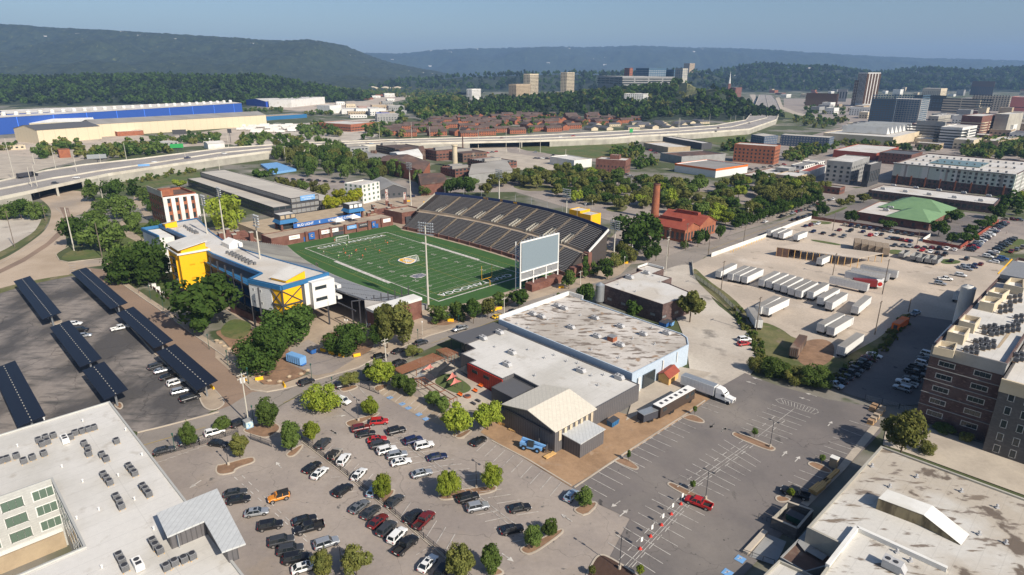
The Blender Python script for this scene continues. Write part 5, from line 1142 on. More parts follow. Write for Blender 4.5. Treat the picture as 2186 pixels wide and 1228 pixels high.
# goals
gp=MB()
r=thing('goal_post','slim yellow football goal post at the near end zone','goal post',UV(108.5,28,0));q=MB();q.beam(UV(110.5,28,0),UV(110.5,28,2.4),.16);q.beam(UV(110.5,28,2.4),UV(108.5,28,3),.12);q.beam(UV(108.5,25.1,3.05),UV(108.5,30.9,3.05),.1)
for v in (25.1,30.9): q.beam(UV(108.5,v,3.05),UV(108.5,v,9.1),.1)
q.build('frame',[M['yellow']],r)
for lb,u,v,a in (('white soccer goal by the far end line',-.5,22.5,0),('white soccer goal standing on the midfield emblem',56.6,25.5,0)):
 r=thing('soccer_goal',lb,'soccer goal',UV(u,v,0));q=MB()
 for s in (-3.66,3.66): q.beam(UV(u,v+s,0),UV(u,v+s,2.44),.16);q.beam(UV(u,v+s,2.44),UV(u+(1.2 if u > 9 else -1.2),v+s,2.3),.12);q.beam(UV(u+(1.2 if u > 9 else -1.2),v+s,2.3),UV(u+(2.2 if u > 9 else -2.2),v+s,0.1),.12)
 q.beam(UV(u,v-3.66,2.44),UV(u,v+3.66,2.44),.16);sg=1 if u > 9 else -1;q.beam(UV(u+sg*2.2,v-3.66,.1),UV(u+sg*2.2,v+3.66,.1),.12);q.build('frame',[M['white']],r)
 q=MB()
 for i in range(25): t=-3.66+i*7.32/24;q.beam(UV(u+sg*1.2,v+t,2.3),UV(u+sg*2.2,v+t,.1),.025)
 for i in range(8): z=.2+i*.28;q.beam(UV(u+sg*(2.2-z*.45),v-3.66,z),UV(u+sg*(2.2-z*.45),v+3.66,z),.025)
 q.build('net',[M['white']],r)
# players
PO,PW,PG=mat('orange_shirt',(.7,.13,.02),.8),mat('white_shirt',(.65,.65,.62),.8),mat('green_bib',(.35,.6,.2),.8)
NV,BK=M['navy'],M['cloth']
ppl=[(825,840,PO,'goalkeeper in yellow-orange at the far end line'),(1183,845,PG,'player in a pale bib near the far end, right of centre'),(945,890,PG,'player in a pale bib just inside the CHATTANOOGA lettering'),(715,960,PW,'player in white nearest the left touchline'),(865,1000,PG,'player in a green bib on the left of the pitch, below the 20 mark'),
  (915,935,PO,'player in orange left of the group, standing upright'),(935,972,PO,'player in orange beside the 20 yard number'),(972,1005,PO,'player in orange at the near edge of the group'),(998,980,PG,'player in a green bib in the middle of the group'),(1036,948,PO,'player in orange crouching near another, centre of the group'),(1046,942,PO,'player in orange just right of the crouching one'),
  (1108,998,PO,'player in orange halfway to midfield'),(1137,935,PO,'player in orange behind the group, on the right'),(1278,948,PO,'player in orange left of the floodlight rack'),(1337,850,PO,'player in orange far right, the farther of a pair'),(1357,868,PO,'player in orange far right, the nearer of a pair'),(1232,895,PG,'player in a pale bib between the group and the far sideline'),
  (640,1082,BK,'coach in dark clothes at the near sideline'),(655,1090,BK,'second coach in dark clothes at the near sideline'),(370,942,PW,'bystander in white by the stand rail'),(1832,790,BK,'bystander in black at the foot of the large grandstand')]
for i,(x,y,sh,lb) in enumerate(ppl):
 p=h5(x,y);person(p,i*1.7,('run','stride','stand')[i % 3] if i < 17 else 'stand',sh,NV if sh is not PO else BK,lb,'people on the football pitch',.13,1.05)
for x,y,sh,lb in ((1075,312,PO,'person in red walking on the sidewalk by the boulder bed'),): pass
person(g1(1075,312),.8,'stride',M['cloth'],M['cloth'],'pedestrian in dark clothes on the sidewalk beside the brick street',None,.2)
person(h3(1965,880),1,'stride',PW,BK,'pedestrian walking along the aisle of the far parking lot',None,.25)
person(g5(1750,895),1,'stand',BK,BK,'person in black standing behind the tour bus',None,.3)
# ------------------------------------------------------------------ near buildings
def U4(u0,u1,v0,v1): return pU([(u0,v0),(u1,v0),(u1,v1),(u0,v1)])
Z3=Vector((0,0,1))
ap,_=bld('apartment_building','large apartment block with a white roof full of condensers at the left corner',pU([(143,-120),(225,-120),(225,-185),(193,-185),(193,-135.7),(168.4,-135.7),(168.4,-185),(143,-185)]),15,'siding','roofc',.35,.35,
 win=(dict(rows=[12.6,9.3,6.0],sp=4.6,w=3.2,h=2.0,m=1.6,g='glassg',mull=2,e=[4,5,3,2,1,6,0]),))
q=MB();q.beam(UV(168.6,-136,3.9),UV(168.6,-170,3.9),.5,.5);q.beam(UV(168.6,-136,.8),UV(168.6,-170,.8),.3,5.2,1);q.build('stone_base',[M['whitew'],M['tan']],ap)
q=MB();q.beam(UV(193,-119.85,7),UV(225,-119.85,7),.2,14);q.build('grey_siding',[M['greyw']],ap)
for u in (208,214): put('window',winmesh(2.6,2.4,'glassg','white',1),ap,UV(u,-119.7,10)-ap.location,UA+pi)
zz=17.6
lr=[g2(x,y,zz) for x,y in ((1058,815),(1468,648),(1660,1020),(1500,1078),(1380,868),(1130,975))]
pp=[g2(x,y,zz) for x,y in ((1085,835),(1440,690),(1600,1010),(1530,1040),(1385,850),(1140,950))]
sr=thing('roof_pavilion','L-shaped grey standing-seam roof over a charcoal penthouse on the apartment block','penthouse',(lr[0].x,lr[0].y,14.5))
q=MB();q.prism(pp,14.6,zz-.1);q.build('wall',[M['greymetal']],sr);q=MB();q.prism(lr,zz-.1,zz+.2);q.build('roof',[M['roofgm']],sr)
p=g2(1195,985,16);put('door',winmesh(1.2,2.3,'bluetrim','steel',0),sr,Vector((p.x,p.y,16))-sr.location,UA)
AC=[('by the far edge, left cluster',[(262,322),(310,303),(362,290),(285,348),(322,332)]),('in the row of five near the far edge',[(478,300),(510,272),(555,260),(597,248),(637,236)]),('in the short file left of the lone unit',[(570,345),(595,378),(600,412)]),
 ('in the pair in the middle of the roof',[(690,420),(718,448)]),('standing alone near the right roof edge',[(788,328)]),('in the trio nearest the right roof edge',[(870,498),(890,522),(910,545)]),('in the trio above the courtyard corner',[(700,555),(722,582),(742,607)]),
 ('in the trio beside the long stain',[(965,635),(985,658),(1005,685)]),('in the trio right of the courtyard',[(785,705),(805,735),(820,768)]),('in the row at the left picture edge',[(8,460),(48,448),(112,428),(162,462),(220,438),(297,412)]),('in the trio below the penthouse door',[(1032,1005),(1052,1038),(1080,1068)]),
 ('in the trio beside the large white unit',[(805,1105),(825,1140),(845,1185)]),('in the diagonal row below the penthouse',[(1125,1180),(1180,1150),(1243,1128),(1300,1105)])]
for k,pts in AC:
 for i,(x,y) in enumerate(pts):
  P=g2(x,y,15);o='lone' if len(pts)==1 else ('first','second','third','fourth','fifth','sixth')[i]
  ac((P.x,P.y),14.66,UA+.02*i,'%s grey condenser %s' % (o,k),'condensers on the apartment roof',1.22)
for x,y,lb in ((440,320,'small white air unit near the far edge of the apartment roof'),(935,1165,'large white rooftop unit at the bottom of the apartment roof')):
 P=g2(x,y,15);r=thing('white_rooftop_unit',lb,'rooftop unit',(P.x,P.y,14.66),UA);q=MB();q.box(-1.2,1.2,-.6,.6,.2,1.3);q.build('casing',[M['white']],r,(0,0,0));q=MB();q.cyl((-.5,0,1.3),(-.5,0,1.36),.42,n=12);q.box(.2,.9,-.4,.4,1.3,1.34);q.build('fan_grille',[M['acdk']],r,(0,0,0))
# warehouses
def rows_rtu(V,z,pts,where,s=1.0):
 for (x,y,lb) in pts: rtu(V,x,y,z,'grey rooftop unit %s of the %s' % (lb,where),'rooftop units on the '+where,s=s)
wa,_=bld('warehouse','pale blue block warehouse with a stained white flat roof',pU([(153,-7.2),(208.9,-8.6),(209.4,20.6),(206.2,25.2),(203.3,26.7),(160,28.8),(160,29.5),(152.8,29.5)]),6.8,'bluemetal','roofd',.3,.35)
q=MB();q.beam(UV(153,-7,7.2),UV(153,29.3,7.2),.5,1.6);q.beam(UV(153,29.3,7.2),UV(160,29.3,7.2),.4,1.6);q.build('front_parapet',[M['whitew']],wa)
q=MB();q.obox(UV(209.2,-.5),.5,6,0,4.5);q.build('loading_door',[M['glass']],wa);
q=MB();q.obox(UV(209.4,-5.6),.3,1.2,.2,4.6);q.obox(UV(209.4,6.5),.2,.5,0,6);q.obox(UV(209.5,14),.2,.3,3,6.3);q.build('downpipe',[M['whitew']],wa)
rows_rtu(g5,6.5,[(850,325,'nearest the white front parapet'),(900,345,'behind the one at the front parapet'),(672,385,'left of a near twin by the parapet'),(735,405,'right of its twin by the left edge'),(1125,415,'in the upper middle'),(950,483,'in the left middle'),(1310,475,'right of the middle'),(1475,533,'farthest to the right'),(1138,548,'left of the brick hatch'),(1308,612,'below the brick hatch'),(1645,525,'small, by the right edge')],'stained warehouse roof',.95)
hp_=g5(1250,570,6.5);r=thing('roof_hatch','brick and grey roof hatch among the units of the stained roof','roof hatch',(hp_.x,hp_.y,6.5),UA);q=MB();q.box(-1.1,1.1,-1.1,1.1,0,1.5);q.build('wall',[M['brickb']],r,(0,0,0));q=MB();q.box(-1.25,1.25,-1.25,1.25,1.5,1.62);q.build('lid',[M['ac']],r,(0,0,0))
rw,_=bld('brewery_building','long low building with a cream roof, red corrugated corner and charcoal side wall',pU([(158.5,-26.5),(158.5,-9.3),(212.5,-10.2),(212.2,-30.4),(193,-31),(184,-30.5),(184,-35),(169.5,-35),(169.5,-32.5),(163,-32.5),(163,-27)]),5.4,'greymetal','roofc',.2,.3)
q=MB();q.beam(UV(169.3,-35.15,2.5),UV(184.1,-35.15,2.5),.3,5.2);q.beam(UV(169.35,-35.1,2.5),UV(169.35,-30,2.5),.3,5.2);q.build('red_cladding',[M['redmetal']],rw)
for u in (172.6,177.6): put('window',winmesh(2.2,.8,'glass','steeld',0),rw,UV(u,-35.35,3.6)-rw.location,UA)
q=MB();q.beam(UV(157,-8.3,3.4),UV(208.5,-9,3.4),.3,.15);q.build('pipe',[M['whitew']],rw)
rows_rtu(g5,5.2,[(430,522,'near the dark canopy roof'),(310,563,'left end, by the patio'),(520,668,'in the middle'),(485,755,'above the red wall'),(1022,800,'in the right half'),(1300,850,'by the right edge')],'cream brewery roof',1.0)
dc=thing('entrance_canopy','flat charcoal roof over the front porch beside the street','canopy',UV(153,-16,0));q=MB();q.prism(pU([(149.8,-26.7),(151,-7.5),(158.3,-8),(157.8,-26.5)]),4.9,5.25);q.build('roof',[M['roofdk']],dc)
q=MB()
for u,v in ((150.4,-26),(150.8,-17),(151.4,-8.4),(157,-26)): q=MB();q.cyl(UV(u,v),UV(u,v,4.9),.14);q.build('post',[M['steeld']],dc)
q=MB();q.obox(UV(155.5,-16),3.5,17,0,4.6);q.build('glazed_front',[M['glass']],dc)
bld('annex','low charcoal annex with a dark flat roof beside the red wall',pU([(184.3,-39.5),(183.5,-30.8),(192.5,-31.2),(192.8,-39.6)]),4.6,'dgrey','roofdk',.15,.2)
br_,bp=gable('event_barn','grey corrugated barn hall with a wide cream gable roof',pU([(196,-46),(213.4,-46),(213.4,-31.3),(196,-31.3)]),6.4,8.4,'greymetal','roofsm',1,.5)
q=MB()
for i in range(7): q.obox(UV(213.55,-44.3+i*2.0),.12,.9,3.2,5.9)
q.build('translucent_panel',[M['cream']],br_);q=MB();q.obox(UV(204,-46.15),9,.2,.2,5.4);q.build('sliding_door',[M['greymetal']],br_)
q=MB();q.beam(UV(196.5,-46.3,5.6),UV(212.5,-46.3,5.6),.3,.4);q.build('door_track',[M['steeld']],br_)
q=MB();q.add([UV(210.4,-43.5,4.5),UV(219.2,-43.5,4.2),UV(219.2,-34,4.2),UV(210.4,-34,4.5),UV(210.4,-43.5,4.7),UV(219.2,-43.5,4.4),UV(219.2,-34,4.4),UV(210.4,-34,4.7)],[(4,5,6,7),(0,1,5,4),(1,2,6,5),(2,3,7,6),(3,0,4,7)])
bx=thing('storage_annex','small charcoal corrugated box building with a white metal roof at the dirt corner','shed',UV(215,-39,0));q.build('roof',[M['roofgm']],bx);q=MB();q.prism(pU([(213.7,-43.2),(218.9,-43.2),(218.9,-34.2),(213.7,-34.2)]),-.2,4.2);q.build('wall',[M['greymetal']],bx)
gb,_=bld('brewhouse','dark brown brick building with a plain white roof and a steel silo at its corner',pU([(156,46),(185.3,43.6),(187,60),(184,63),(174,66),(170.5,66),(170.5,73),(161.7,73),(161.7,81),(153,81.5),(153,73.5),(156,73)]),7.6,'brickd','roofw',.25,.3,
 win=dict(rows=[2.6],sp=7,w=2.2,h=1,e=None,f='steeld',g='ac'))
q=MB();q.obox(UV(185.3,50),.4,4,0,3.2);q.build('loading_door',[M['glass']],gb)
q=MB();q.poly([UV(153.2,81.3,8.3),UV(161.5,80.8,8.3),UV(161.5,80.8,7.3),UV(153.2,81.3,7.3)]);q.beam(UV(153.1,74,8),UV(153.1,81.3,8),.3,1);q.beam(UV(153.1,81.4,8),UV(161.6,80.9,8),.3,1);q.build('raised_parapet',[M['whitew']],gb)
for x,y,k in ((1375,120,1.2),(1500,85,1.0)): rtu(g5,x,y,7.4,'grey rooftop unit %s of the brown brick brewhouse' % ('in the middle' if x < 1400 else 'with ducts at the back'),'brewhouse rooftop units',s=k)
P=g5(1157,300);si=thing('grain_silo','galvanised steel silo with a conical top at the corner of the brick brewhouse','silo',(P.x,P.y,0));hS=g5.h(1157,300,165)
q=MB();q.cyl((0,0,1.2),(0,0,hS),1.75,n=20)
for i in range(9): q.cyl((0,0,1.6+i*.8),(0,0,1.68+i*.8),1.79,n=20,cap=False)
q.build('tank',[M['steel']],si,(0,0,0));q=MB();q.cyl((0,0,hS),(0,0,hS+1),1.8,.3,20);q.cyl((0,0,.3),(0,0,1.2),.4,1.7,16);q.build('cone',[M['steel']],si,(0,0,0))
for i in range(4): q=MB();q.cyl((1.4*cos(i*pi/2+.7),1.4*sin(i*pi/2+.7),0),(1.4*cos(i*pi/2+.7),1.4*sin(i*pi/2+.7),2),.1);q.build('leg',[M['steel']],si,(0,0,0))
sh,_=gable('timber_shed','small wooden shed with a red gable roof against the pale blue wall',[g5(*p) for p in ((1660,905),(1730,850),(1655,810),(1585,870))],2.6,3.6,'wood','redtile',0,.3)
# right hand side: brick block with the mechanical roof
rb_,_=bld('brick_apartment_block','tall dark brick block with pale parapet and a roof crowded with condensers',pU([(269,34.5),(284.3,34.5),(284.3,60),(330,60),(330,150),(269.5,150)]),21.5,'brickd','roofc',1.0,.4,
 win=(dict(rows=[17.2,13.7,10.2,6.7,3.2],sp=7.5,w=3.4,h=1.3,m=1.5,e=[0],g='glass',mull=2),))
q=MB();q.prism(inset(pU([(269,34.5),(284.3,34.5),(284.3,60),(330,60),(330,150),(269.5,150)]),-.06),18.7,20.4)
for z in (15.5,12,8.5,5): q.beam(UV(268.8,34.4,z),UV(284.4,34.4,z),.2,.18)
q.beam(UV(268.95,34.45,20),UV(284.4,34.45,20),.25,3.1);q.build('stone_band',[M['greyw']],rb_)
rg,_=bld('grey_apartment_wing','grey brick apartment wing with cream upper storey at the right edge',pU([(284.7,29.5),(330,29.5),(330,59.7),(284.7,59.7)]),19.2,'stonegrey','roofc',.9,.4,win=(dict(rows=[15.5,12.0,8.5,5.0,1.8],sp=3.1,w=1.1,h=1.9,m=1.2,e=[0],g='glass',mull=0),))
q=MB();q.beam(UV(284.6,29.4,17.8),UV(330,29.4,17.8),.2,3.2);q.beam(UV(284.6,29.2,19.4),UV(330,29.2,19.4),.6,.4);q.build('cream_band',[M['cream']],rg)
for i,(pts,lb) in enumerate(((((890,735),(955,675),(1105,705),(1050,775)),'cream parapet bay second from the near roof corner'),(((1000,630),(1050,575),(1205,605),(1150,670)),'cream parapet bay in the middle of the roof edge'),(((1190,450),(1240,400),(1400,425),(1330,480)),'cream parapet bay beyond the covered loading area'),(((1270,360),(1330,320),(1475,345),(1405,395)),'cream parapet bay near the far end of the roof edge'),(((1420,290),(1480,230),(1605,245),(1605,330)),'farthest cream parapet bay of the brick block'),(((770,850),(830,790),(990,815),(960,890)),'cream parapet bay at the near roof corner'))):
 bld('parapet_bay',lb,[h4(x,y,23.2) for x,y in pts],23.2 if i < 5 else 22.4,'cream','whitew',1.4,.25,z0=10,zf=10 if i < 5 else 20.4,group='raised parapet bays of the brick block')
lc=thing('condenser_rack','steel frame with fans on the roof beside the white tank','roof rack',UV(275,128,20.5));q=MB();q.prism(pU([(270,112),(277,112),(277,135),(270,135)]),22,23.4);q.build('fan_deck',[M['ac']],lc);q=MB();q.beam(UV(269.5,111,23.6),UV(269.5,136,23.6),.3);q.beam(UV(277.5,111,23.6),UV(277.5,136,23.6),.3);q.build('handrail',[M['yellow']],lc)
n_=0
for cx,cy,k in ((1200,830,'cluster right of the second bay'),(1280,700,'cluster right of the middle bay'),(1110,905,'near the front parapet'),(1500,690,'at the right picture edge'),(1430,510,'cluster beyond the service well'),(1520,420,'far cluster'),(1350,720,'cluster beside the brown walkway'),(1270,850,'near the brown walkway'),(1580,600,'far right cluster'),(1580,960,'near right corner')):
 for i in range(6):
  P=h4(cx+(i % 3-1)*48,cy+(i//3)*44-(i % 3)*8,21);ac((P.x,P.y),20.5,UA,'condenser %s on the brick block roof, %s in its cluster' % (k,('first','second','third','fourth','fifth','sixth')[i]),'condensers on the brick block roof',1.25)
q=MB();q.poly([h4(*p,20.55) for p in ((1345,888),(1375,890),(1490,742),(1455,740))]);q.build('roof_walkway_mat',[M['tan']],None,None,label='brown walkway mat across the brick block roof',cat='walkway')
P=h4(1190,560);hT=24;tk=thing('white_tank','tall white cylindrical gas tank beside the brick block','tank',UV(262.5,112,0));q=MB();q.cyl(UV(262.5,112,0),UV(262.5,112,17),2.2,n=22);q.build('shell',[M['whitew']],tk);q=MB();q.cyl(UV(262.5,112,17),UV(262.5,112,17.6),2.2,1.2,22);q.build('dome',[M['whitew']],tk)
tk=thing('horizontal_tank','white horizontal gas tank lying at the foot of the tall tank','tank',UV(262.5,95,0));q=MB();q.cyl(UV(262.5,88,3),UV(262.5,106,3),2.1,n=18);q.build('shell',[M['whitew']],tk);q=MB();q.sphere(UV(262.5,88,3),2.1,14,8);q.build('end_cap',[M['whitew']],tk);q=MB();q.obox(UV(262.5,92),3,.6,0,1.6);q.obox(UV(262.5,102),3,.6,0,1.6);q.build('saddle',[M['concw']],tk)
# bottom right white roof building
wr,_=bld('flat_roof_hall','big low hall with a weathered white roof in the right foreground',pU([(269.4,1.5),(268.6,-38),(274.9,-38),(274.9,-75),(350,-75),(350,1.5)]),7,'concw','roofs',.35,.5)
q=MB();q.beam(g7(915,965,7.1),g7(1420,1195,7.1),.7,.9);q.beam(g7(915,965,7.1),g7(750,1178,7.1),.7,.9);q.build('inner_parapet',[M['whitew']],wr)
zr=6.7;tp=[g7(*p,zr+2.3) for p in ((1035,800),(1290,895),(1310,850),(1085,752))];b0=[g7(*p,zr) for p in ((1028,865),(1500,1062),(1532,995),(1100,830))]
sk=thing('roof_monitor','white sloped roof monitor with a stained yellowish side on the weathered roof','roof monitor',(b0[0].x,b0[0].y,zr));e_=(tp[1]-tp[0]).normalized();nn_=(tp[3]-tp[0])
A0,A1,A2=tp[0],tp[1],Vector((b0[1].x,b0[1].y,zr));fl=lambda p: Vector((p.x,p.y,zr-.2))
q=MB();q.add([A0,A1,A2,fl(A0),fl(A1),A0+nn_,A1+nn_,A2+nn_,fl(A0+nn_),fl(A1+nn_)],[(3,4,1,0),(4,2,1),(8,5,6,9),(9,6,7),(0,5,8,3)]);q.build('side',[mat('mossy_concrete',(.24,.2,.12),.95,[((.1,.08,.05),.5,.45,.6,(1,1,.3))])],sk)
up=Vector((0,0,.12));q=MB();q.add([A0+up,A1+up,A2+up,A0+nn_*1.05+up,A1+nn_*1.05+up,A2+nn_*1.05+up],[(0,1,4,3),(1,2,5,4)]);q.build('cover',[M['whitew']],sk)
P=g7(1130,1175,7);rtu(g7,1110,1190,6.7,'white square unit on the near part of the weathered hall roof','hall roof units',s=1.3)
en=thing('dumpster_enclosure','open-topped grey brick dumpster enclosure beside the rear parking lot','enclosure',tuple(h7(1030,640).xy)+(0,));E4=[h7(*p,2.6) for p in ((800,565),(1085,690),(1265,480),(985,385))]
q=MB()
for a,c in ((0,1),(1,2),(2,3)): q.beam((E4[a].x,E4[a].y,1.3),(E4[c].x,E4[c].y,1.3),.35,2.6)
q.build('wall',[M['stonegrey']],en);q=MB()
for a,c in ((0,1),(1,2),(2,3)): q.beam((E4[a].x,E4[a].y,2.66),(E4[c].x,E4[c].y,2.66),.45,.12)
q.build('coping',[M['concrete']],en)
for t in (0.02,.5): q=MB();a=E4[0].lerp(E4[3],t);c=E4[0].lerp(E4[3],t+.46);q.beam((a.x,a.y,1.3),(c.x,c.y,1.3),.08,2.4);q.build('gate',[M['concw']],en)
def dumpster(V,x,y,mt,label,a=UA,L=3.2,group='dumpsters'):
 p=V(x,y);r=thing('dumpster',label,'dumpster',(p.x,p.y,.25),a,group);q=MB();q.add([(-L/2+.2,-.8,.15),(L/2-.2,-.8,.15),(L/2-.2,.8,.15),(-L/2+.2,.8,.15),(-L/2,-.9,1.5),(L/2,-.9,1.5),(L/2,.9,1.7),(-L/2,.9,1.7)],[(0,3,2,1),(0,1,5,4),(1,2,6,5),(2,3,7,6),(3,0,4,7),(4,5,6,7)])
 for t in (-.3,0,.3): q.box(t*L-.05,t*L+.05,-.96,.96,.4,1.3)
 q.build('bin',[M[mt]],r,(0,0,0));q=MB();q.add([(-L/2,-.95,1.55),(0,-.95,1.55),(0,.95,1.78),(-L/2,.95,1.78),(0.05,-.95,1.55),(L/2,-.95,1.55),(L/2,.95,1.78),(.05,.95,1.78)],[(0,1,2,3),(4,5,6,7)]);q.build('lid',[M['steeld']],r,(0,0,0));return r
dumpster(h7,1050,620,'teal','green dumpster inside the brick enclosure');dumpster(g5,1255,1190,'bluetrim','dark blue dumpster on the dirt beside the charcoal wall',.8);dumpster(g5,1625,470,'blue','left blue dumpster behind the brick brewhouse');dumpster(g5,1665,462,'bluel','right pale blue dumpster behind the brick brewhouse');dumpster(g3,790,440,'blue','blue dumpster on the service pad by the concrete retaining wall')
P=g3(665,525);r=thing('roll_off_container','long light blue roll-off trash compactor under the corner trees','container',(P.x,P.y,.25),-.55);q=MB();q.box(-3.2,3.2,-1.2,1.2,.5,2.7)
for i in range(7): q.box(-3+i,-2.85+i,-1.28,1.28,.5,2.7)
q.build('body',[M['bluel']],r,(0,0,0));q=MB();q.box(-3.5,3.5,-.9,.9,.2,.5);q.build('skid',[M['blue']],r,(0,0,0));q=MB();q.box(-3.1,3.1,-1.1,1.1,2.7,2.85);q.build('cover',[M['bluel']],r,(0,0,0))
P=g8(1225,840);r=thing('roll_off_container','orange roll-off container with black symbol in the shaded lot','container',(P.x,P.y,.25),UV(0,1).angle(Vector((1,0,0))) if 0 else R(42));q=MB();q.box(-4.5,5.5,-1.25,1.25,.4,2.7)
for i in range(9): q.box(-4.2+i*1.1,-4.05+i*1.1,-1.32,1.32,.4,2.7)
q.build('body',[M['orange']],r,(0,0,0));q=MB();q.box(-4.3,1,-1.0,1.0,2.7,2.8);q.build('cover',[mat('orange_faded',(.55,.2,.1),.8)],r,(0,0,0));q=MB();q.box(-4.56,-4.5,-.6,.6,.9,2.2);q.build('symbol_panel',[M['cloth']],r,(0,0,0))
# lower structures by the bottom edge
bldV('loading_ramp_wall','small hall with a cream gravel roof at the bottom edge',h7,[(700,1225),(880,1050),(1300,1240),(1100,1420)],4.5,'concw','roofc',.5,.3)
bldV('ruined_annex','roofless grey annex with collapsed decking between the hall and the enclosure',h7,[(1080,830),(1215,680),(1680,870),(1430,1120),(1180,1190),(890,1020)],3.6,'greyw','rust',.4,.25)
q=MB();q.add([h7(*p,3.7) for p in ((1200,700),(1420,790),(1330,900),(1180,960),(1090,850))],[(0,1,2,3,4)]);q.add([h7(*p,3.8) for p in ((1190,950),(1290,920),(1435,1000),(1380,1060))],[(0,1,2,3)]);q.build('roofing_debris',[M['greyw']],None,None,label='torn grey roofing sheets lying on the roofless annex',cat='debris')
ld=thing('loading_dock','sunken concrete loading ramp with a dark rail beside the rear lot','loading dock',tuple(h7(700,900).xy)+(0,));q=MB();q.flat([h7(*p) for p in ((530,1030),(740,770),(960,860),(880,1040),(820,1130))],.36,0);q.build('slab',[M['bluel'] if 0 else M['greyw']],ld);q=MB();a_,c_=h7(485,1000),h7(715,750);q.beam((a_.x,a_.y,.5),(c_.x,c_.y,.5),1.0,.7);q.build('edge_wall',[M['concrete']],ld)
q=MB()
for a,c in (((440,990),(820,1120)),((640,580),(780,640))):
 A,B=h7(*a),h7(*c);q.beam((A.x,A.y,1.3),(B.x,B.y,1.3),.08);[q.beam((*A.lerp(B,t).xy,.3),(*A.lerp(B,t).xy,1.3),.08) for t in (0,.33,.66,1)]
q.build('handrail',[M['steeld']],ld)
# patio: pergolas, sails, furniture, hedge
def pergola(V,pts,h,label,n):
 p=[V(*a,h) for a in pts];r=thing('pergola',label,'pergola',(p[0].x,p[0].y,0));q=MB()
 for i in range(n): t=i/(n-1);q.beam(p[0].lerp(p[3],t),p[1].lerp(p[2],t),.16,.2)
 for t in (0,.5,1): q.beam(p[0].lerp(p[1],t)-Z3*.2,p[3].lerp(p[2],t)-Z3*.2,.15,.2)
 q.build('slat_roof',[M['woodred']],r)
 for t in (0,.33,.66,1):
  for a,c in ((0,1),(3,2)): s=p[a].lerp(p[c],t);q=MB();q.beam((s.x,s.y,.2),s,.16);q.build('post',[M['woodred']],r)
pergola(h6,((720,755),(1150,585),(1270,635),(805,810)),3.2,'long brown timber pergola beside the street, near the patio',9)
pergola(h6,((945,860),(1060,850),(1410,1060),(1290,1110)),3.0,'brown slatted pergola between the hedges and the patio turf',4);pergola(h6,((1185,545),(1300,525),(1420,575),(1310,620)),3.0,'small pergola by the porch corner',9)
for pts,mt,lb,h in ((((1080,790),(1380,665),(1170,865)),'mesh_shade','black triangular shade sail stretched over the patio',4.2),(((1080,790),(1280,670),(1410,745),(1170,865)),'mesh_shade','large black shade sail over the patio stage',4.0),(((1360,790),(1415,835),(1295,885)),'salmon','upper salmon pink star sail over the patio turf',3.2),(((1385,850),(1465,890),(1335,940)),'salmon','lower salmon pink star sail over the patio turf',3.2),(((1120,700),(1160,740),(1030,770)),'salmon','salmon pink sail beside the long pergola',3.2),(((1400,760),(1520,700),(1530,815)),'mesh_shade','black shade sail against the red wall',4.4),(((1000,790),(1080,820),(950,850)),'ac','grey shade sail by the pergola corner',3.2)):
 c=[h6(*p,h) for p in pts];r=thing('shade_sail',lb,'shade sail',(c[0].x,c[0].y,h));q=MB();m=sum(c,Vector())/len(c)-Z3*.5;k=len(c);mids=[(c[i]+c[(i+1) % k])/2*.8+m*.2 for i in range(k)];q.add(c+mids+[m],[f for i in range(k) for f in ((i,i+k,2*k),(i+k,(i+1) % k,2*k))]);q.build('cloth',[M[mt]],r)
 for p_ in c[:2]: q=MB();q.cyl((p_.x,p_.y,.2),p_,.06);q.build('pole',[M['steeld']],r)
P=h6(1525,1070);r=thing('fire_pit','round brick fire pit ringed by pale paving','fire pit',(P.x,P.y,.2));q=MB();q.cyl((0,0,0),(0,0,.5),1.0,n=16);q.build('ring',[M['brickb']],r,(0,0,0));q=MB();q.cyl((0,0,.5),(0,0,.52),.75,n=16);q.build('ash',[M['cloth']],r,(0,0,0))
for x,y,mt,lb in ((1605,1015,'orange','orange lounge bench on the patio turf edge'),(1440,1058,'orange','orange armchair left of the fire pit'),(1665,960,'orange','orange garden chair against the red wall'),(1590,1150,'steeld','dark patio table with chairs below the fire pit'),(1640,1120,'steeld','dark patio table right of the fire pit')):
 P=h6(x,y);r=thing('patio_bench' if mt=='orange' else 'patio_table',lb,'bench' if mt=='orange' else 'table',(P.x,P.y,.25),UA);q=MB();q.box(-.8,.8,-.35,.35,.38,.5)
 if mt=='orange': q.box(-.8,.8,.3,.38,.5,.95)
 q.build('seat' if mt=='orange' else 'tabletop',[M[mt]],r,(0,0,0))
 for a in (-.7,.7): q=MB();q.box(a-.04,a+.04,-.3,.3,0,.38);q.build('leg',[M['steeld']],r,(0,0,0))

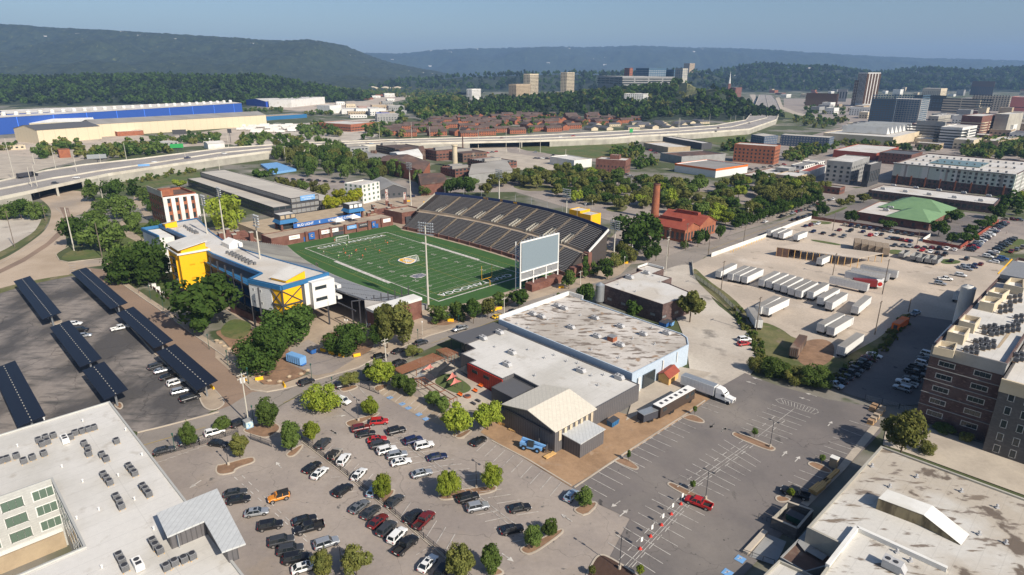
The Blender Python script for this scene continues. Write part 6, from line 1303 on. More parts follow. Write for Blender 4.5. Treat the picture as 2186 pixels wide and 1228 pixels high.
for nm,z,pts in (('cream apartment roof',14.66,[(300,180),(560,190),(420,500),(560,600),(850,250),(910,720),(670,790),(800,560),(960,420),(520,850),(1040,920),(690,1180),(120,360)]),):
 for i,(x,y) in enumerate(pts): P=g2(x,y,z);q=MB();q.cyl((0,0,0),(0,0,.5),.12,n=8);q.cyl((0,0,.5),(0,0,.62),.2,.2,8);o=q.build('roof_vent',[M['white']],None,None,label='small white vent pipe standing on the %s' % nm,cat='vent',group='vent pipes on the '+nm);o.location=(P.x,P.y,z)
for nm,V,z,pts in (('cream brewery roof',g5,5.2,[(400,620),(640,640),(760,700),(830,680),(920,725),(1000,740),(1100,830),(1190,825),(1150,900),(690,830)]),('stained warehouse roof',g5,6.5,[(640,480),(560,450),(780,420),(1020,390),(1180,480),(1400,560),(1560,600),(1300,700),(1100,640),(1540,480)]),('weathered hall roof',g7,6.7,[(1000,620),(1100,735),(1250,680),(1500,760),(1700,850),(1600,1000),(1215,1150),(1140,1100),(1750,1050)]),('brewhouse roof',g5,7.4,[(1295,165),(1600,145),(1420,215),(1550,100)])):
 for i,(x,y) in enumerate(pts): P=V(x,y,z);q=MB();q.cyl((0,0,0),(0,0,.6),.16,n=8);q.box(-.35,.35,-.35,.35,0,.15);q.cyl((0,0,.6),(0,0,.8),.28,.15,8);o=q.build('roof_vent',[M['rtu']],None,None,label='small metal vent standing on the %s' % nm,cat='vent',group='vents on the '+nm);o.location=(P.x,P.y,z)
# ------------------------------------------------------------------ solar canopies, lifts, trucks, yard goods
for i,(u0,u1,v,lb) in enumerate(((-22,37,-114.3,'farthest solar canopy in the middle row, with a stepped end'),(47.5,90,-114.0,'solar canopy in the middle row beside the three parked cars'),(93,117.2,-114.1,'short solar canopy behind the apartment block roof'),(-20,42,-94.5,'farthest solar canopy along the brick street, with a stepped end'),(48,90.5,-94.2,'solar canopy along the brick street above the white pickup'),(94,128.6,-94.7,'nearest solar canopy along the brick street, over the parked cars'),(74,118,-132.8,'solar canopy at the left picture edge'))):
 r=thing('solar_canopy',lb,'solar canopy',UV((u0+u1)/2,v,0),None,'solar panel canopies over the parking lot');w_=2.9;zl,zh=3.7,4.7
 q=MB();q.add([UV(u0,v-w_,zl),UV(u1,v-w_,zl),UV(u1,v+w_,zh),UV(u0,v+w_,zh)]+[UV(u0,v-w_,zl+.18),UV(u1,v-w_,zl+.18),UV(u1,v+w_,zh+.18),UV(u0,v+w_,zh+.18)],[(4,5,6,7),(0,3,2,1),(0,1,5,4),(1,2,6,5),(2,3,7,6),(3,0,4,7)]);q.build('solar_panel',[M['solar']],r)
 q=MB();n=int((u1-u0)/2)
 for k in range(n): a=u0+1+k*2;q.poly([UV(a,v-.12,(zl+zh)/2+.2),UV(a+.8,v-.12,(zl+zh)/2+.2),UV(a+.8,v+.1,(zl+zh)/2+.24),UV(a,v+.1,(zl+zh)/2+.24)])
 q.build('panel_clip',[M['concw']],r)
 for k in range(max(2,int((u1-u0)/9))+1):
  a=u0+1.5+k*(u1-u0-3)/max(2,int((u1-u0)/9));q=MB();q.beam(UV(a,v,0),UV(a,v,4.0),.35);q.beam(UV(a,v-2.6,zl),UV(a,v+2.6,zh-.1),.2,.3);q.build('post',[M['steel']],r)
# telehandler
def oriented(name,label,cat,V,xf,yf,xr,yr,z=.3,group=None,hz=.6):
 a,b_=V(xf,yf,hz),V(xr,yr,hz);d=a-b_;c=(a+b_)/2;return thing(name,label,cat,(c.x,c.y,z),math.atan2(d.y,d.x),group),d.length
WH=MB();WH.cyl((0,-.25,0),(0,.25,0),.65,n=16);WH.cyl((0,-.26,0),(0,.26,0),.3,n=10,m=1);WHm=WH.mesh('big_wheel',[M['rubber'],M['bluel']])
r,L=oriented('telehandler','blue telescopic handler with black tyres on the orange dirt','telehandler',g6,672,430,512,395)
q=MB();q.box(-2.9,2.6,-.9,.9,.6,1.3);q.box(-2.9,-1.2,-1,1,1.3,1.9);q.build('chassis',[M['bluel']],r,(0,0,0));q=MB();q.beam((-2.6,.1,2.5),(3.6,.1,1.5),.45,.5);q.beam((-2.6,.1,2.5),(-2.6,.1,1.5),.4);q.build('boom',[M['bluel']],r,(0,0,0))
q=MB();q.box(-.9,.6,-1.1,-.3,1.3,2.6);q.build('cab',[M['glass']],r,(0,0,0));q=MB();q.box(3.5,3.7,-.8,.8,.6,1.9);q.box(3.7,4.9,-.6,-.45,.6,.68);q.box(3.7,4.9,.45,.6,.6,.68);q.build('fork',[M['steeld']],r,(0,0,0))
for x in (-1.8,1.6):
 for y in (-1.05,1.05): put('wheel',WHm,r,(x,y,.65))
def stack(V,x,y,a,L,W,H,label,n=4,mt='wood',name='lumber_stack',cat='lumber'):
 P=V(x,y);r=thing(name,label,cat,(P.x,P.y,.35),a);
 q=MB()
 for i in range(n):
  for j in range(max(1,int(H/.3))): q.box(-L/2+(i*j % 3)*.08,L/2-(i % 2)*.1,-W/2+i*W/n+.03,-W/2+(i+1)*W/n-.03,.12+j*.3,.38+j*.3)
 q.build('boards',[M[mt]],r,(0,0,0));q=MB();[q.box(t*L-.08,t*L+.08,-W/2,W/2,0,.12) for t in (-.35,0,.35)];q.build('bearer',[M['wood']],r,(0,0,0))
stack(g6,703,470,.75,3.4,1.2,.3,'small stack of fresh planks in front of the blue telehandler');stack(g6,415,265,-.5,3.4,1.8,.6,'pile of scattered boards behind the young trees');stack(g6,490,315,-.6,4.5,1.0,.3,'timbers laid out beside the barn wall',3)
stack(h7,1310,270,.68,4.2,1.8,.9,'yellow lumber bundle behind the black pickup');stack(h7,1390,200,.68,4.2,1.2,.6,'lumber bundle between the pickup and the hall wall',3);stack(h7,1470,120,.72,7,.9,.6,'long timbers on the retaining wall path',2)
for i in range(7):
 x,y=((1000,310),(1012,296),(1055,310),(1040,330),(1022,352),(1005,370),(990,385))[i];P=g7(x,y);r=thing('stone_pallet','wrapped pallet of stone at the far corner of the rear lot, %s from the top' % ('first','second','third','fourth','fifth','sixth','seventh')[i],'pallet',(P.x,P.y,.3),UA,'stone pallets');q=MB();q.box(-.7,.7,-.6,.6,.15,1.2);q.build('load',[M['dirt' if i < 2 or i==6 else 'walk']],r,(0,0,0));q=MB();q.box(-.75,.75,-.65,.65,0,.15);q.build('pallet_base',[M['wood']],r,(0,0,0))
P=g7(782,625);r=thing('portable_booth','small tan booth standing on the traffic island by the right edge','booth',(P.x,P.y,.35),UA);q=MB();q.box(-.8,.8,-.7,.7,0,2.3);q.build('wall',[M['tan']],r,(0,0,0));q=MB();q.box(-.9,.9,-.8,.8,2.3,2.45);q.build('roof',[M['whitew']],r,(0,0,0))
# tour bus, cargo trailers and semi truck
r,L=oriented('tour_bus','long dark brown tour bus trailer with a white roof and black hatches','tour bus',g5,1800,1000,1590,1120,.35);L=16.0
q=MB();q.box(-L/2,L/2,-1.28,1.28,.6,3.7);q.build('body',[mat('dark_brown_coach_paint',(.06,.045,.038),.35)],r,(0,0,0));q=MB();q.box(-L/2,L/2,-1.25,1.25,3.7,3.82);q.build('roof',[M['white']],r,(0,0,0))
for i in range(6): q=MB();q.box(-L/2+1.5+i*2.2,-L/2+2.4+i*2.2,-.45,.45,3.82,3.92);q.build('roof_hatch',[M['cloth']],r,(0,0,0))
for s in (-1,1):
 for x in (-6.8,3.5,6): q=MB();q.box(x,x+1.5,s*1.29-.02,s*1.29+.02,2,3.1);q.build('window',[M['glass']],r,(0,0,0))
for x in (-3.2,-2.1,6.2): q=MB();[q.cyl((x,s*.9,.5),(x,s*1.3,.5),.5,n=14) for s in (-1,1)];q.build('wheels',[M['rubber']],r,(0,0,0))
r,L=oriented('cargo_trailer','small black cargo trailer with a silver roof behind the tour bus','trailer',g5,1570,1120,1445,1165,.35);q=MB();q.box(-2.6,2.6,-1.2,1.2,.6,2.7);q.build('body',[M['cloth']],r,(0,0,0));q=MB();q.box(-2.65,2.65,-1.25,1.25,2.7,2.8);q.build('roof',[M['steel']],r,(0,0,0));q=MB();[q.cyl((x,s*1.0,.4),(x,s*1.28,.4),.38,n=12) for s in (-1,1) for x in (-.4,.5)];q.build('wheels',[M['rubber']],r,(0,0,0));q=MB();q.beam((-3.8,0,.6),(-2.6,0,.6),.15);q.build('tow_bar',[M['steeld']],r,(0,0,0))
# semi truck
def semi(V,xf,yf,xr,yr,label,cabc='white',z=.35,box=True,L=None):
 r,l=oriented('semi_truck',label,'truck',V,xf,yf,xr,yr,z,None,1.0);L=L or 16;pm=PAINT[cabc];q=MB();x0=L/2
 q.box(x0-2.3,x0-.15,-1.0,1.0,.9,1.9);q.add([(x0-2.3,-1.1,1.9),(x0-.2,-.85,1.6),(x0-.2,.85,1.6),(x0-2.3,1.1,1.9),(x0-2.3,-1.1,2.1),(x0-.2,-.8,1.85),(x0-.2,.8,1.85),(x0-2.3,1.1,2.1)],[(4,5,6,7),(0,1,5,4),(1,2,6,5),(2,3,7,6)])
 q.box(x0-5.2,x0-2.3,-1.2,1.2,.9,2.4);q.add([(x0-5.2,-1.2,2.4),(x0-2.3,-1.2,2.4),(x0-2.3,1.2,2.4),(x0-5.2,1.2,2.4),(x0-5.2,-1.15,3.9),(x0-3.6,-1.05,3.7),(x0-3.6,1.05,3.7),(x0-5.2,1.15,3.9)],[(4,5,6,7),(0,1,5,4),(1,2,6,5),(2,3,7,6),(3,0,4,7)])
 for s in (-1,1): q.box(x0-2.2,x0-.9,min(s*.85,s*1.2),max(s*.85,s*1.2),.6,1.35)
 q.build('cab',[pm],r,(0,0,0));q=MB();q.add([(x0-2.25,-1.0,2.15),(x0-2.25,1.0,2.15),(x0-2.75,.95,2.95),(x0-2.75,-.95,2.95)],[(0,1,2,3)]);[q.box(x0-3.5,x0-2.5,s*1.21-.01,s*1.21+.01,1.9,2.6) for s in (-1,1)];q.box(x0-.18,x0-.12,-.6,.6,1,1.5);q.build('windscreen',[M['carglass']],r,(0,0,0))
 for x in (x0-1.4,x0-5.4,x0-6.6)+((-L/2+1.3,-L/2+2.5) if box else ()): q=MB();[q.cyl((x,s*.85,.52),(x,s*1.25,.52),.52,n=14) for s in (-1,1)];q.build('wheels',[M['rubber']],r,(0,0,0))
 q=MB();q.box(-L/2,x0-2.6,-.5,.5,.75,1.05);q.build('chassis',[M['steeld']],r,(0,0,0))
 if box: q=MB();q.box(-L/2,x0-5.7,-1.28,1.28,1.1,3.9);q.build('box_body',[M['trailer' if cabc=='white' else 'cloth']],r,(0,0,0));q=MB();q.box(-L/2+.1,x0-5.8,-1.2,1.2,3.9,3.96);q.build('box_roof',[M['steel' if cabc=='white' else 'roofg']],r,(0,0,0))
 return r
semi(g5,2098,1010,1800,900,'white semi truck with a silver roofed trailer parked by the tour bus',L=16)
# trailers in the truck yard (rear foot, front foot)
TRX=[(145,552,265,492,'white trailer at the left end of the long row'),(215,568,345,505,'second white trailer from the left in the long row'),(255,575,390,510,'third white trailer from the left in the long row'),(300,585,430,520,'white trailer closing the left group of four'),(400,605,520,540,'first white trailer of the middle group'),(445,615,570,552,'second white trailer of the middle group'),(492,630,618,562,'third white trailer of the middle group'),(535,643,660,575,'fourth white trailer of the middle group'),(577,658,700,595,'fifth white trailer of the middle group'),(620,672,740,605,'sixth white trailer of the middle group, with a bright side'),
 (690,680,805,612,'white trailer just right of the middle group'),(750,715,868,645,'white trailer in the pair behind the lone beige one, left'),(800,745,915,670,'white trailer in the pair behind the lone beige one, right'),(380,770,525,690,'left of the two trailers parked by the curved fence'),(425,778,575,705,'right of the two trailers parked by the curved fence'),(750,880,905,795,'weathered beige trailer left of its white neighbour by the weeds'),(810,900,960,810,'white trailer next to the weathered beige one by the weeds'),
 (955,770,1050,690,'lone beige trailer in the middle of the yard'),(870,1020,1000,925,'long white trailer on the weeds above the shaded lot'),(340,860,395,855,''),(1560,690,1640,620,'white trailer backed against the white tanks')]
for x0,y0,x1,y1,lb in TRX:
 if lb: trailer(g8,x0,y0,x1,y1,lb,kind='trailer')
trailer(g8,385,858,325,765,'trailer standing crosswise at the end of the gravel drive',L=13);trailer(g8,590,1030,660,925,'open rusty trailer on the weeds with its doors open',kind='rust',L=13)
for x0,y0,x1,y1,lb in ((445,300,545,262,'leftmost white refrigerated trailer by the white fence'),(485,310,580,270,'second refrigerated trailer by the white fence'),(520,318,618,275,'third refrigerated trailer by the white fence'),(605,328,700,290,'refrigerated trailer standing apart on the right')): trailer(g8,x0,y0,x1,y1,lb,L=12)
for x0,y0,x1,y1,lb,l in ((1035,635,790,580,'long white trailer broadside in front of the soda trailers',15),(1120,600,880,545,'white trailer broadside behind the long one',15),(1160,572,885,525,'white trailer broadside, third in the block',15),(1210,555,930,500,'white trailer broadside at the back of the block',15)): trailer(g8,x0,y0,x1,y1,lb,L=l)
P=g8(1085,605);r=thing('soda_trailer','dark red trailer with a white end and a round red emblem','trailer',(P.x,P.y,.2),R(165));q=MB();q.box(0,9,-1.28,1.28,1,3.7);q.build('body',[mat('soda_red',(.18,.02,.02),.5)],r,(0,0,0));q=MB();q.box(-2,0,-1.3,1.3,1,3.75);q.build('white_end',[M['white']],r,(0,0,0));q=MB();q.cyl((-1,1.31,2.4),(-1,1.36,2.4),.9,n=20);q.build('emblem',[M['red']],r,(0,0,0));q=MB();[q.cyl((x,s*.85,.5),(x,s*1.25,.5),.5,n=12) for s in (-1,1) for x in (.5,1.7)];q.build('wheels',[M['rubber']],r,(0,0,0))
for i,(x,y) in enumerate(((970,355),(1012,363),(1053,371),(1095,379),(1137,387))):
 P=g8(x,y+15);r=thing('log_trailer','trailer loaded high with grey baled scrap, %s in the row' % ('first','second','third','fourth','fifth')[i],'trailer',(P.x,P.y,.2),R(64),'trailers of baled scrap');q=MB();q.box(-5.5,5.5,-1.5,1.5,1.2,4.6);q.build('load',[M['logs']],r,(0,0,0));q=MB();q.box(-5.6,5.6,-1.5,1.5,.4,1.2);q.build('bed',[M['steeld']],r,(0,0,0))
for i,(x0,y0,x1,y1) in enumerate(((1232,430,1300,392),(1300,445,1370,400),(1340,455,1412,410),(1390,462,1450,415),(1432,468,1492,425))):
 P,Q=g8(x0,y0),g8(x1,y1);d=Q-P;r=thing('tipper_trailer','open grey steel tipper trailer, %s in the row' % ('first','second','third','fourth','fifth')[i],'trailer',(P.x,P.y,.2),math.atan2(d.y,d.x),'open tipper trailers');L=9;q=MB();[q.box(0,L,s*1.2-.06,s*1.2+.06,1,2.9) for s in (-1,1)];q.box(0,.1,-1.2,1.2,1,2.9);q.box(L-.1,L,-1.2,1.2,1,2.9);q.box(0,L,-1.2,1.2,1,1.1);q.build('tub',[M['greyw']],r,(0,0,0));q=MB();q.box(.2,L,-.5,.5,.4,1);q.build('chassis',[M['steeld']],r,(0,0,0))
# open canopy shed in the yard
yc=thing('open_truck_shed','long flat open-fronted truck shed with a pale roof in the yard','shed',tuple(g8(730,430).xy)+(0,));c4=[g8(*p,4.6) for p in ((500,358),(985,425),(1130,395),(640,335))]
q=MB();q.prism(c4,4.5,4.8);q.build('roof',[M['yard']],yc);q=MB()
for i in range(14):
 for a,c in ((0,1),(3,2)): s=c4[a].lerp(c4[c],i/13);q.beam((s.x,s.y,0),(s.x,s.y,4.5),.22)
q.build('post',[M['wood']],yc);q=MB();a,c=c4[0],c4[3];q.beam((a.x,a.y,2.3),(c.x,c.y,2.3),.2,4.4);a2=c4[0].lerp(c4[1],.16);q.beam((a.x,a.y,2.3),(a2.x,a2.y,2.3),.2,4.4);q.build('end_wall',[M['rust']],yc)
trailer(g8,745,475,800,450,'grey trailer parked under the open truck shed',L=9)
# fences, walls
def fence(V,pts,h,mt,label,name='fence',cat='fence',post='steeld',sp=3.0,solid=True,th=.12,z=.1,group=None):
 p=[V(*a) for a in pts];r=thing(name,label,cat,(p[0].x,p[0].y,z),None,group);q=MB();ps=MB()
 for a,c in zip(p,p[1:]):
  L=(c-a).length;n=max(1,int(L/sp))
  if solid: q.beam((a.x,a.y,z+h/2),(c.x,c.y,z+h/2),th,h)
  else:
   for t in (.12,.55,.97): q.beam((a.x,a.y,z+h*t),(c.x,c.y,z+h*t),.05)
   m=int(L/.35)
   for i in range(m): s=a.lerp(c,i/m);q.beam((s.x,s.y,z),(s.x,s.y,z+h),.055)
  for i in range(n+1): s=a.lerp(c,i/n);ps.beam((s.x,s.y,z),(s.x,s.y,z+h+.12),.12)
 q.build('panel',[M[mt]],r)
 if post: ps.build('posts',[M[post]],r)
 return r
fence(h2,((1170,965),(1665,785),(1890,690),(2065,625)),2.2,'whitew','long white panel fence between the street and the truck yard',post='whitew')
for i in range(14): P=h2(1345+i*23,925-i*9.2);q=MB();q.cyl((P.x,P.y,0),(P.x,P.y,1.3),.12,n=8);q.build('bollard',[M['yellow']],None,None,label='yellow bollard inside the white fence of the truck yard',cat='bollard',group='yellow bollards inside the white fence')
fence(h3,((140,735),(700,820),(1235,910)),1.8,'brick','long red wall behind the far parking lot',name='red_wall',cat='wall',post=None,th=.3);fence(h3,((1180,955),(1530,1020),(1890,765)),1.8,'redtile','red wall turning the corner beside the row of parked cars',name='red_wall',cat='wall',post=None,th=.3)
fence(h3,((1180,950),(1250,905)),2,'whitew','short white wall joining the two red walls',name='white_wall',cat='wall',post=None)
fence(g8,((0,535),(60,575),(150,640),(230,720),(300,790),(345,850)),1.8,'ac','grey chain-link fence along the curved gravel drive',solid=False);fence(g8,((-10,450),(0,530)),1.2,'concw','low concrete wall at the end of the chain-link fence',name='low_wall',cat='wall',post=None,th=.3)
fence(g4,((690,165),(1000,400),(1370,700),(1830,1090),(2100,1330)),1.5,'steeld','black metal fence running down the middle of the front parking lot',solid=False,z=.25);q=MB()
A_=[g4(*p) for p in ((690,165),(1000,400),(1370,700),(1830,1090),(2100,1330))]
for a,c in zip(A_,A_[1:]): q.beam((a.x,a.y,.3),(c.x,c.y,.3),.5,.3)
q.build('fence_kerb',[M['concrete']],kind='structure')
fence(g4,((285,150),(450,210)),1.6,'steeld','short black gate fence beside the shrub bed',solid=False,z=.25);fence(g2,((1060,435),(1350,355),(1610,270)),1.2,'steeld','black railing between the street and the front parking lot',solid=False,z=.25);fence(g3,((1190,720),(1340,780)),1.2,'steeld','thin black railing by the planted corner of the front lot',solid=False,z=.25);fence(g3,((0,1110),(130,1060)),1.2,'steeld','black railing left of the painted utility box',solid=False,z=.25)
fence(g7,((960,250),(1150,300),(1300,345)),1.6,'greyw','grey screen fence at the entry of the shaded lot',solid=False,z=.2);fence(g3,((130,100),(340,190),(460,230)),2.6,'brick','brick wall at the foot of the suite building',name='brick_wall',cat='wall',post=None,th=.4);fence(vE,((700,1100),(900,1180),(1000,1215)),2.4,'brick','brick wall below the dark frame of the suite building',name='brick_wall',cat='wall',post=None,th=.4)
for i in range(5): P=g1(1160+i*30,250+i*22);q=MB();q.obox(P,1.6,1.2,0,2.2-.2*i,0.6);q.build('stone_block',[M['whitew']],None,None,label='pale stone block stepping down beside the tower garden',cat='stone block',group='stone blocks by the tower garden')
fence(g1,((1165,265),(1280,350),(1350,400)),1.0,'brick','low brick garden wall beside the sidewalk',name='garden_wall',cat='wall',post=None,th=.3)
# yellow barriers
for V,x,y,a,lb in ((g3,882,428,-.5,'first of three yellow barriers across the service pad'),(g3,952,450,-.5,'middle of three yellow barriers across the service pad'),(g3,1032,470,-.5,'last of three yellow barriers across the service pad'),(g3,1160,468,.5,'yellow barrier by the brick pier on the corner'),(g3,360,662,.5,'yellow barrier on the boulder bed corner'),(g3,565,712,-1,'yellow barrier standing by the lawn tip at the street'),(h6,1342,240,0,'yellow barrier beside the hedge on the sidewalk'),(h6,1812,125,.4,'yellow barrier near the yellow taxi'),(h6,1870,110,.4,'yellow barrier beyond the taxi'),(h2,330,1020,0,'left yellow barrier at the south plaza gate'),(h2,402,1023,0,'right yellow barrier at the south plaza gate'),(h5,1570,430,0,'yellow barrier by the lattice towers'),(h5,1735,443,0,'yellow barrier on the lane behind the grandstand'),(g1,845,118,0,'yellow barrier at the top of the sidewalk'),(g1,1640,1050,-.8,'yellow barrier beside the nearest canopy'),(g3,1928,182,0,'yellow barrier by the brick gate pier'),(g5,880,190,0,'yellow barrier right of the scoreboard base'),(g3,240,660,-.9,'yellow barrier by the lamp at the street corner')):
 P=V(x,y);r=thing('traffic_barrier',lb,'barrier',(P.x,P.y,.2),a,'yellow traffic barriers');q=MB();q.add([(-1.1,-.3,0),(1.1,-.3,0),(1.1,.3,0),(-1.1,.3,0),(-1.1,-.1,.95),(1.1,-.1,.95),(1.1,.1,.95),(-1.1,.1,.95)],[(4,5,6,7),(0,1,5,4),(1,2,6,5),(2,3,7,6),(3,0,4,7)]);q.build('body',[M['yellow']],r,(0,0,0));q=MB();q.box(-1.12,1.12,-.32,.32,0,.12);q.build('foot',[M['yellow']],r,(0,0,0))
# valet cones / feather flags
for i,(x,y) in enumerate(((1545,780),(1483,845),(1420,915),(1350,988),(1283,1068))):
 P=g6(x,y);r=thing('feather_flag','small white banner on a red base, %s from the red pickup' % ('first','second','third','fourth','fifth')[i],'flag',(P.x,P.y,.3),.6,'white banners on red bases in the rear lot');q=MB();q.cyl((0,0,0),(0,0,.55),.42,.1,8);q.build('base',[M['red']],r,(0,0,0));q=MB();q.cyl((0,0,.4),(0,0,2.6),.03);q.build('pole',[M['steel']],r,(0,0,0));q=MB();q.box(0,.55,-.02,.02,1.6,2.6);q.build('cloth',[M['white']],r,(0,0,0))
# boulders in the bed
for i,(x,y) in enumerate(((10,345),(42,362),(75,388),(112,412),(142,445),(180,475),(255,535),(290,562),(330,598),(372,635),(440,675),(528,682),(605,642),(702,618),(755,590))):
 P=g3(x,y);rr=random.Random(i);q=MB();q.sphere((0,0,.25),.75,7,5,sz=.6);q.v=[(a*rr.uniform(.8,1.3),b_*rr.uniform(.6,1),c*rr.uniform(.85,1.1)) for a,b_,c in q.v];o=q.build('boulder',[M['tan']],None,None,label='pale sandstone boulder in the brown bed along the sidewalk, %s from the left' % ('first','second','third','fourth','fifth','sixth','seventh','eighth','ninth','tenth','eleventh','twelfth','thirteenth','fourteenth','fifteenth')[i],cat='boulder',group='boulders along the sidewalk');o.location=(P.x,P.y,.22)
# lamps and poles
for V,x,y,yt,lb in ((g6,1150,1195,985,'black lamp post standing in the dark mulch island'),(g6,1703,745,565,'black lamp post beside the red pickup'),(g7,428,515,370,'black lamp post on the long island in the rear lot'),(g6,232,672,510,'black lamp post between two round trees in the front lot'),(g3,1172,1000,820,'black lamp post on the island by the red SUV'),(g2,1545,490,370,'lamp post on the paired islands near the apartment block'),(g4,1010,1190,1010,'lamp post behind the olive bush at the bottom')): parking_light(V,x,y,yt,lb)
for V,x,y,yt,lb in ((g1,1165,365,262,'first'),(g1,1262,445,350,'second'),(g1,1490,640,580,'third'),(g1,1615,748,640,'fourth'),(g1,1760,870,770,'fifth'),(g1,1918,1010,900,'sixth'),(g3,105,545,430,'seventh'),(g3,275,695,575,'eighth')): street_lamp(V,x,y,yt,'green lamp post on the sidewalk of the brick street, %s from the far end' % lb,'green lamp posts along the sidewalk')
for V,x,y,yt,lb in ((g3,790,645,540,'green lamp post at the edge of the boulder bed'),(g2,1185,395,285,'green lamp post behind the railing near the parked sedan'),(g3,958,715,650,'green lamp post at the lawn edge across the street'),(g3,315,1015,885,'green lamp post beside the tall steel pole'),(h6,985,450,340,'green lamp post by the parked SUV'),(h6,1430,260,190,'green lamp post in front of the hedge')): street_lamp(V,x,y,yt,lb,'green street lamps')
for V,x,y,yt,n,lb in ((g3,1697,295,190,1,'white lamp post on the stadium plaza'),(g3,1262,300,210,2,'white twin lamp post left of the big tree'),(g3,1075,230,175,2,'white twin lamp post by the brick entrance'),(h2,450,950,875,2,'white twin lamp post at the south gate'),(h2,388,1060,970,1,'white lamp post behind the yellow barriers'),(h2,100,530,465,1,'white lamp post in the grove lot'),(h2,40,550,490,2,'white twin lamp post in the grove lot')): street_lamp(V,x,y,yt,lb,'white globe lamps of the stadium','ltpole',n)
UP={}
for k,V,x,y,yt,lb,mt in (('a',h6,635,675,430,'utility pole in front of the parked black SUV','ltpole'),('b',g5,465,385,258,'utility pole beside the yellow taxi','ltpole'),('c',g5,1018,165,65,'utility pole right of the scoreboard','ltpole'),('d',h2,760,1100,780,'tall utility pole at the street corner by the brewhouse','ltpole'),('e',h2,938,905,660,'wooden pole before the red-roofed hall','pole'),('f',h2,1142,950,720,'wooden pole at the start of the white fence','pole'),('g',g8,165,615,440,'pole among the left trailers','pole'),('h',g8,372,870,655,'tall pole by the crosswise trailer','pole'),('i',g8,1125,640,430,'tall pole in the middle of the truck yard','pole'),('j',g8,1080,880,680,'tall pole at the weed strip of the yard','pole'),('k',g8,830,525,395,'pole before the open truck shed','pole'),('l',h2,780,960,700,'wooden pole in front of the big dark tree','pole'),('m',h1,150,795,430,'dark wooden pole on the vacant lot verge','pole'),('n',h1,465,535,370,'dark pole below the left bushes','pole'),('o',h3,340,845,670,'pole with a yellow foot in the far lot, left','pole'),('p',h3,1128,975,850,'pole with a yellow foot in the far lot, right','pole'),('q',h2,1490,640,520,'pole in the grove by the street','ltpole'),('r',h2,1965,520,380,'lamp pole in the grove near the street bend','pole'),('s',g8,1280,745,665,'short lamp pole at the corner of the shaded lot','pole'),('t',h2,1460,830,690,'pole behind the refrigerated trailers','pole')):
 UP[k]=util_pole(V,x,y,yt,lb,2 if k in 'adl' else 1,mt)[1]
P=h1(750,830);post('steel_mast',P,22,.35,.2,'ltpole','bare leaning steel mast beside the tree clump','mast');P=h1(1030,890);post('steel_mast',P,17,.25,.15,'pole','dark mast with cables on the corner lawn','mast');P=h1(1040,330);post('steel_mast',P,18,.3,.2,'ltpole','pale mast behind the left trees','mast')
r,tA=util_pole(P_,531,905,797,'tall pale steel pole carrying phone equipment at the street corner',2,'ltpole');q=MB()
for a in range(3): q.obox(Vector((tA.x+cos(a*2.1)*.5,tA.y+sin(a*2.1)*.5,0)),.25,.35,tA.z-2.2,tA.z-.8,a*2.1)
q.build('antenna',[M['white']],r)
P=g3(272,1050);r=thing('utility_box','utility cabinet painted with a blue and white mural','utility box',(P.x,P.y,.3),UA);q=MB();q.box(-1,1,-.9,.9,0,1.9);q.build('cabinet',[mat('mural_paint',(.5,.62,.62),.6,[((.08,.3,.6),1.3,.5,.56),((.75,.75,.7),2.2,.58,.62)])],r,(0,0,0));q=MB();q.box(-1.05,1.05,-.95,.95,1.9,1.98);q.build('lid',[M['greyw']],r,(0,0,0))
for a,c in (('a','b'),('b','c'),('c','d'),('d','f'),('f','t'),('t','q'),('i','j'),('k','i')): wire(UP[a],UP[c],'overhead wire strung between %s' % {'ab': 'the SUV pole and the taxi pole','bc': 'the taxi pole and the scoreboard pole','cd': 'the scoreboard pole and the corner pole','df': 'the corner pole and the white fence','ft': 'two poles of the white fence','tq': 'the trailers and the grove','ij': 'two tall yard poles','ki': 'the truck shed and the yard pole'}[a+c],1.5)
wire(tA,UP['a'],'overhead wire from the steel phone pole to the SUV pole',2)
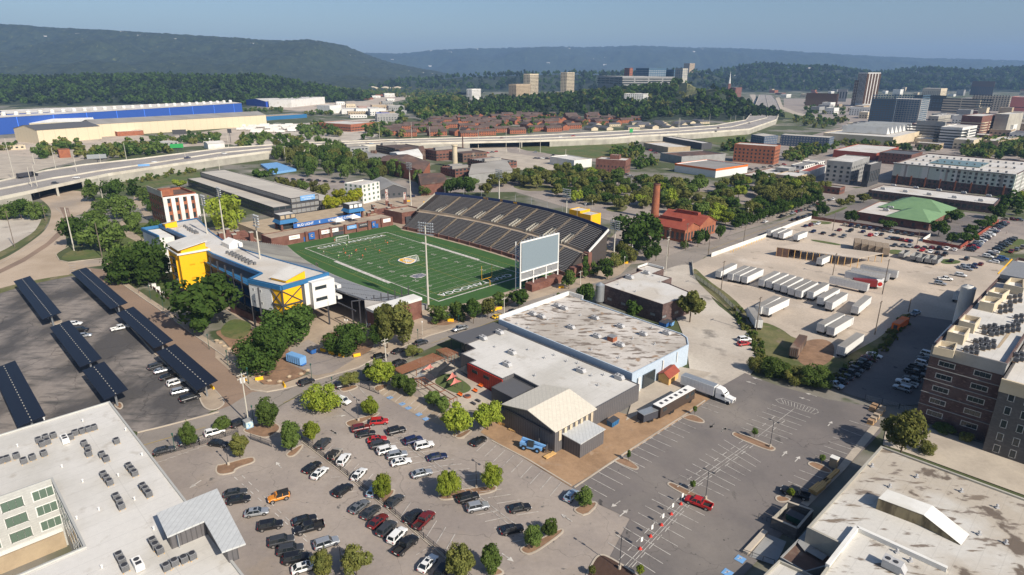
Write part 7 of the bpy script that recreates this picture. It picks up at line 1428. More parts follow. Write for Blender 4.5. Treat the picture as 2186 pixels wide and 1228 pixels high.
# ------------------------------------------------------------------ parked vehicles one by one: view, front x y, rear x y, kind, colour, label
KD=dict(s='sedan',u='suv',h='hatch',v='van',p='pickup',j='jeep')
def cars(V,txt,**k):
 for ln in txt.strip().split('\n'):
  a,b_,c,d,kd,col,lb=[t.strip() for t in ln.split(',',6)];C(V,float(a),float(b_),float(c),float(d),KD[kd],col,lb,**k)
cars(g4,'''905,140,825,225,u,charcoal,charcoal SUV above the fence, nearest the yellow-green corner tree
990,235,925,310,j,tan,tan off-roader with black hood parked against the fence, left of a white SUV
1060,265,990,360,u,white,white SUV parked above the fence beside the tan off-roader
820,335,725,405,s,black,black sedan below the fence, left of a white one
880,375,785,460,s,white,white sedan below the fence, right of the black sedan
1190,380,1105,475,s,white,white sedan with a dark sunroof above the fence, standing alone
1085,510,955,605,u,black,black SUV with a white roof below the middle of the fence
1290,520,1235,600,h,pale blue,pale blue car half hidden under the bright tree by the fence
1215,635,1085,735,s,grey,grey sedan below the fence, first of the long row of seven
1300,680,1185,780,s,charcoal,charcoal sedan, second in the long row below the fence
1360,750,1240,855,s,maroon,maroon sedan, third in the long row below the fence
1435,800,1300,930,u,charcoal,big charcoal SUV between the maroon sedan and the cream one
1510,860,1395,980,u,white,cream white SUV next to the black pickup below the fence
1600,930,1440,1070,p,black,black pickup with yellow gear in its bed below the fence
1755,1075,1640,1205,s,white,white sedan at the bottom end of the fence
1860,1150,1790,1240,u,black,black SUV shaded by the tree at the bottom end of the fence
1490,590,1375,695,s,charcoal,charcoal sedan above the fence beside the small kerbed island
1635,710,1525,815,s,black,black sedan touching the red pickup above the fence
1730,735,1600,865,p,maroon,dark red pickup above the fence
240,560,80,590,s,charcoal,upper of two dark sedans beside the apartment roof
270,615,100,645,s,black,lower of two dark sedans beside the apartment roof
420,715,240,745,s,silver,silver sedan alone in the second stall row
535,820,345,855,u,black,black SUV left of the black pickup
420,640,590,590,j,orange,orange off-roader with a black top
810,765,615,820,s,black,black sedan just above the black pickup
630,890,870,825,p,black,black pickup with red boxes in its bed
625,940,430,985,u,charcoal,charcoal SUV, top of the bottom-left row of four
710,1010,490,1055,u,charcoal,charcoal SUV, second of the bottom-left row of four
745,1080,540,1120,u,black,black SUV, third of the bottom-left row of four
800,1145,630,1195,s,white,white sedan at the foot of the bottom-left row
980,950,795,1010,u,silver,silver SUV alone near the olive bushes
1230,45,1095,75,u,maroon,maroon SUV at the top of the packed row
1275,90,1130,115,s,black,black sedan, second in the packed row
1370,135,1215,160,s,red,red sedan in the packed row
1395,175,1240,210,u,charcoal,charcoal SUV in the packed row below the red sedan
1440,215,1300,255,u,white,white SUV in the packed row
1530,260,1375,290,u,silver,silver SUV in the packed row below the white SUV
1565,310,1405,345,s,white,white sedan with a dark roof ending the packed row
1390,0,1225,15,u,red,red SUV at the kerbed island with the lamp post
1520,60,1370,100,u,black,black SUV across the aisle from the maroon one
1655,135,1505,180,u,navy,navy SUV above the white crossover
1745,180,1590,215,u,white,white crossover below the navy SUV
1855,270,1690,305,s,navy,navy blue sedan standing alone in the aisle row
1730,400,1570,440,s,silver,silver sedan left of the round tree''')
cars(g6,'''245,715,110,755,u,black,black SUV below the mulch island with two trees
310,780,170,810,u,silver,silver SUV below the black SUV
585,785,435,815,s,black,glossy black sedan alone in the middle row
535,920,385,955,s,black,black sedan by the lower mulch island
285,345,205,395,s,black,black sedan at the edge of the orange dirt
870,690,810,755,h,pale blue,pale blue car beside the square tree island
1580,740,1740,800,p,red,bright red pickup next to the lamp island in the rear lot''')
cars(h7,'900,240,1230,350,p,black,black pickup parked beside the lumber and the enclosure')
cars(g3,'''1090,850,1005,820,u,white,white SUV under the yellow-green tree by the lot entrance
990,868,925,885,s,charcoal,dark car hidden beneath the yellow-green tree
800,660,690,700,u,black,black SUV driving on the cross street
1110,690,985,722,u,black,black SUV shaded by the small street tree''')
cars(h6,'''670,600,480,655,u,black,black SUV parked behind the utility pole
830,540,715,585,s,black,black sedan parked behind the black SUV on the street
1095,450,945,500,u,charcoal,dark SUV on the street below the white lamp post
1365,345,1525,300,p,silver,silver pickup by the dark porch roof
1905,165,1800,205,s,yellow,yellow taxi on the street near the utility pole
2085,110,1960,150,s,black,black sedan ahead of the yellow taxi
850,670,710,725,u,black,black SUV in the shade behind the long pergola''')
cars(g2,'''1180,370,1040,405,s,charcoal,grey sedan on the street beside the apartment roof
1345,310,1210,350,s,black,black sedan with red lights under the small street tree
1510,250,1390,285,u,white,white SUV on the street by the railing
1655,188,1575,222,u,black,black SUV behind the mural box
1535,350,1415,335,s,black,black sedan just inside the front lot railing''')
cars(g1,'''1270,860,1140,900,u,charcoal,charcoal SUV, first of six beside the nearest canopy
1310,895,1195,925,s,silver,silver sedan, second of six beside the nearest canopy
1350,940,1245,975,s,black,black sedan, third of six beside the nearest canopy
1420,985,1290,1025,u,white,white SUV, fourth of six beside the nearest canopy
1460,1055,1320,1090,u,silver,silver SUV, fifth of six beside the nearest canopy
1530,1105,1400,1145,v,black,black van, last of six beside the nearest canopy
990,570,860,600,p,white,white pickup pulling in under the middle street canopy
625,545,530,550,s,white,white sedan at the middle canopy, first of three
670,595,580,602,u,black,black SUV at the middle canopy, second of three
690,635,605,645,s,silver,silver sedan at the middle canopy, last of three''')
cars(g8,'''340,905,265,912,u,white,white SUV on the gravel drive
335,930,268,938,s,red,red car on the gravel drive, next to the white SUV
1345,742,1298,765,p,pale blue,pale blue pickup in the corner shade of the truck yard
1550,552,1448,545,p,white,white pickup in the yard near the white tank
1508,582,1432,570,u,silver,silver SUV in the yard near the white pickup
1625,532,1558,520,u,white,white SUV behind the white pickup in the yard
1690,480,1630,470,s,navy,navy car near the far parking aisle
1665,495,1595,482,u,silver,silver SUV by the green spool''',simple=False)
r=UA
carrow(g8,(1075,1012),(835,1190),9,UA,'of the left line in the shaded lot','cars in the shaded parking lot',['white','maroon','black','black','charcoal','black','charcoal','black','pale blue'])
carrow(g8,(1405,1010),(1245,1215),8,UA,'of the right line in the shaded lot','cars in the shaded parking lot',['white','charcoal','white','black','black','black','white','silver'])
F_='cars in the far parking lot';V1=UA+pi/2
carrow(h3,(450,800),(1080,895),11,V1,'along the red wall',F_,['tan','navy','charcoal','black','navy','black','charcoal','silver','black','charcoal','black'])
carrow(h3,(400,850),(620,865),3,V1,'of the second far row',F_,['maroon','black','navy']);carrow(h3,(690,900),(790,890),3,V1,'of the far trio with the red car',F_,['red','white','charcoal']);carrow(h3,(160,865),(440,912),4,V1,'of the sparse far row',F_,['navy','black','charcoal','grey'])
carrow(h3,(870,925),(1070,955),6,V1,'of the row below the far trio',F_,['silver','black','black','maroon','red','navy']);carrow(h3,(920,995),(1480,1035),9,V1,'before the red wall corner',F_,['charcoal','grey','silver','maroon','charcoal','maroon','black','white','white'])
carrow(h3,(1180,1040),(1390,1080),4,V1,'behind the tipper trailers',F_,['red','white','black','charcoal']);carrow(h3,(1620,1040),(1950,775),25,UA,'of the long line along the red wall',F_);carrow(h3,(1790,1098),(2030,925),10,UA,'of the right-hand aisle line',F_)
carrow(h3,(90,812),(200,790),4,V1,'in the corner by the white fence',F_,['navy','maroon','silver','white']);carrow(h3,(2010,1055),(2110,1015),3,V1,'at the right picture edge',F_);carrow(h3,(1450,1140),(1590,1120),2,V1,'in the grass by the tippers',F_,['black','charcoal']);carrow(h3,(1560,1195),(1720,1170),4,V1,'beside the white hut',F_,['silver','silver','navy','maroon'])
carrow(h3,(1850,1150),(1930,1120),3,UA,'by the blue pickup',F_,['white','navy','blue']);carrow(h3,(1950,745),(2080,755),3,UA-.2,'on the far cross street',F_)
S_='cars parked along the street to the right'
carrow(h3,(0,675),(80,655),3,V1,'on the street before the grove',S_);carrow(h3,(15,745),(60,730),2,V1,'beside the white fence end',S_,['black','charcoal']);carrow(h3,(130,630),(340,560),7,V1,'along the street bend',S_);carrow(h2,(1655,655),(1690,645),1,V1,'on the street',S_,['white']);carrow(h2,(1800,610),(1990,550),5,V1,'under the street trees',S_,['black','tan','silver','charcoal','grey'])
carrow(h2,(1905,640),(2010,612),3,V1,'outside the white fence',S_,['black','charcoal','grey']);G_='cars in the grove parking lot'
carrow(h2,(725,335),(850,290),5,V1,'of the grove group',G_);carrow(h2,(400,230),(500,260),4,UA,'near the red brick hall',G_);carrow(h5,(1560,380),(1610,385),2,V1,'behind the lattice towers',G_,['charcoal','navy']);carrow(h5,(250,205),(900,240),9,UA+.4,'in the shade of the wood edge',G_,['black','charcoal','navy'])
carrow(vD,(560,900),(760,870),6,UA,'behind the orange-striped store','cars behind the store');carrow(vD,(780,975),(900,985),5,UA,'below the white flat roof','cars behind the store');carrow(vC,(1010,910),(1120,890),5,0,'in the freight lot, left','cars in the freight lot');carrow(vC,(1380,935),(1520,940),6,0,'in the freight lot, right','cars in the freight lot');carrow(vC,(2110,860),(2186,900),6,0,'by the clump of trees below the lawn','cars by the tree clump');carrow(vC,(1380,895),(1500,915),2,0,'on the underpass street','cars in the freight lot')
HW='vehicles on the elevated highway'
semi(h1,440,148,165,195,'black semi truck with a long black trailer on the elevated highway','black',z=7.6)
for V,x,y,a,kd,c,lb in ((h1,555,148,.35,'sedan','charcoal','dark car following the black semi truck'),(h1,770,95,.4,'sedan','white','white car on the highway above the left underpass'),(vB,1028,957,.6,'sedan','silver','silver car on the highway near the billboard'),(vB,1250,930,.65,'pickup','navy','navy pickup on the highway, left of the white van'),(vB,1495,903,.8,'van','white','white van on the highway bend'),(vC,290,835,.35,'sedan','pale blue','pale blue car on the highway above the brown foundry'),(vC,1160,797,.3,'sedan','maroon','maroon car on the highway above the dark underpass'),(vC,1550,790,.3,'suv','white','white SUV on the highway above the green lawn'),(vC,1635,785,.3,'pickup','red','red pickup on the highway above the green lawn'),(h9,880,650,.5,'van','white','white van on the highway right of the green sign'),(h9,1300,600,.7,'sedan','maroon','maroon car on the highway below the pale terrace houses'),(h9,1280,628,.7,'sedan','black','black car on the highway below the maroon one'),(h9,1560,560,.9,'suv','charcoal','dark SUV where the highway widens')):
 X,Y=V.px(x,y);P=G(X,Y,7.8);car(P,a,kd,c,lb,HW,z=7.6)
for i,(x,y) in enumerate(((1650,440),(1660,455),(1640,480),(1690,380),(1750,390),(1670,360),(1700,340),(1755,430),(1650,410))): P=G(*h9.px(x,y),1.5);car(P,1.2,('sedan','suv')[i % 2],CSEQ[i],'tiny distant vehicle on the wide freeway running away','vehicles on the far freeway',z=1.0,scale=1.3)
# ------------------------------------------------------------------ trees one by one: foot x y, top row, crown width, leaf colour, kind, label
def tr(V,txt,group=None,**k):
 for ln in txt.strip().split('\n'):
  a,b_,c,d,lf,kd,lb=[t.strip() for t in ln.split(',',6)];T(V,float(a),float(b_),float(c),float(d),kd,int(lf),lb,group,**k)
tr(g3,'''875,905,700,300,2,broad,big yellow-green tree at the lot entrance island
435,1062,810,205,0,oval,dark green oval tree beside the mural box
628,1250,992,195,0,oval,green oval tree at the top of the fence
800,1185,985,155,2,round,small yellow-green tree just right of the oval tree
205,1300,1100,160,3,oval,olive tree on the paired islands
1275,960,795,165,2,round,small yellow-green tree on the lamp island
1105,712,590,180,3,round,small grey-green street tree over a dark SUV
1365,700,500,250,2,round,yellow-green tree at the corner of the hedge
1270,640,520,130,1,round,dark tree behind the yellow-green hedge tree
1500,745,600,150,0,oval,first dense hedge shrub before the long pergola
1605,800,640,120,0,oval,second dense hedge shrub before the long pergola
1560,780,610,110,0,oval,middle dense hedge shrub before the long pergola
1790,880,745,150,0,oval,left dense hedge shrub at the slatted pergola
1870,935,790,115,0,oval,right dense hedge shrub at the slatted pergola
60,1075,955,165,0,round,small street tree above the white SUV by the railing
640,330,45,440,1,broad,wide dark tree in front of the yellow stair tower
400,575,215,430,1,broad,large dark tree overhanging the brown planting bed
1080,440,185,375,1,broad,wide dark tree behind the yellow barriers
1410,400,5,230,3,oval,tall olive tree left of its twin by the plaza
1540,385,20,240,3,oval,tall olive tree at the right of its twin by the plaza
1350,405,170,180,1,round,dark lower crown under the tall olive trees
1620,470,375,170,3,round,small autumn-tinted tree behind the long pergola''')
tr(g1,'''1560,605,175,560,1,broad,largest dark tree in front of the suite building
1000,230,-40,300,1,broad,left dark tree at the head of the brick street
1180,240,-60,300,1,broad,right dark tree at the head of the brick street''')
tr(g2,'1290,370,200,120,0,round,small round street tree by the railing and a black sedan')
tr(g6,'''115,335,125,210,2,round,left yellow-green tree beside the patio corner
305,300,110,215,2,round,right yellow-green tree beside the barn
330,685,512,150,2,round,round tree on the mulch island right of the lamp
60,730,558,155,2,round,round tree on the mulch island left of the lamp
925,800,668,130,0,round,round tree on the square island by the pale blue car
592,1062,908,140,0,round,lower left tree on the bottom mulch island
705,985,858,120,0,round,upper right tree on the bottom mulch island
130,1240,1045,215,3,round,broad olive tree at the bottom between parked cars
330,1235,1028,140,0,oval,dark oval tree at the bottom beside the striped stalls
1208,505,420,34,0,sapling,sapling on the kerbed island by the dirt
1633,205,135,32,0,sapling,sapling on the island near the tour bus
1618,688,612,40,0,sapling,sapling on the island beside the red pickup
1280,1250,1158,60,2,sapling,yellow sapling on the dark mulch island
975,1240,1165,60,3,sapling,olive sapling at the left tip of the mulch island''')
tr(g4,'''1345,625,425,175,2,round,bright round tree on the fence island
1860,615,390,210,2,round,bright round tree right of the silver sedan
1130,1240,995,275,3,round,wide olive bush tree at the bottom edge
870,1250,1040,190,3,round,olive bush tree left of the wide one at the bottom edge
1960,1260,1000,250,3,round,olive tree covering the end of the fence''')
tr(g7,'''715,610,548,38,0,sapling,sapling beside the tan booth
340,462,400,38,0,sapling,sapling on the long island in the rear lot
540,805,738,48,2,sapling,yellow sapling in front of the black pickup
1160,550,305,250,3,round,big tree between the white hall roof and the brick block
1300,545,480,110,3,bush,brown bush at the foot of the big tree
1520,475,425,80,3,bush,reddish bush below the brick block
1400,430,385,120,0,bush,low weeds below the brick block wall
450,115,15,190,0,bush,left green bush mass at the head of the rear lot
560,150,60,160,3,bush,dry bush between the two green bush masses
690,175,60,200,0,bush,right green bush mass at the head of the rear lot
350,90,0,110,3,bush,olive bush at the gravel drive corner''')
tr(g5,'''1060,318,140,150,1,round,dark tree beside the grain silo
1395,412,270,120,1,oval,dark oval tree against the brown brick brewhouse
1815,440,160,190,3,oval,tall yellow-olive tree at the brewhouse corner
935,195,62,120,0,round,round tree right of the scoreboard
855,260,225,60,0,bush,low bush on the pavement below the scoreboard''')
tr(vF,'''800,1105,960,180,0,bush,left trimmed hedge shrub at the pitch corner
935,1090,945,160,0,bush,right trimmed hedge shrub at the pitch corner
1045,1115,920,130,1,round,dark street tree right of the hedge shrubs
1150,1080,920,135,3,round,olive street tree near the taxi
1240,985,875,140,0,bush,round shrub left of the scoreboard foot
1370,1000,840,150,1,round,dark tree at the left foot of the scoreboard
1845,790,600,95,1,cone,dark narrow tree at the south plaza
1905,770,670,90,0,bush,green shrub in the south plaza
2005,800,650,100,1,oval,dark oval tree by the south gate
2115,640,510,130,3,round,olive tree behind the south gate
1950,590,520,140,3,bush,shrub mass at the grandstand corner
880,195,62,130,1,round,left dark tree behind the grandstand end
985,200,55,160,1,round,right dark tree behind the grandstand end
1135,200,80,100,3,round,olive tree behind the grandstand
690,195,120,110,0,bush,bush at the end of the wood edge''')
tr(h2,'''520,905,540,430,1,broad,huge dark tree beside the red-roofed hall
600,1000,850,110,1,oval,left dark tree under the huge one at the street
672,1000,800,100,1,oval,right dark tree under the huge one at the street
925,888,812,85,0,bush,round clipped bush before the red-roofed hall
1048,875,710,115,1,round,first street tree before the arched gables
1112,855,720,85,1,round,second street tree before the arched gables
1245,805,650,100,1,round,third street tree right of the arched gables
2140,560,460,90,1,round,dark tree by the street bend
2095,600,540,70,1,bush,clipped bush at the far end of the white fence''')
tr(vE,'680,470,180,260,2,broad,bright green broad tree in front of the pavilion wall')
tr(h5,'''800,540,335,200,4,round,left bright yellow tree beside the pavilion
900,515,300,200,4,round,middle bright yellow tree beside the pavilion
1030,470,290,190,4,round,right bright yellow tree beside the white house
60,245,60,210,1,round,large dark tree behind the pavilion roof
210,175,75,90,1,round,small dark tree beside the blue court
270,290,175,115,3,round,first tree of the row behind the pavilion
340,300,185,100,3,round,second tree of the row behind the pavilion
430,325,200,120,3,round,third tree of the row behind the pavilion
515,345,185,130,0,round,fourth tree of the row behind the pavilion
635,375,215,120,3,round,fifth tree of the row behind the pavilion
715,395,240,150,3,round,last tree of the row behind the pavilion''')
for i,(x,y,t,w_) in enumerate(((960,330,85,210),(1150,330,100,220),(1050,440,290,190),(1230,500,240,270),(1000,560,410,270),(830,780,470,340),(1050,830,480,380),(1180,730,560,210),(1340,620,420,210),(1390,265,125,170),(1460,320,190,150),(1510,430,290,120),(1320,1080,730,340),(1560,1120,700,380),(1420,660,580,100),(1560,690,500,160),(60,510,345,200),(220,510,305,210),(380,510,320,200),(1450,1000,850,300))):
 lc_=('behind the left underpass','in the clump beside the corner lawn','between the old brick building and the boulevard','at the left picture edge above the vacant lot');k=3 if 16 <=i <=18 else (0 if i < 4 else (1 if i in (4,5,6,7,12,13,19) else 2))
 T(h1,x,y,t,w_,'broad',i % 2 if i !=3 else 0,'dense dark green tree '+lc_[k],'trees '+lc_[k])
T(h1,1815,200,92,150,'round',2,'yellow-green tree behind the old brick building')
def inpoly(x,y,p):
 c=False
 for i in range(len(p)):
  (x1,y1),(x2,y2)=p[i],p[i-1]
  if (y1 > y) !=(y2 > y) and x < (x2-x1)*(y-y1)/(y2-y1)+x1: c=not c
 return c
def scatter(V,poly,n,hs,seed,dmin=5):
 rnd=random.Random(seed);W=[tuple(V(*p).xy) for p in poly];xs=[p[0] for p in W];ys=[p[1] for p in W];out=[]
 for _ in range(n*40):
  if len(out) >=n: break
  x,y=rnd.uniform(min(xs),max(xs)),rnd.uniform(min(ys),max(ys))
  if inpoly(x,y,W) and all((x-a)**2+(y-b_)**2 > dmin*dmin for a,b_,*_ in out): out.append((x,y,rnd.uniform(*hs),rnd.random()))
 return out
for u,v,h in ((130,82,6),(131,88,7),(130,94,7.5),(131,100,6.5),(129,105,6)): p=UV(u,v);tree_at(p,h,7,'bush',(3,0,1)[int(u+v) % 3],'leafy shrub at the foot of the south end of the large grandstand','shrubs at the grandstand end',lod=1)
NAMEC={0: 'green',1: 'dark green',3: 'olive',2: 'yellow-green'}
for poly,n,hs,sd,dm in (([(1000,400),(1100,388),(1270,378),(1400,398),(1500,395),(1640,392),(1760,400),(1790,410),(1740,436),(1560,490),(1500,500),(1440,470),(1420,440),(1330,470),(1290,440),(1240,440),(1150,410)],150,(8,12),3,6.5),([(1190,360),(1270,368),(1300,382),(1180,388),(1100,392),(1080,380)],14,(7,10),5,8)):
 for x,y,h,t in scatter(P_,poly,n,hs,sd,dm):
  lf=(3,3,0,1,3,2,0,3)[int(t*8)];tree_at((x,y),h,h*1.15,'round',lf,NAMEC[lf]+' tree in the tree-lined lot, '+('behind the left half of the large grandstand','behind the yellow pavilions','around the brick chimney','before the orange-banded storage building','near the street bend')[sum(PJ((x,y,0))[0] > t_ for t_ in (1150,1300,1420,1600))],'trees of the grove parking lot',lod=1)
A,B=h2(1390,720),h2(2110,480)
for i in range(18): p=A.lerp(B,i/17);tree_at(p,7.5+(i*37 % 10)*.25,6.5,'round',1,'dark round street tree in the line between the grove and the street','street trees in line along the grove',lod=1)
for x,y,h,t in scatter(ha,[(440,740),(480,600),(760,560),(960,570),(1180,690),(1500,800),(1780,890),(1740,925),(1450,900),(1100,860),(760,840),(650,790)],62,(12,17),8,8):
 lf=(0,1,0,3)[int(t*4)];tree_at((x,y),h,h*.85,'broad',lf,NAMEC[lf]+' tree in the wood between the highway and the pavilion lot','trees of the wood below the highway',lod=1)
tr(h3,'''1325,900,750,190,1,round,round dark tree at the near corner of the green roof
1450,765,650,190,1,round,round dark tree at the right corner of the green roof
1445,975,865,130,1,round,dark clipped tree at the red wall corner
1600,960,850,170,1,round,dark tree in the wall bed, lower
1620,890,790,140,1,round,dark tree in the wall bed, middle
1740,830,735,160,1,round,dark tree in the wall bed, upper
1815,790,700,130,1,round,dark tree in the wall bed, last
840,835,725,150,1,round,dark tree before the long side of the green roof hall
505,775,655,145,1,round,dark tree at the left corner of the paved lot
240,710,600,120,1,round,dark round tree at the street by the white fence
170,720,650,80,1,bush,clipped bush left of the round street tree
425,625,530,110,3,round,olive tree near the street bend
495,600,510,100,3,round,second olive tree near the street bend
625,585,490,130,3,round,round tree at the head of the paved lot
1870,740,600,180,1,round,dark tree at the end of the long brick building
1990,640,480,220,1,broad,big dark tree right of the long brick building
2080,600,470,140,2,round,yellow tree at the right picture edge
2060,700,640,90,1,round,small dark tree on the far verge''')
# ------------------------------------------------------------------ middle distance
LR=dict(sp=3.4,w=1.6,h=1.7,m=1.0,f=None)
def W_(rows,**k): d=dict(LR);d['rows']=rows;d.update(k);return d
gable('red_roofed_hall','old brick hall with a bright red roof and arched gable windows by the street',pU([(106,152),(130,151),(130,166),(106,167)]),7,10,'brickb','redtile',0,.5,win=dict(rows=[3.2],sp=3,w=1.6,h=4,m=1.5,g='glass',f=None))
gable('red_roofed_hall','rear bay of the red-roofed hall with a second arched gable',pU([(104,167.3),(130,166.3),(130,184),(104,185)]),7,11,'brickb','redtile',0,.5,win=dict(rows=[3.2],sp=3,w=1.6,h=4,m=1.5,g='glass',f=None))
for v in (159,175.5):
 q=MB()
 for z in (9.6,11.2): q.beam(UV(110,v-1.6,z+(1 if v > 170 else 0)),UV(124,v-1.6,z+(1 if v > 170 else 0)),.3,.5)
 q.prism(pU([(110,v-1.4),(124,v-1.4),(124,v+1.4),(110,v+1.4)]),8.6+(1 if v > 170 else 0),11+(1 if v > 170 else 0));q.build('roof_monitor',[M['redtile']],None,None,label='red monitor on the %s roof of the red hall' % ('front' if v < 170 else 'rear'),cat='roof monitor')
P=h2(660,620);hC=22.3;ch=thing('brick_chimney','tall tapering brick smokestack rising from the trees behind the red-roofed hall','chimney',(P.x,P.y,0));q=MB();q.cyl((0,0,0),(0,0,hC),2.6,1.9,18);q.build('shaft',[M['brickb']],ch,(0,0,0));q=MB();q.cyl((0,0,hC-1),(0,0,hC),2.15,2.15,18);q.build('rim',[M['brick']],ch,(0,0,0))
bld('green_roof_hall','brick hall with a white flat roof beside the light green hipped roofs',pU([(173.5,279),(213.5,278),(214,330),(172.5,327)]),5.2,'brick','roofw',.4,.3,win=W_([2.4],sp=6,w=1.4,h=2))
def hip(name,label,poly,z0,h,mt,k=.5):
 p=[Vector((q[0],q[1])) for q in poly];c=sum(p,Vector((0,0)))/4;r=thing(name,label,'roof',(c.x,c.y,z0));m0=(p[0]+p[3])/2;m1=(p[1]+p[2])/2;a=m0.lerp(m1,k*.5);b_=m1.lerp(m0,k*.5)
 q=MB();q.add([(v.x,v.y,z0) for v in p]+[(a.x,a.y,h),(b_.x,b_.y,h)],[(0,1,5,4),(2,3,4,5),(1,2,5),(3,0,4)]);q.build('roof',[M[mt]],r)
hip('green_hip_roof','near light green hipped metal roof of the hall',pU([(190,277),(214,276),(214.5,312),(192,312)]),5.3,9.5,'greenroof',.8);hip('green_hip_roof','far light green hipped metal roof of the hall',pU([(178,304),(214,306),(215,336),(180,350)]),5.4,11,'greenroof',.7)
bld('long_brick_building','long low brick building with a white roof and a line of rooftop units',pU([(154.5,362),(229.5,364),(228,394.5),(154.5,395)]),6.2,'brickd','roofw',.5,.4,win=W_([3.0],sp=3.6,w=2.4,h=2.2))
for i,(x,y) in enumerate(((905,428),(1115,450),(1330,472),(1563,497),(1797,527),(1018,485),(1240,512),(1475,540),(1722,570),(808,460))): rtu(h3,x,y,5.7,'grey rooftop unit on the long brick building, %s' % ('first of the back line','second of the back line','third of the back line','fourth of the back line','fifth of the back line','first of the front line','second of the front line','third of the front line','fourth of the front line','at the left end')[i],'rooftop units on the long brick building',s=1.2)
for i,(x,y) in enumerate(((965,605),(880,640),(835,660))): rtu(h3,x,y,4.8,'unit on the white roof beside the green hipped roofs, %s' % ('back','middle','front')[i],'hall rooftop units',s=1.3)
rd,_=bld('residential_block','large five-storey apartment block with green and brick panels around a courtyard',pU([(146,446),(227,442),(229,540),(146,545)]),17,'brickd','roofw',.8,.5,win=W_([2,5.2,8.4,11.6,14.6],sp=3.7,w=1.7,h=1.7))
q=MB();q.beam(UV(145.8,445.99,11.6),UV(227.2,441.99,11.6),.06,9.4);q.beam(UV(227.02,442,8.6),UV(229.02,540,8.6),.06,15.6);q.build('pale_cladding',[mat('pale_green_cladding',(.46,.5,.45),.7,[((.58,.57,.54),.12,.5,.54,(1,1,.01)),((.3,.27,.25),.2,.6,.62,(1,1,.01))])],rd);q=MB();q.beam(UV(145.5,445,17.1),UV(227.5,441,17.1),1.2,.5);q.build('cornice',[M['whitew']],rd)
q=MB()
for i in range(8): q.obox(UV(150+i*10.3,445.5-i*.5),.9,.6,0,8)
q.build('bay_pier',[M['brickb']],rd)
q=MB();q.prism(pU([(165,470),(200,469),(200,505),(165,507)]),16.3,16.9);q.build('courtyard_roof',[M['glassg']],rd)
for i in range(3):
 q=MB()
 for j in range(14): q.obox(UV(152+j*5.2,453+i*32),1.4,1.4,16.2,17.6)
 q.build('condenser_line',[M['ac']],rd)
cb('office_building','grey five-storey office with dark glazed bays at the street corner',h3,290,490,690,418,205,'greyw','roofc',ang=55,win=W_([3,6.5,10,13.5],sp=5,w=2,h=1.8));cb('office_building','dark wing of the grey office with tall cream piers',h3,640,660,800,440,225,'dgrey','roofc',win=W_([8],sp=4,w=2,h=9));cb('low_building','small brick corner building by the street bend',h3,250,400,460,510,445,'brick','roofg',win=W_([2.5]));cb('brick_office','dark red brick office with a rooftop crowded by units',h3,780,1060,1185,240,135,'brick','roofdk',win=W_([2.5,6,9.5],w=1,h=1.6));cb('sawtooth_shed','white sawtooth roofed shed behind the grey office',h3,350,740,960,190,120,'redtile','roofw',ang=50);cb('low_store','low white building with a faded red roof',h3,30,110,290,370,290,'whitew','redtile',ang=50)
# self storage with orange stripe
ss=[(1213,252,843),(0,0,0)];st_,_=cb('self_storage','white storage building with a bright orange roof band and grey metal roof',h2,845,1205,1500,252,175,'panelw','roofg',ang=38);
sp_=_;q=MB();hh=st_['_z']
for a,c in zip(sp_,sp_[1:]+sp_[:1]): q.beam((a.x,a.y,hh-.6),(c.x,c.y,hh-.6),.4,1.6)
q.build('orange_band',[M['orange']],st_)
ob,_=cb('red_brick_tower_building','red brick building with a square stair tower above the grove',h2,135,395,448,220,95,'brick','roofw',ang=75,win=W_([2.5,6],w=1));cb('brick_stair_tower','square red brick stair tower attached to the brick building',h2,262,335,362,205,48,'brick','roofw',ang=70)
cb('brick_loft','four-storey red brick warehouse with rows of windows',h2,1380,1725,1795,135,-30,'brickb','roofw',ang=80,win=W_([2.5,6,9.5,13],sp=4,w=1.6,h=1.8));cb('white_roof_store','low brick store with a wide white roof',h2,1445,1700,1960,275,250,'brick','roofw',ang=45);cb('grey_shed','grey metal shed behind the storage building',h2,715,900,1300,130,60,'greyw','rust',ang=25)
cb('low_store','low tan building with a white roof below the highway ramp',h9,680,880,1070,815,760,'tan','roofw',ang=20);cb('low_store','second low building with a white roof below the ramp',h9,840,1160,1250,780,725,'dgrey','roofw',ang=20)
bld('slate_apartments','L-shaped end of the slate blue apartment block with a pale metal roof',[(300,815),(307,789),(330,806),(322,832)],13,'slate','zinc',.2,.3,win=W_([2,5,8,11],w=1.6,g='ac'));bld('slate_apartments','long slate blue apartment block with a pale metal roof before the exhibition hall',[(336,812),(380,776),(394,793),(349,829)],13,'slate','zinc',.2,.3,win=W_([2,5,8,11],w=1.6,g='ac'))
# stadium surroundings: pavilion, old brick building, white house
pv,_=bld('market_pavilion','very long open pavilion with a pale raised roof and dark steel front',pU([(-77.5,32),(-77.5,51),(-228,50),(-228,31)]),11,'steeld','zinc',.15,.2,win=W_([9.4,5.8,2.4],sp=3.1,w=2.5,h=1.9,g='ac',f='concw'))
bld('pavilion_aisle','lower side roof of the long pavilion facing the stadium',pU([(-77,20),(-77,31.6),(-228,31),(-228,21)]),7,'steeld','zinc',.15,.2,win=W_([5.8,2.5],sp=4,w=3.4,h=1.7,g='glass'));bld('pavilion_aisle','far lower side roof of the long pavilion',pU([(-76.5,51.4),(-77,64),(-228,62),(-228,51)]),7,'steeld','zinc',.15,.2,win=W_([5.5,2.4],sp=4,w=3.2,h=2,g='concw'))
q=MB();q.obox(UV(-76.9,43),.3,10,8.6,11.8);sg_=q.build('sign_panel',[M['bluel']],pv);text('sign_lettering','FIRST HORIZON',1.1,M['white'],pv,UV(-76.7,43,10.6),FV,Z3);text('sign_lettering','PAVILION',1.1,M['white'],pv,UV(-76.7,43,9.3),FV,Z3)
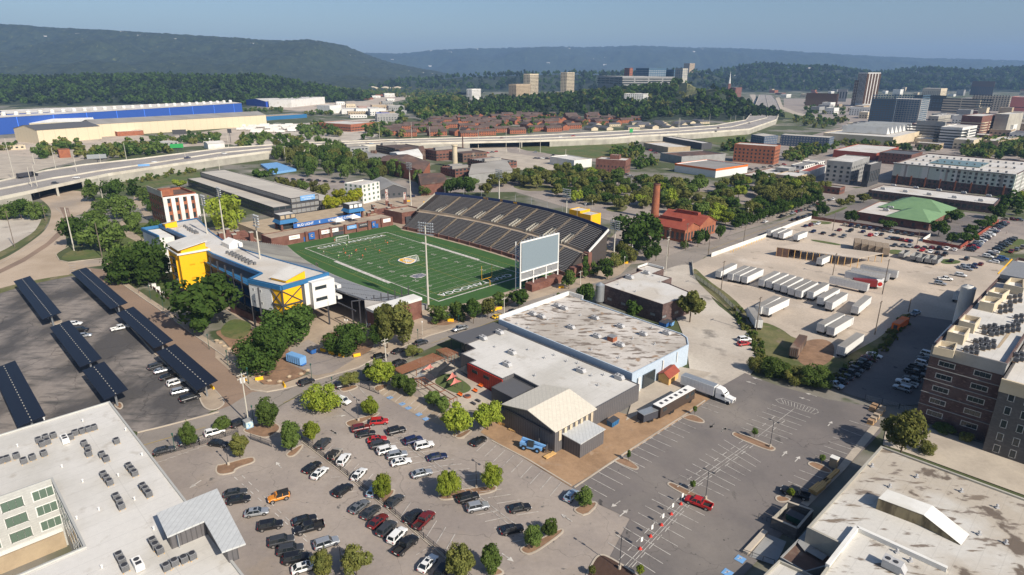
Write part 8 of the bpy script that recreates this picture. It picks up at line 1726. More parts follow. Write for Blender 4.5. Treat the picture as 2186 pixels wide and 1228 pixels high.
ow,_=bld('old_brick_building','tall derelict brick building with white painted front piers and broken windows',pU([(-87,-38),(-87,-20),(-112,-20),(-112,-38)]),20,'brickb','rust',1.2,.5,win=dict(rows=[17.3,12.5,7.5,3],sp=4.2,w=1.9,h=3.0,m=2.0,f=None,e=None))
q=MB();[q.obox(UV(-86.8,-37+i*4.2),.35,2.1,0,19) for i in range(5)];q.obox(UV(-86.8,-29),.3,18,18.4,19.4);q.build('white_pier',[M['whitew']],ow);q=MB();q.beam(UV(-86.6,-38.2,21.2),UV(-112,-38.2,21.2),.4,3.4);q.build('faded_sign_parapet',[M['concw']],ow);q=MB();q.prism(pU([(-87,-38.3),(-93,-38.3),(-93,-32),(-87,-32)]),19,23.5);q.build('corner_turret',[M['brickb']],ow)
whh,_=bldV('white_house_block','white four-storey condominium with dark balconies',h5,[(920,240),(1100,262),(1275,225),(1110,205)],13,'whitew','roofw',.5,.3,win=W_([2.5,5.8,9.2,11.8],sp=4.5,w=1.8,h=1.6,g='glassg'));
P=h5(1150,430);q=MB();[q.obox(P+Vector((0,3,0)),6.5,3.4,z,z+.3,.25) for z in (3.2,6.4,9.6)];q.build('balcony',[M['steeld']],whh)
gable('gabled_house','dark grey gabled building with a metal roof beside the white condominium',[h5(1290,400),h5(1555,380),h5(1400,300),h5(1200,300)],6,9.5,'dgrey','roofg',1,.4,win=W_([2.5],sp=4))
for x,y,yt in ((1355,465,305),(1535,450,335),(1010 if 0 else 1200,0,0)):
 if y: P=h5(x,y);h=h5.h(x,y,yt);r=thing('lattice_tower','red and white lattice gate tower, %s' % ('left of the pair' if x < 1400 else 'right of the pair'),'tower',(P.x,P.y,0));q=MB();q.box(-.8,.8,-.8,.8,3,h);q.build('lattice',[mat('red_white_lattice',(.6,.57,.52),.8,[((.3,.08,.06),1.2,.48,.55)])],r,(0,0,0));q=MB();q.box(-1,1,-1,1,0,3);q.build('base',[M['brick']],r,(0,0,0))
for lb,u,v in (('left yellow pavilion behind the large grandstand',67,130),('right yellow pavilion with a cream roof behind the large grandstand',78,126)): bld('yellow_pavilion',lb,pU([(u,v),(u+8,v),(u+8,v+9),(u,v+9)]),12,'yellow','roofc',.3,.3)
q=bldV('blue_court','enclosed blue and cream sports court behind the trees',ha,[(320,715),(470,700),(640,760),(430,790)],2,'bluel','bluel',.1,.2);
# foundry and industrial sheds: poly corners (roof), height, eave style
for nm,lb,V,pts,he,hr,wl,rf in (('foundry_hall','long rusty roofed foundry hall with a brick gable',ha,((1780,790),(1840,700),(1450,640),(1360,690)),9,13,'brickb','rust'),('foundry_shed','pale blue-white roofed metal shed in the foundry',ha,((1600,680),(1775,640),(1700,580),(1480,615)),9,12,'whitew','whitew'),('foundry_hall','brown foundry hall behind the long rusty one',ha,((1170,650),(1360,690),(1480,640),(1250,600)),8,10,'rust','roofg'),('foundry_hall','brown roofed foundry hall below the highway',ha,((1530,590),(1760,560),(1800,600),(1600,640)),9,12,'rust','rust'),('grey_gabled_shed','grey gabled shed at the edge of the grove',vC,((940,1040),(1230,1010),(1150,960),(980,985)),8,13,'greyw','roofg'),('foundry_hall','dark hall with white windows at the wood edge',vC,((620,1110),(800,1090),(750,1030),(600,1035)),8,10,'brick','rust')):
 gable(nm,lb,[V(x,y,he) for x,y in pts],he,hr,wl,rf,0,.4)
for lb,V,a,h in (('low dark foundry roof beside the highway',ha,(1000,1130,1290,640,570),0),('dark foundry block right of the pale shed',ha,(1780,1900,2180,690,600),0),('brick foundry block with a rusty roof',ha,(1950,2020,2180,800,750),0),('brown foundry block behind the tank',vC,(740,900,1060,960,900),0),('low rusty shed before the freight lot',vC,(930,1100,1260,1010,965),0),('brick and rust shed beside the grey gable',vC,(750,850,1000,1060,1010),0),('brown warehouse at the foot of the highway wall',vC,(230,450,620,915,865),0)):
 fo,fp=cb('foundry_block',lb,V,*a,('greyw','brick','concw','rust')[len(lb) % 4],('rust','roofg','roofbr')[len(lb) % 3],ang=38,win=W_([3.2,6],sp=4,w=2.6,h=1.4));c_=sum(fp,Vector((0,0)))/4;q=MB();e_=(fp[1]-fp[0]);q.obox((c_.x,c_.y,0),e_.length*.7,4,fo['_z']-.6,fo['_z']+1.8,math.atan2(e_.y,e_.x));q.build('roof_monitor',[M['roofg']],fo)
P=vC(848,990);q=MB();q.cyl((0,0,0),(0,0,20),2.6,2.3,16);q.cyl((0,0,20),(0,0,21.2),3,3,16);o=q.build('concrete_stack',[M['cream']],None,None,label='thick cream concrete stack in the foundry',cat='stack');o.location=(P.x,P.y,0)
P=vC(900,895);q=MB();q.cyl((0,0,0),(0,0,19),.9,.6,10);o=q.build('steel_stack',[M['rust']],None,None,label='thin dark steel stack in front of the underpass',cat='stack');o.location=(P.x,P.y,0)
P=vC(300,960);q=MB();[q.cyl((i*3,0,0),(i*3,0,12),1.6,n=12) for i in (0,1)];o=q.build('silo',[M['rust']],None,None,label='rusty twin silos left of the foundry',cat='silo');o.location=(P.x,P.y,0)
cb('white_store','white metal store below the green embankment',vC,1480,1640,1760,1000,945,'whitew','roofw',ang=35);cb('brick_office','modern brick office with a white roof left of the housing',vC,-60,155,310,755,705,'brickb','roofw',ang=60,win=W_([2,5.5],w=2.4));cb('blue_office','small blue and brick office',ha,1345,1360,1475,305,255,'bluew','roofw',ang=5,win=W_([3],sp=8,w=4,h=3))
# far industrial halls: foot left, foot right, roof row at the left foot, depth
def fb(name,lb,V,a,c,yt,dep,wl,rf,hr=0,**k):
 A,B=V(*a),V(*c);h=V.h(a[0],a[1],yt);d=(B-A).normalized();n=Vector((-d.y,d.x,0));n=n if n.y > 0 else -n
 if hr: return gable(name,lb,[A,B,B+n*dep,A+n*dep],h,h+hr,wl,rf,0,.5,**k)
 return bld(name,lb,[A,B,B+n*dep,A+n*dep],h,wl,rf,.3,.5,**k)
bf_,bq=fb('blue_factory','enormous royal blue factory hall with a white roof edge at the left',vB,(-300,800),(1620,640),680,40,'bluefac','roofw',1.5);fb('blue_factory','second blue factory hall behind the first, white roof line',vB,(60,690),(1550,612),635,60,'bluefac','roofw',5)
fb('tan_factory','very long cream factory hall with a grey roof',vB,(640,790),(1780,712),705,45,'factory','roofg',5);fb('tan_factory','nearer cream factory hall with a dark gable roof at the left',vB,(265,835),(680,800),745,55,'factory','roofdk',5);fb('white_hall','white gabled hall behind the near cream factory',vB,(150,760),(640,740),700,40,'factory','whitew',4)
rg0=max(v.co.z for v in bf_.children[0].data.vertices)+bf_.location.z;VN=[Vector((*((bq[0]+bq[3])/2),rg0-.5)),Vector((*((bq[1]+bq[2])/2),rg0-.5))]
for i in range(30):
 P=VN[0].lerp(VN[1],(i+.5)/30);r=thing('roof_ventilator','white round ventilator in the line on the blue factory roof','ventilator',(P.x,P.y,P.z),None,'ventilators on the blue factory roof');q=ACM.setdefault('vent',MB().cyl((0,0,0),(0,0,3),3,3,10).sphere((0,0,3),3.4,10,6,sz=.6).mesh('drum',[M['whitew']]));put('drum',q,r)
fb('blue_hall','bright blue gabled hall with a pale roof beyond the rail yard',ha,(372,205),(572,198),155,120,'bluew','roofc',5);fb('white_hall','long white hall adjoining the bright blue one',ha,(600,208),(900,175),140,60,'whitew','roofc');fb('blue_hall','long low blue shed with a tan roof',ha,(375,325),(738,300),290,40,'bluetrim','tan');fb('brick_shed','low brick office before the cream factory',vB,(785,785),(960,775),755,15,'brickb','roofc');fb('white_plant','white block plant building',ha,(945,265),(1050,258),192,40,'whitew','roofw');fb('white_plant','long low white plant wing',ha,(1050,268),(1340,265),225,60,'whitew','roofw');fb('red_shed','long red shed at the forest edge',ha,(70,178),(370,160),155,20,'redtile','roofg');fb('white_shed','small white metal building beside the highway sign',vB,(1390,870),(1500,862),835,14,'whitew','roofw',2);fb('white_hall','long white warehouse roof line beyond the tanks',vC,(520,470),(1200,465),445,80,'whitew','roofw');fb('brick_house','ruined little brick house in the fork of the streets',vB,(400,930),(475,925),875,12,'brickb','rust')
for i,x in enumerate((300,385,465)): P=vC(x,478);r=thing('oil_tank','cream storage tank with a shallow dome, %s of three' % ('left','middle','right')[i],'tank',(P.x,P.y,0));q=MB();q.cyl((0,0,0),(0,0,13),26,n=28);q.cyl((0,0,13),(0,0,18),26,3,28);q.build('shell',[M['cream']],r,(0,0,0))
rnd=random.Random(4)
for i in range(44): P=ha(rnd.uniform(120,640),rnd.uniform(368,440));r=thing('box_trailer','white box trailer in the distant trailer yard by the cream factory','trailer',(P.x,P.y,.1),.3+rnd.uniform(-.1,.1),'distant white trailers');put('box',ACM.setdefault('bx',MB().box(-6,6,-1.3,1.3,1,4).mesh('box',[M['whitew']])),r);put('wheels',ACM.setdefault('bw',MB().box(-5,-3,-1.2,1.2,0,1).box(3.6,4,-1.2,1.2,0,1).mesh('wheels',[M['rubber']])),r)
# housing
rnd=random.Random(11);HO=ACM
def house(p,a,L,W,he,hr,wl,rf,lb,gp):
 k=(L,W,he,wl)
 if k not in HO:
  m=MB();m.add([(-L/2,-W/2,0),(L/2,-W/2,0),(L/2,W/2,0),(-L/2,W/2,0),(-L/2,-W/2,he),(L/2,-W/2,he),(L/2,W/2,he),(-L/2,W/2,he),(-L/2,0,hr),(L/2,0,hr)],[(0,1,5,4),(2,3,7,6),(1,2,6,9,5),(3,0,4,8,7)])
  r_=MB();o=.5;r_.add([(-L/2-o,-W/2-o,he-.2),(L/2+o,-W/2-o,he-.2),(L/2+o,0,hr+.15),(-L/2-o,0,hr+.15),(-L/2-o,W/2+o,he-.2),(L/2+o,W/2+o,he-.2)],[(0,1,2,3),(3,2,5,4)])
  w_=MB();[w_.box(x-.7,x+.7,s*W/2-.06,s*W/2+.06,z-.6,z+.6) for s in (-1,1) for x in [(-L/2+2+j*3.6) for j in range(int((L-2)/3.6)+1)] for z in ((1.8,4.6) if he > 5 else (1.6,))]
  HO[k]=(m.mesh('wall',[M[wl]]),r_.mesh('roof',[M[rf]]),w_.mesh('windows',[M['glass']]))
 r=thing('row_house',lb,'house',(p[0],p[1],0),a,gp);[put(n,me,r) for n,me in zip(('wall','roof','windows'),HO[k])]
for poly,n,args,lb,gp,sd in (([(410,790),(420,740),(700,690),(900,650),(1150,640),(1500,650),(2040,650),(2060,690),(1700,730),(1480,760),(900,790)],105,(26,11,6,9,'brickb','roofbr'),'brown-roofed brick row house in the estate beyond the highway','brick row houses beyond the highway',1),([(1720,745),(1750,715),(2186,700),(2500,690),(2500,740),(2186,740)],22,(22,12,4,6,'cream','roofdk'),'cream terrace house with a dark roof beyond the highway','cream terrace houses beyond the highway',2),([(1560,610),(1960,580),(1960,610),(1640,635)],10,(26,12,4,6,'cream','roofdk'),'cream terrace house with a dark roof at the wood edge','cream terrace houses at the wood edge',3)):
 for x,y,h,t in scatter(vC,poly,n,(1,2),sd,24): house((x,y),R(25)+(pi/2 if t < .35 else 0),*args,lb+(', left end' if PJ((x,y,0))[0] < 960 else (', middle part' if PJ((x,y,0))[0] < 1180 else ', right end')),gp)
# towers and downtown: view, left, corner, right column, foot row, roof row, wall, roof, angle, window rows spec, label
def flo(n,h=3.3,z=2): return [z+i*h for i in range(n)]
for V,xl,xc,xr,yb,yt,wl,an,win,lb,z0 in (
 (vC,1305,1345,1405,510,368,'cream',60,W_(flo(14,3.9),sp=5,w=3.2,h=2.4),'cream apartment tower, left of the two towers on the hill',-1900),(vC,1553,1590,1645,495,358,'cream',60,W_(flo(14,3.9),sp=5,w=3.2,h=2.4),'cream apartment tower, right of the two towers on the hill',-1900),(vC,1205,1255,1352,530,438,'tan',55,W_(flo(9,3.4),sp=5,w=2),'broad tan apartment block left of the cream tower',-1750),(vC,925,960,1020,530,470,'whitew',60,W_(flo(6),sp=5,w=2),'white apartment block on the wooded hill',-1700),
 (vC,1975,2100,2140,545,502,'whitew',70,W_(flo(4),sp=5,w=2),'long white block at the foot of the hill',-1500),
 (h8,455,495,690,478,122,'whitew',-5,dict(rows=[46],sp=7.5,w=5.2,h=78,m=1,g='glassb',f=None,name='window_strip'),'tallest downtown tower with white piers and dark window strips',0),(h8,415,440,468,470,205,'glassb',20,W_(flo(16,4),sp=6,w=3,g='cream'),'slim bronze tower behind the white-piered tower',0),
 (h8,595,800,830,680,400,'dgrey',80,dict(rows=flo(14,3.6,3),sp=4.2,w=3.2,h=2.2,m=2,g='glassblue',f=None),'left half of the dark glass office pair',0),(h8,805,1060,1205,680,405,'greyw',72,dict(rows=flo(14,3.6,3),sp=4.2,w=3.2,h=2.4,m=3,g='glassblue',f=None,e=None),'right half of the dark glass office pair with a blank grey side',0),
 (h8,1635,1850,1875,365,215,'glassb',82,dict(rows=[20],sp=6,w=4,h=30,m=2,g='glass',f=None,name='window_strip'),'dark brown office tower at the right skyline',0),(h8,1650,2010,2045,530,375,'cream',80,W_(flo(9,4.2),sp=6,w=3,h=2.4),'long cream office with punched windows',0),(h8,1345,1700,1725,560,400,'cream',80,dict(rows=flo(6,5.5,4),sp=60,w=58,h=2.4,m=0,g='glass',f=None,name='window_band'),'cream office with dark ribbon windows',0),
 (h8,1045,1340,1375,530,365,'glass',80,W_(flo(8,4),sp=7,w=5,g='glassblue'),'black glass office between the grey pair and the cream office',0),(h8,1130,1300,1395,390,290,'cream',75,W_(flo(6,4),sp=6,w=3),'old cream office with a stepped top',0),(h8,365,560,600,580,490,'whitew',75,W_(flo(4),sp=5,w=2),'white four-storey building at the foot of the tall tower',0),(h8,240,320,340,430,300,'ac',80,W_([20],sp=8,w=4,h=20),'pale blue-grey slim office',0),
 (h8,-240,215,250,480,345,'glassb',82,W_(flo(7,4),sp=7,w=5,g='glassb'),'bronze glass office block left of downtown',0),(h8,1320,1500,1700,905,700,'whitew',60,dict(rows=flo(6,3.4,2.5),sp=40,w=36,h=1.5,m=0,g='glass',f=None,name='parking_opening'),'white parking garage with dark slots',0),(h8,1070,1320,1340,850,640,'greyw',82,dict(rows=flo(6,3.4,2.5),sp=60,w=56,h=1.6,m=0,g='glass',f=None,name='parking_opening'),'long grey parking garage behind the white one',0),(h8,1540,1700,1920,810,580,'brick',60,dict(rows=flo(5,3.6,6),sp=40,w=34,h=1.2,m=2,g='cream',f=None,name='parking_opening'),'brick parking garage right of the white garage',0),
 (h8,1890,1975,2186,800,560,'concw',60,W_([5]),'grey hall with a broad yellowish roof at the right',0),(h8,1190,1280,1480,650,580,'concw',60,W_(flo(2),sp=6,w=4),'low concrete office before the black glass building',0),(h8,2060,2186,2300,530,380,'salmon',80,W_([9],w=3),'salmon building at the right picture edge',0),(h8,1050,1290,1350,930,870,'tan',70,W_([3]),'tan plinth building right of the sawtooth hall',0),(h8,1760,1900,2250,930,840,'tan',65,W_([3]),'low brown-roofed building among the downtown trees',0),
 (h9,520,560,590,165,98,'brickb',40,W_(flo(5,5),sp=7,w=4),'red corner of the blue glass campus buildings',-2100),(h9,590,720,870,170,100,'glassblue',20,W_(flo(4,5),sp=8,w=5,g='steel'),'left blue glass campus block on the hilltop',-2100),(h9,870,930,940,170,112,'glassblue',20,W_(flo(3,5),sp=8,w=5),'narrow dark glass campus block on the hilltop',-2100),(h9,940,1000,1050,180,102,'concw',40,W_(flo(5,5),sp=8,w=4,g='glassblue'),'striped campus block on the hilltop, right end',-2150),(h9,1015,1060,1108,110,60,'tan',45,W_(flo(7,4),sp=7,w=3),'distant pale pink apartment block beyond the campus',-3550),
 (h9,185,500,940,240,170,'greyw',10,dict(rows=flo(3,6,3),sp=40,w=36,h=3,m=1,g='glass',f=None,name='parking_opening'),'long campus parking deck topped with solar panels',-1800),(h9,830,1050,1330,385,330,'orange' if 0 else 'brickb',15,W_([3],sp=8,w=4),'long orange school building with a white roof',3),(h9,1400,1440,1500,335,262,'brick',45,W_([9],sp=9,w=3),'brown brick church hall beside the spire',3),(h9,1250,1290,1325,325,290,'brickb',45,W_([3]),'small brick church left of the spire',3),(h9,1000,1150,1250,450,420,'brick',30,W_([2]),'low dark-roofed school wing',0)):
 cb('office_tower' if yb-yt > 200 else 'far_building',lb,V,xl,xc,xr,yb,yt,wl,'roofw' if wl not in ('glassb','dgrey') else 'roofdk',ang=an,z0=z0,win=win,mx=80 if 'garage' not in lb and 'deck' not in lb and 'long' not in lb else 220)
P=G(*h9.px(1383,335),3);ss=thing('church_spire','brick church tower with a tall white needle spire','church tower',(P.x,P.y,0));q=MB();q.box(-4.5,4.5,-4.5,4.5,0,48);q.build('tower',[M['brick']],ss,(0,0,0));q=MB();q.cyl((0,0,48),(0,0,66),4,2.4,8);q.cyl((0,0,66),(0,0,92),2,.1,8);q.build('spire',[M['whitew']],ss,(0,0,0))
# hall with sawtooth lights
sw,pw=cb('sawtooth_hall','wide cream exhibition hall with a row of white triangular skylights',h8,90,800,1180,905,800,'cream','roofc',ang=46);hh=sw['_z'];a,d=pw[0],None;C0=Vector((*pw[0],hh));C1=Vector((*pw[1],hh));C3=Vector((*pw[3],hh))
for i in range(7):
 t=.2+i*.11;A=C0.lerp(C1,t)+(C3-C0)*.2;B=C0.lerp(C1,t+.085)+(C3-C0)*.2;E=(C3-C0)*.65;q=MB();q.add([A,B,A+Z3*9,A+E,B+E,A+E+Z3*9],[(0,1,2),(3,5,4),(1,4,5,2),(0,2,5,3)]);q.build('skylight',[M['whitew']],sw)
# random low downtown and industrial blocks
def lowrise(V,poly,n,sd,cols,gp,ls=(18,45),hs=(5,14),dm=34):
 for x,y,h,t in scatter(V,poly,n,hs,sd,dm):
  rr=random.Random(int(x*7+y));L,W=rr.uniform(*ls),rr.uniform(*ls)*.7;c=Vector((x,y));a=R(45 if gp[0] !='i' else 20);e1=Vector((cos(a),sin(a)))*L/2;e2=Vector((-sin(a),cos(a)))*W/2;wl=rr.choice(cols);rf=rr.choice(('roofw','roofw','roofc','roofg','roofdk'))
  bld('low_building','%s low building in the %s' % ({'brick': 'red brick','brickb': 'orange brick','whitew': 'white','cream': 'cream','greyw': 'grey','tan': 'tan','brickd': 'dark brick'}[wl],gp),[c-e1-e2,c+e1-e2,c+e1+e2,c-e1+e2],h,wl,rf,.5,.4,group='low buildings of the '+gp,win=W_([2.5]+([6] if h > 8 else []),sp=5,w=2.4))
CL=('brick','whitew','cream','greyw','tan','whitew','brickb')
lowrise(vD,[(620,420),(900,400),(1200,410),(1180,460),(900,470),(760,470)],30,1,CL,'distant streets left of downtown',dm=45);lowrise(vD,[(1130,640),(1500,640),(2300,700),(2300,780),(1700,770),(1160,700)],26,21,CL,'streets between the exhibition hall and the garages',hs=(5,12),dm=30);lowrise(vD,[(1620,600),(2186,560),(2400,600),(2300,700),(1700,700)],22,22,CL,'downtown blocks at the right',hs=(8,24),dm=34);lowrise(vD,[(1330,420),(1600,400),(2186,400),(2400,430),(2186,470),(1350,465)],40,2,CL,'far side of downtown',hs=(8,26),dm=50);lowrise(vD,[(1130,500),(1290,520),(1290,590),(1180,600),(900,590),(950,540)],9,3,CL,'blocks before the tall tower',dm=40)
lowrise(ha,[(1380,190),(1600,190),(1580,300),(1490,330),(1200,330),(1150,280)],14,4,CL,'industrial strip left of the wooded hill',dm=40);lowrise(vC,[(0,520),(450,500),(500,560),(250,640),(0,640)],12,5,CL,'industrial flats beyond the highway',dm=45);lowrise(vC,[(1650,420),(1700,400),(1100,400),(1250,450)],8,6,CL,'distant valley',dm=60);lowrise(vB,[(0,880),(150,850),(1500,800),(1600,830),(1200,850),(700,870)],5,7,CL,'rail yard strip',ls=(10,24),hs=(4,6));lowrise(h3,[(-150,330),(0,240),(250,190),(330,150),(300,260),(0,400)],6,9,CL,'blocks beside the grove',ls=(14,26),hs=(4,7),dm=26)
# ------------------------------------------------------------------ elevated highway
ZH=7.4
HN=[(-80,440),(2,423),(64,410),(120,397),(174,385),(230,373),(303,362),(464,338),(565,325),(640,320),(730,313),(830,309),(965,305),(1113,302),(1180,300),(1308,295),(1356,291),(1480,285),(1600,276),(1657,256),(1666,235),(1658,216),(1648,203)]
HM=[(-80,420),(0,405),(60,393),(112,382),(160,375),(212,366),(304,353),(464,328),(570,318),(640,312),(720,308),(820,304),(950,301),(1080,298),(1160,296),(1280,291),(1340,287),(1450,281),(1560,272),(1637,252),(1641,232),(1637,215),(1634,203)]
HF=[(-80,402),(0,388),(50,377),(95,366),(140,359),(180,353),(300,340),(480,317),(586,310),(640,306),(703,304),(800,300.5),(894,297),(1000,294.5),(1100,291.5),(1200,287),(1300,282),(1405,277),(1530,268),(1592,257),(1608,237),(1616,216),(1621,203)]
N3,M3,F3=([G(x,y,ZH) for x,y in L] for L in (HN,HM,HF));q=MB()
for A,B in ((N3,M3),(M3,F3)):
 for i in range(22): q.poly([A[i],A[i+1],B[i+1],B[i]]);q.poly([p-Z3*1.4 for p in (A[i],B[i],B[i+1],A[i+1])])
q.build('highway_deck',[M['deck']],kind='structure')
q=MB()
for L in (N3,M3,F3):
 for a,c in zip(L,L[1:]): q.beam(a+Z3*.3,c+Z3*.3,.5,1.6)
for a,c in zip(N3,N3[1:]): q.beam(a-Z3*.7,c-Z3*.7,.7,1.0)
q.build('highway_barrier',[M['barrier']],kind='structure');q=MB()
for i,(a,c) in enumerate(zip(N3,N3[1:])):
 if i in (2,3): continue
 t0,t1=(0,.25) if i==12 else ((.9,1) if i==13 else (0,1));A_,B_=a.lerp(c,t0),a.lerp(c,t1);q.beam((A_.x,A_.y,3.2),(B_.x,B_.y,3.2),.6,6.4)
for i in (3,13): a=N3[i];q.obox(a,1.4,1.4,0,6.2);q.obox(M3[i],1.4,1.4,0,6.2)
q.build('highway_retaining_wall',[M['concw']],kind='structure');q=MB()
for A,B,k in ((N3,M3,3),(M3,F3,3)):
 for j in (1,2):
  for i in range(22): a=A[i].lerp(B[i],j/3);c=A[i+1].lerp(B[i+1],j/3);[line(a.lerp(c,t/8),a.lerp(c,t/8+.05),.2,q,ZH+.03) for t in range(8)]
q.build('highway_lane_lines',[M['white']],kind='structure')
fb('ramp_wall','long white ramp retaining wall beside the green embankment',h9,(415,705),(1085,712),692,2,'barrier','barrier')
# billboards, signs, light poles along the highway
def sign(V,x,y,yt,w_,h_,mt,lb,a=0,z0=0):
 P=G(*V.px(x,y),z0);h=V.h(x,y,yt) if not z0 else 9;r=thing('billboard',lb,'sign',(P.x,P.y,z0),a);q=MB();q.cyl((0,0,0),(0,0,h-h_),.3);q.build('pole',[M['steeld']],r,(0,0,0));q=MB();q.box(-w_/2,w_/2,-.2,.2,h-h_,h);q.build('panel',[M[mt]],r,(0,0,0))
sign(vB,1215,880,740,14,5,'steeld','dark double billboard on a brown pole beyond the highway',.5);sign(vB,970,1040,970,9,4,'bluel','pale blue billboard in front of the highway wall',.4);sign(vB,1540,830,735,5,5,'steeld','dark square sign on a pole near the trailers');sign(vB,1185,895,868,12,4,'green','green highway sign above the far lanes',.4,7);sign(vC,2020,780,755,5,5,'green','green road sign above the highway lawn',.4,7);sign(vB,655,975,905,16,4,'steel','overhead sign gantry seen from behind',.5)
for i,(V,x,y,yt) in enumerate(((vB,100,1080,800),(vB,375,1010,860),(vB,230,970,900),(vB,525,1080,905),(vB,680,1000,900),(vB,845,945,830),(vB,265,1187,980),(vB,228,1187,990),(vB,1245,985,890),(vB,1465,1010,915),(vB,1525,860,760),(vB,1905,960,860),(vC,560,810,690),(vC,680,800,720),(vC,1003,865,740),(vC,1188,895,740),(vC,1278,890,800),(vC,1415,895,780),(vC,1585,920,870),(vC,345,800,700),(vC,880,790,720),(h9,960,720,515),(h9,1225,580,480),(h9,1400,570,500),(h9,1505,560,500),(h9,1440,570,490),(vD,133,735,590),(vD,520,620,580))):
 P=V(x,y);post('light_pole',P,V.h(x,y,yt),.3,.18,'ltpole','tall pale light pole beside the highway','light pole','light poles along the highway')
# ------------------------------------------------------------------ hills, mountains, woods
import numpy as np
class Ridge:
 """crest line seen at depth D, foot D-front, falling off behind; z(x, y) gives the ground height"""
 def __init__(s,prof,D,front,back,rough,seed):
  s.c=[ray(x,y,D) for x,y in prof];s.D,s.f,s.b,s.r,s.s=D,front,back,rough,seed
 def z(s,x,y):
  c=s.c
  if x <=c[0].x or x >=c[-1].x: return -5
  for a,b_ in zip(c,c[1:]):
   if a.x <=x <=b_.x: h=a.z+(b_.z-a.z)*(x-a.x)/(b_.x-a.x);break
  n=noise.fractal(Vector((x/s.r,y/s.r,s.s)),1,2,5);yy=y+n*s.f*.16
  t=(yy-(s.D-s.f))/s.f if yy < s.D else 1-(yy-s.D)/s.b*.8
  t=max(0,min(1,t));t=t*t*(3-2*t) if s.s !=7 else min(1,t*1.15)**1.3
  fo=130 if s.s==4 else 400;e=min(1,(x-c[0].x)/fo,(c[-1].x-x)/fo)
  return h*t*max(0,e)+n*s.r*.05*t*(1-t)*4-1
 def mesh(s,name,mt,nx,ny,x0=None,x1=None,jt=0):
  rn=random.Random(5)
  x0=s.c[0].x if x0 is None else x0;x1=s.c[-1].x if x1 is None else x1;y0,y1=s.D-s.f*1.15,s.D+s.b
  vs=[(x0+(x1-x0)*i/nx,y0+(y1-y0)*j/ny,s.z(x0+(x1-x0)*i/nx,y0+(y1-y0)*j/ny)+rn.uniform(0,jt)) for j in range(ny+1) for i in range(nx+1)]
  fs=[(j*(nx+1)+i,j*(nx+1)+i+1,(j+1)*(nx+1)+i+1,(j+1)*(nx+1)+i) for j in range(ny) for i in range(nx)]
  me=bpy.data.meshes.new(name);me.from_pydata(vs,[],fs);me.materials.append(mt);me.polygons.foreach_set('use_smooth',[True]*len(fs));put(name,me,kind='structure')
def forest(name,s,c1=(.03,.043,.022),c2=(.017,.027,.016)):
 m=mat(name,c1,.95,[(c2,s,.42,.58),((.085,.1,.035),s*2.2,.6,.72)],var=.3,fine=s*6,bump=0);return m
f1_,f2_=forest('mountain_forest',.02),forest('hill_forest',.04)
R1=Ridge([(-500,44),(-200,50),(0,56),(100,62),(200,68),(330,76),(450,82),(600,92),(690,92),(735,100),(770,118),(820,135),(900,150),(960,162),(1060,172)],5200,2300,1500,600,7);R1.mesh('mountain',f1_,420,110,jt=14)
R2=Ridge([(620,130),(700,118),(780,115),(850,116),(930,110),(1000,107),(1100,104),(1200,102),(1350,100),(1480,102),(1600,108),(1800,118),(1950,127),(2100,130),(2300,134),(2600,134)],10500,2600,1800,900,3);R2.mesh('mountain',f1_,420,60,jt=22)
R3=Ridge([(1400,178),(1480,166),(1560,150),(1600,143),(1650,142),(1700,145),(1780,150),(1850,158),(1880,160),(1950,150),(2000,151),(2080,158),(2130,150),(2186,146),(2300,138),(2600,134)],4300,1100,700,260,5);R3.mesh('wooded_hills',f2_,150,50)
R4=Ridge([(-600,168),(-200,170),(0,170),(100,173),(200,168),(350,166),(450,171),(550,168),(650,174),(720,182),(780,192),(820,204)],2250,620,500,160,2);R4.mesh('wooded_hills',f2_,140,40)
R5=Ridge([(800,232),(880,222),(1000,217),(1100,214),(1200,209),(1250,203),(1300,197),(1350,193),(1430,186),(1450,176),(1490,176),(1525,188),(1558,222)],1750,560,500,140,4);R5.mesh('wooded_hill',f2_,100,40)
R6=Ridge([(700,186),(900,173),(1000,164),(1100,161),(1200,158),(1300,160),(1400,156),(1480,153),(1560,166),(1660,182)],3600,600,500,180,6);R6.mesh('wooded_hills',f2_,90,30)
HZ=lambda x,y: max(0,*(r_.z(x,y) for r_ in (R3,R4,R5,R6)))
q=MB();mz=lambda a,b_: ((a-1093)/1350*b_,b_,HZ((a-1093)/1350*b_,b_)+1.2)
for i in range(12):
 for j in range(8): a,b_=1447+i*6.5,1480+j*34;q.poly([mz(a,b_),mz(a+6.5,b_),mz(a+6.5,b_+34),mz(a,b_+34)])
q.build('hillside_meadow',[M['grassdry']],kind='structure')
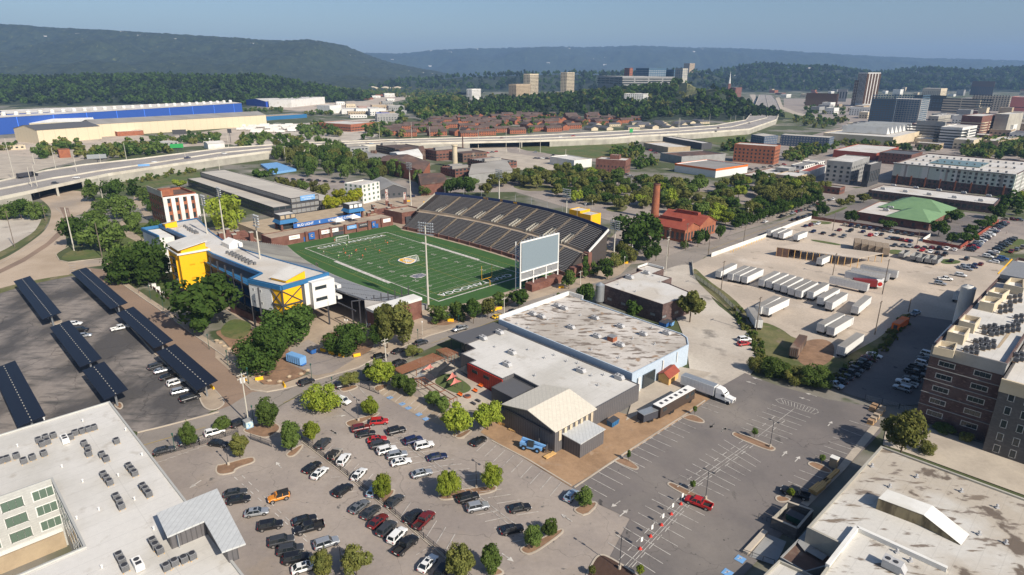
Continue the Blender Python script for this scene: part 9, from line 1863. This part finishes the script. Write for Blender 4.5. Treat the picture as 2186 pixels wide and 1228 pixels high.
def woods(name,pts,mts,seed):
 rnd=np.random.RandomState(seed);me0=[crown_mesh('c',random.Random(seed+i),.5,.45,.52,7,.13,150,'round')[0] for i in range(3)]
 T0=[]
 for m in me0: a=np.empty(len(m.vertices)*3);m.vertices.foreach_get('co',a);T0.append(a.reshape(-1,3));bpy.data.meshes.remove(m)
 V,mi=[],[]
 for i,(x,y,z,h) in enumerate(pts):
  t=T0[i % 3];a=rnd.rand()*6.28;c,s=cos(a),sin(a);v=t*np.array([h*.95,h*.95,h]);v=np.stack([v[:,0]*c-v[:,1]*s+x,v[:,0]*s+v[:,1]*c+y,v[:,2]+z-.5],1);V.append(v);mi.append(np.full(len(t)//4,rnd.randint(0,len(mts))))
 V=np.concatenate(V);mi=np.concatenate(mi);n=len(V)//4;me=bpy.data.meshes.new(name);me.vertices.add(len(V));me.vertices.foreach_set('co',V.ravel());me.loops.add(n*4);me.loops.foreach_set('vertex_index',np.arange(n*4));me.polygons.add(n);me.polygons.foreach_set('loop_start',np.arange(n)*4);me.polygons.foreach_set('loop_total',np.full(n,4));me.polygons.foreach_set('material_index',mi)
 for m in mts: me.materials.append(m)
 me.update();me.validate();put(name,me,kind='stuff',label=None)
def sc(V,poly,n,hs,seed,dm=7): return [(x,y,HZ(x,y),h) for x,y,h,t in scatter(V,poly,n,hs,seed,dm)]
def scr(rg,n,x0,x1,y0,y1,hs,seed):
 rnd=random.Random(seed);o=[]
 for _ in range(n*3):
  x,y=rnd.uniform(x0,x1),rnd.uniform(y0,y1);X,Y=PJ((x,y,20))
  if -150 < X < 2350 and rg.z(x,y) > 1 and not (rg is R5 and 1450 < X < 1520 and 1490 < y < 1745): o.append((x,y,rg.z(x,y),rnd.uniform(*hs)))
  if len(o) >=n: break
 return o
woods('hillside_woods',scr(R4,3000,-2300,200,1640,2300,(14,24),1)+scr(R5,1100,-250,900,1190,1800,(12,20),2)+scr(R3,2200,600,3400,3200,4350,(20,34),3)+scr(R6,500,-700,1200,3000,3650,(20,32),4),[leafmat('foliage_far_woods',(.026,.042,.018),(.045,.062,.026)),LEAF[1]],1)
w2=[]
for i,(V,poly,n,hs) in enumerate(((vC,[(480,620),(520,560),(760,520),(900,560),(860,680),(700,690),(450,730)],120,(14,22)),(vC,[(860,580),(1300,540),(1800,560),(2186,560),(2186,640),(1900,640),(1560,610),(1250,640),(1000,680),(850,650)],190,(12,20)),(h9,[(400,450),(700,380),(900,400),(1000,440),(1230,480),(1230,530),(1000,520),(700,510),(500,500)],90,(12,18)),(vB,[(180,930),(300,850),(540,830),(560,920),(400,940)],26,(8,13)),(vB,[(560,940),(700,880),(900,850),(1130,880),(1130,905),(700,940)],48,(9,14)),(vB,[(990,815),(1200,800),(1450,790),(1500,830),(1300,840),(1000,840)],36,(7,12)),(vB,[(1570,880),(1620,800),(1900,790),(2100,800),(2000,830),(1750,850)],40,(8,13)),
 (vC,[(410,790),(420,740),(700,690),(900,650),(1500,650),(2040,650),(2060,690),(1480,760),(900,790)],95,(8,13)),
 (ha,[(640,420),(850,360),(960,400),(1060,480),(700,470)],36,(9,15)),(ha,[(1220,500),(1300,380),(1480,380),(1480,480),(1640,490)],40,(8,14)),(ha,[(160,235),(520,235),(520,255),(180,250)],30,(8,12)),(ha,[(720,270),(960,265),(960,280),(740,285)],18,(8,12)),(ha,[(900,120),(1600,75),(2186,90),(1700,130),(1300,110)],110,(12,20)),(vC,[(0,500),(250,480),(900,470),(900,500),(400,510),(100,540)],130,(12,20)),(vC,[(-700,430),(0,420),(1000,400),(1250,400),(1250,430),(500,450),(0,470)],200,(14,22)),
 (vD,[(340,560),(550,480),(560,560),(520,590),(360,590)],30,(8,13)),(vD,[(780,600),(900,580),(1130,610),(1140,640),(960,665),(870,640)],44,(9,14)),(vD,[(760,820),(860,760),(1080,740),(1420,760),(1700,790),(1680,800),(1350,775),(1080,770),(880,850),(760,850)],90,(7,11)),(vD,[(1800,800),(1900,740),(2300,740),(2300,850),(1830,830)],90,(9,15)),(vD,[(350,780),(500,730),(540,760),(470,800)],20,(8,12)),(vD,[(620,380),(1200,385),(1900,390),(2186,385),(2186,400),(1300,410),(640,400)],300,(14,22)),(vD,[(500,460),(560,420),(610,400),(620,390),(430,400)],40,(12,18)),(vD,[(880,560),(900,470),(960,560),(1130,540),(1150,570),(950,590)],30,(8,14)),
 (h1,[(1250,140),(1450,100),(1900,20),(2078,20),(1500,130),(1280,175)],50,(3,6)),(vC,[(1880,925),(1900,880),(2080,870),(2110,930),(2000,945)],22,(8,12)),(vC,[(2000,960),(2186,950),(2186,1000),(2050,1010)],14,(7,10)),(vB,[(-200,900),(0,860),(100,850),(50,900)],10,(7,10)),(vD,[(-40,420),(300,450),(330,420),(-40,400)],60,(12,18)))): w2 +=sc(V,poly,n,hs,40+i,6)
woods('woods',w2,[LEAF[0],LEAF[1],LEAF[3]],9)
rnd=random.Random(3);wp=[(*g8(*p).xy,) for p in ((250,720),(400,1000),(560,1120),(800,1180),(1130,960),(1260,790))]
woods('weeds',[(a[0]+(b_[0]-a[0])*t+rnd.uniform(-2,2),a[1]+(b_[1]-a[1])*t+rnd.uniform(-2,2),.2,rnd.uniform(1,2.6)) for a,b_ in zip(wp,wp[1:]) for t in [rnd.random() for _ in range(45)]],[LEAF[3],LEAF[0]],4)
for i in range(70):
 rg=(R1,R2,R3)[i % 3];x=rg.c[1].x+(rg.c[-2].x-rg.c[1].x)*rnd.random();dz=rnd.uniform(.15,.21) if i % 3==0 else rnd.uniform(.1,.6);y=rg.D-rg.f*dz;s=(.8,1.6,.6)[i % 3];z=rg.z(x,y);r=thing('hillside_house','tiny pale house among the trees on the distant %s' % ('left mountain rim','long blue ridge','green hills behind downtown')[i % 3],'house',(x,y,z),None,'distant houses on the hills',s);put('wall',ACM.setdefault('hh',MB().box(-14,14,-7,7,-6,9).mesh('wall',[M['whitew']])),r);put('roof',ACM.setdefault('hr',MB().add([(-15,-8,9),(15,-8,9),(15,8,9),(-15,8,9),(-14,0,13),(14,0,13)],[(0,1,5,4),(2,3,4,5),(1,2,5),(3,0,4)]) or MB().box(-15,15,-8,8,9,11).mesh('roof',[M['roofg']])),r)
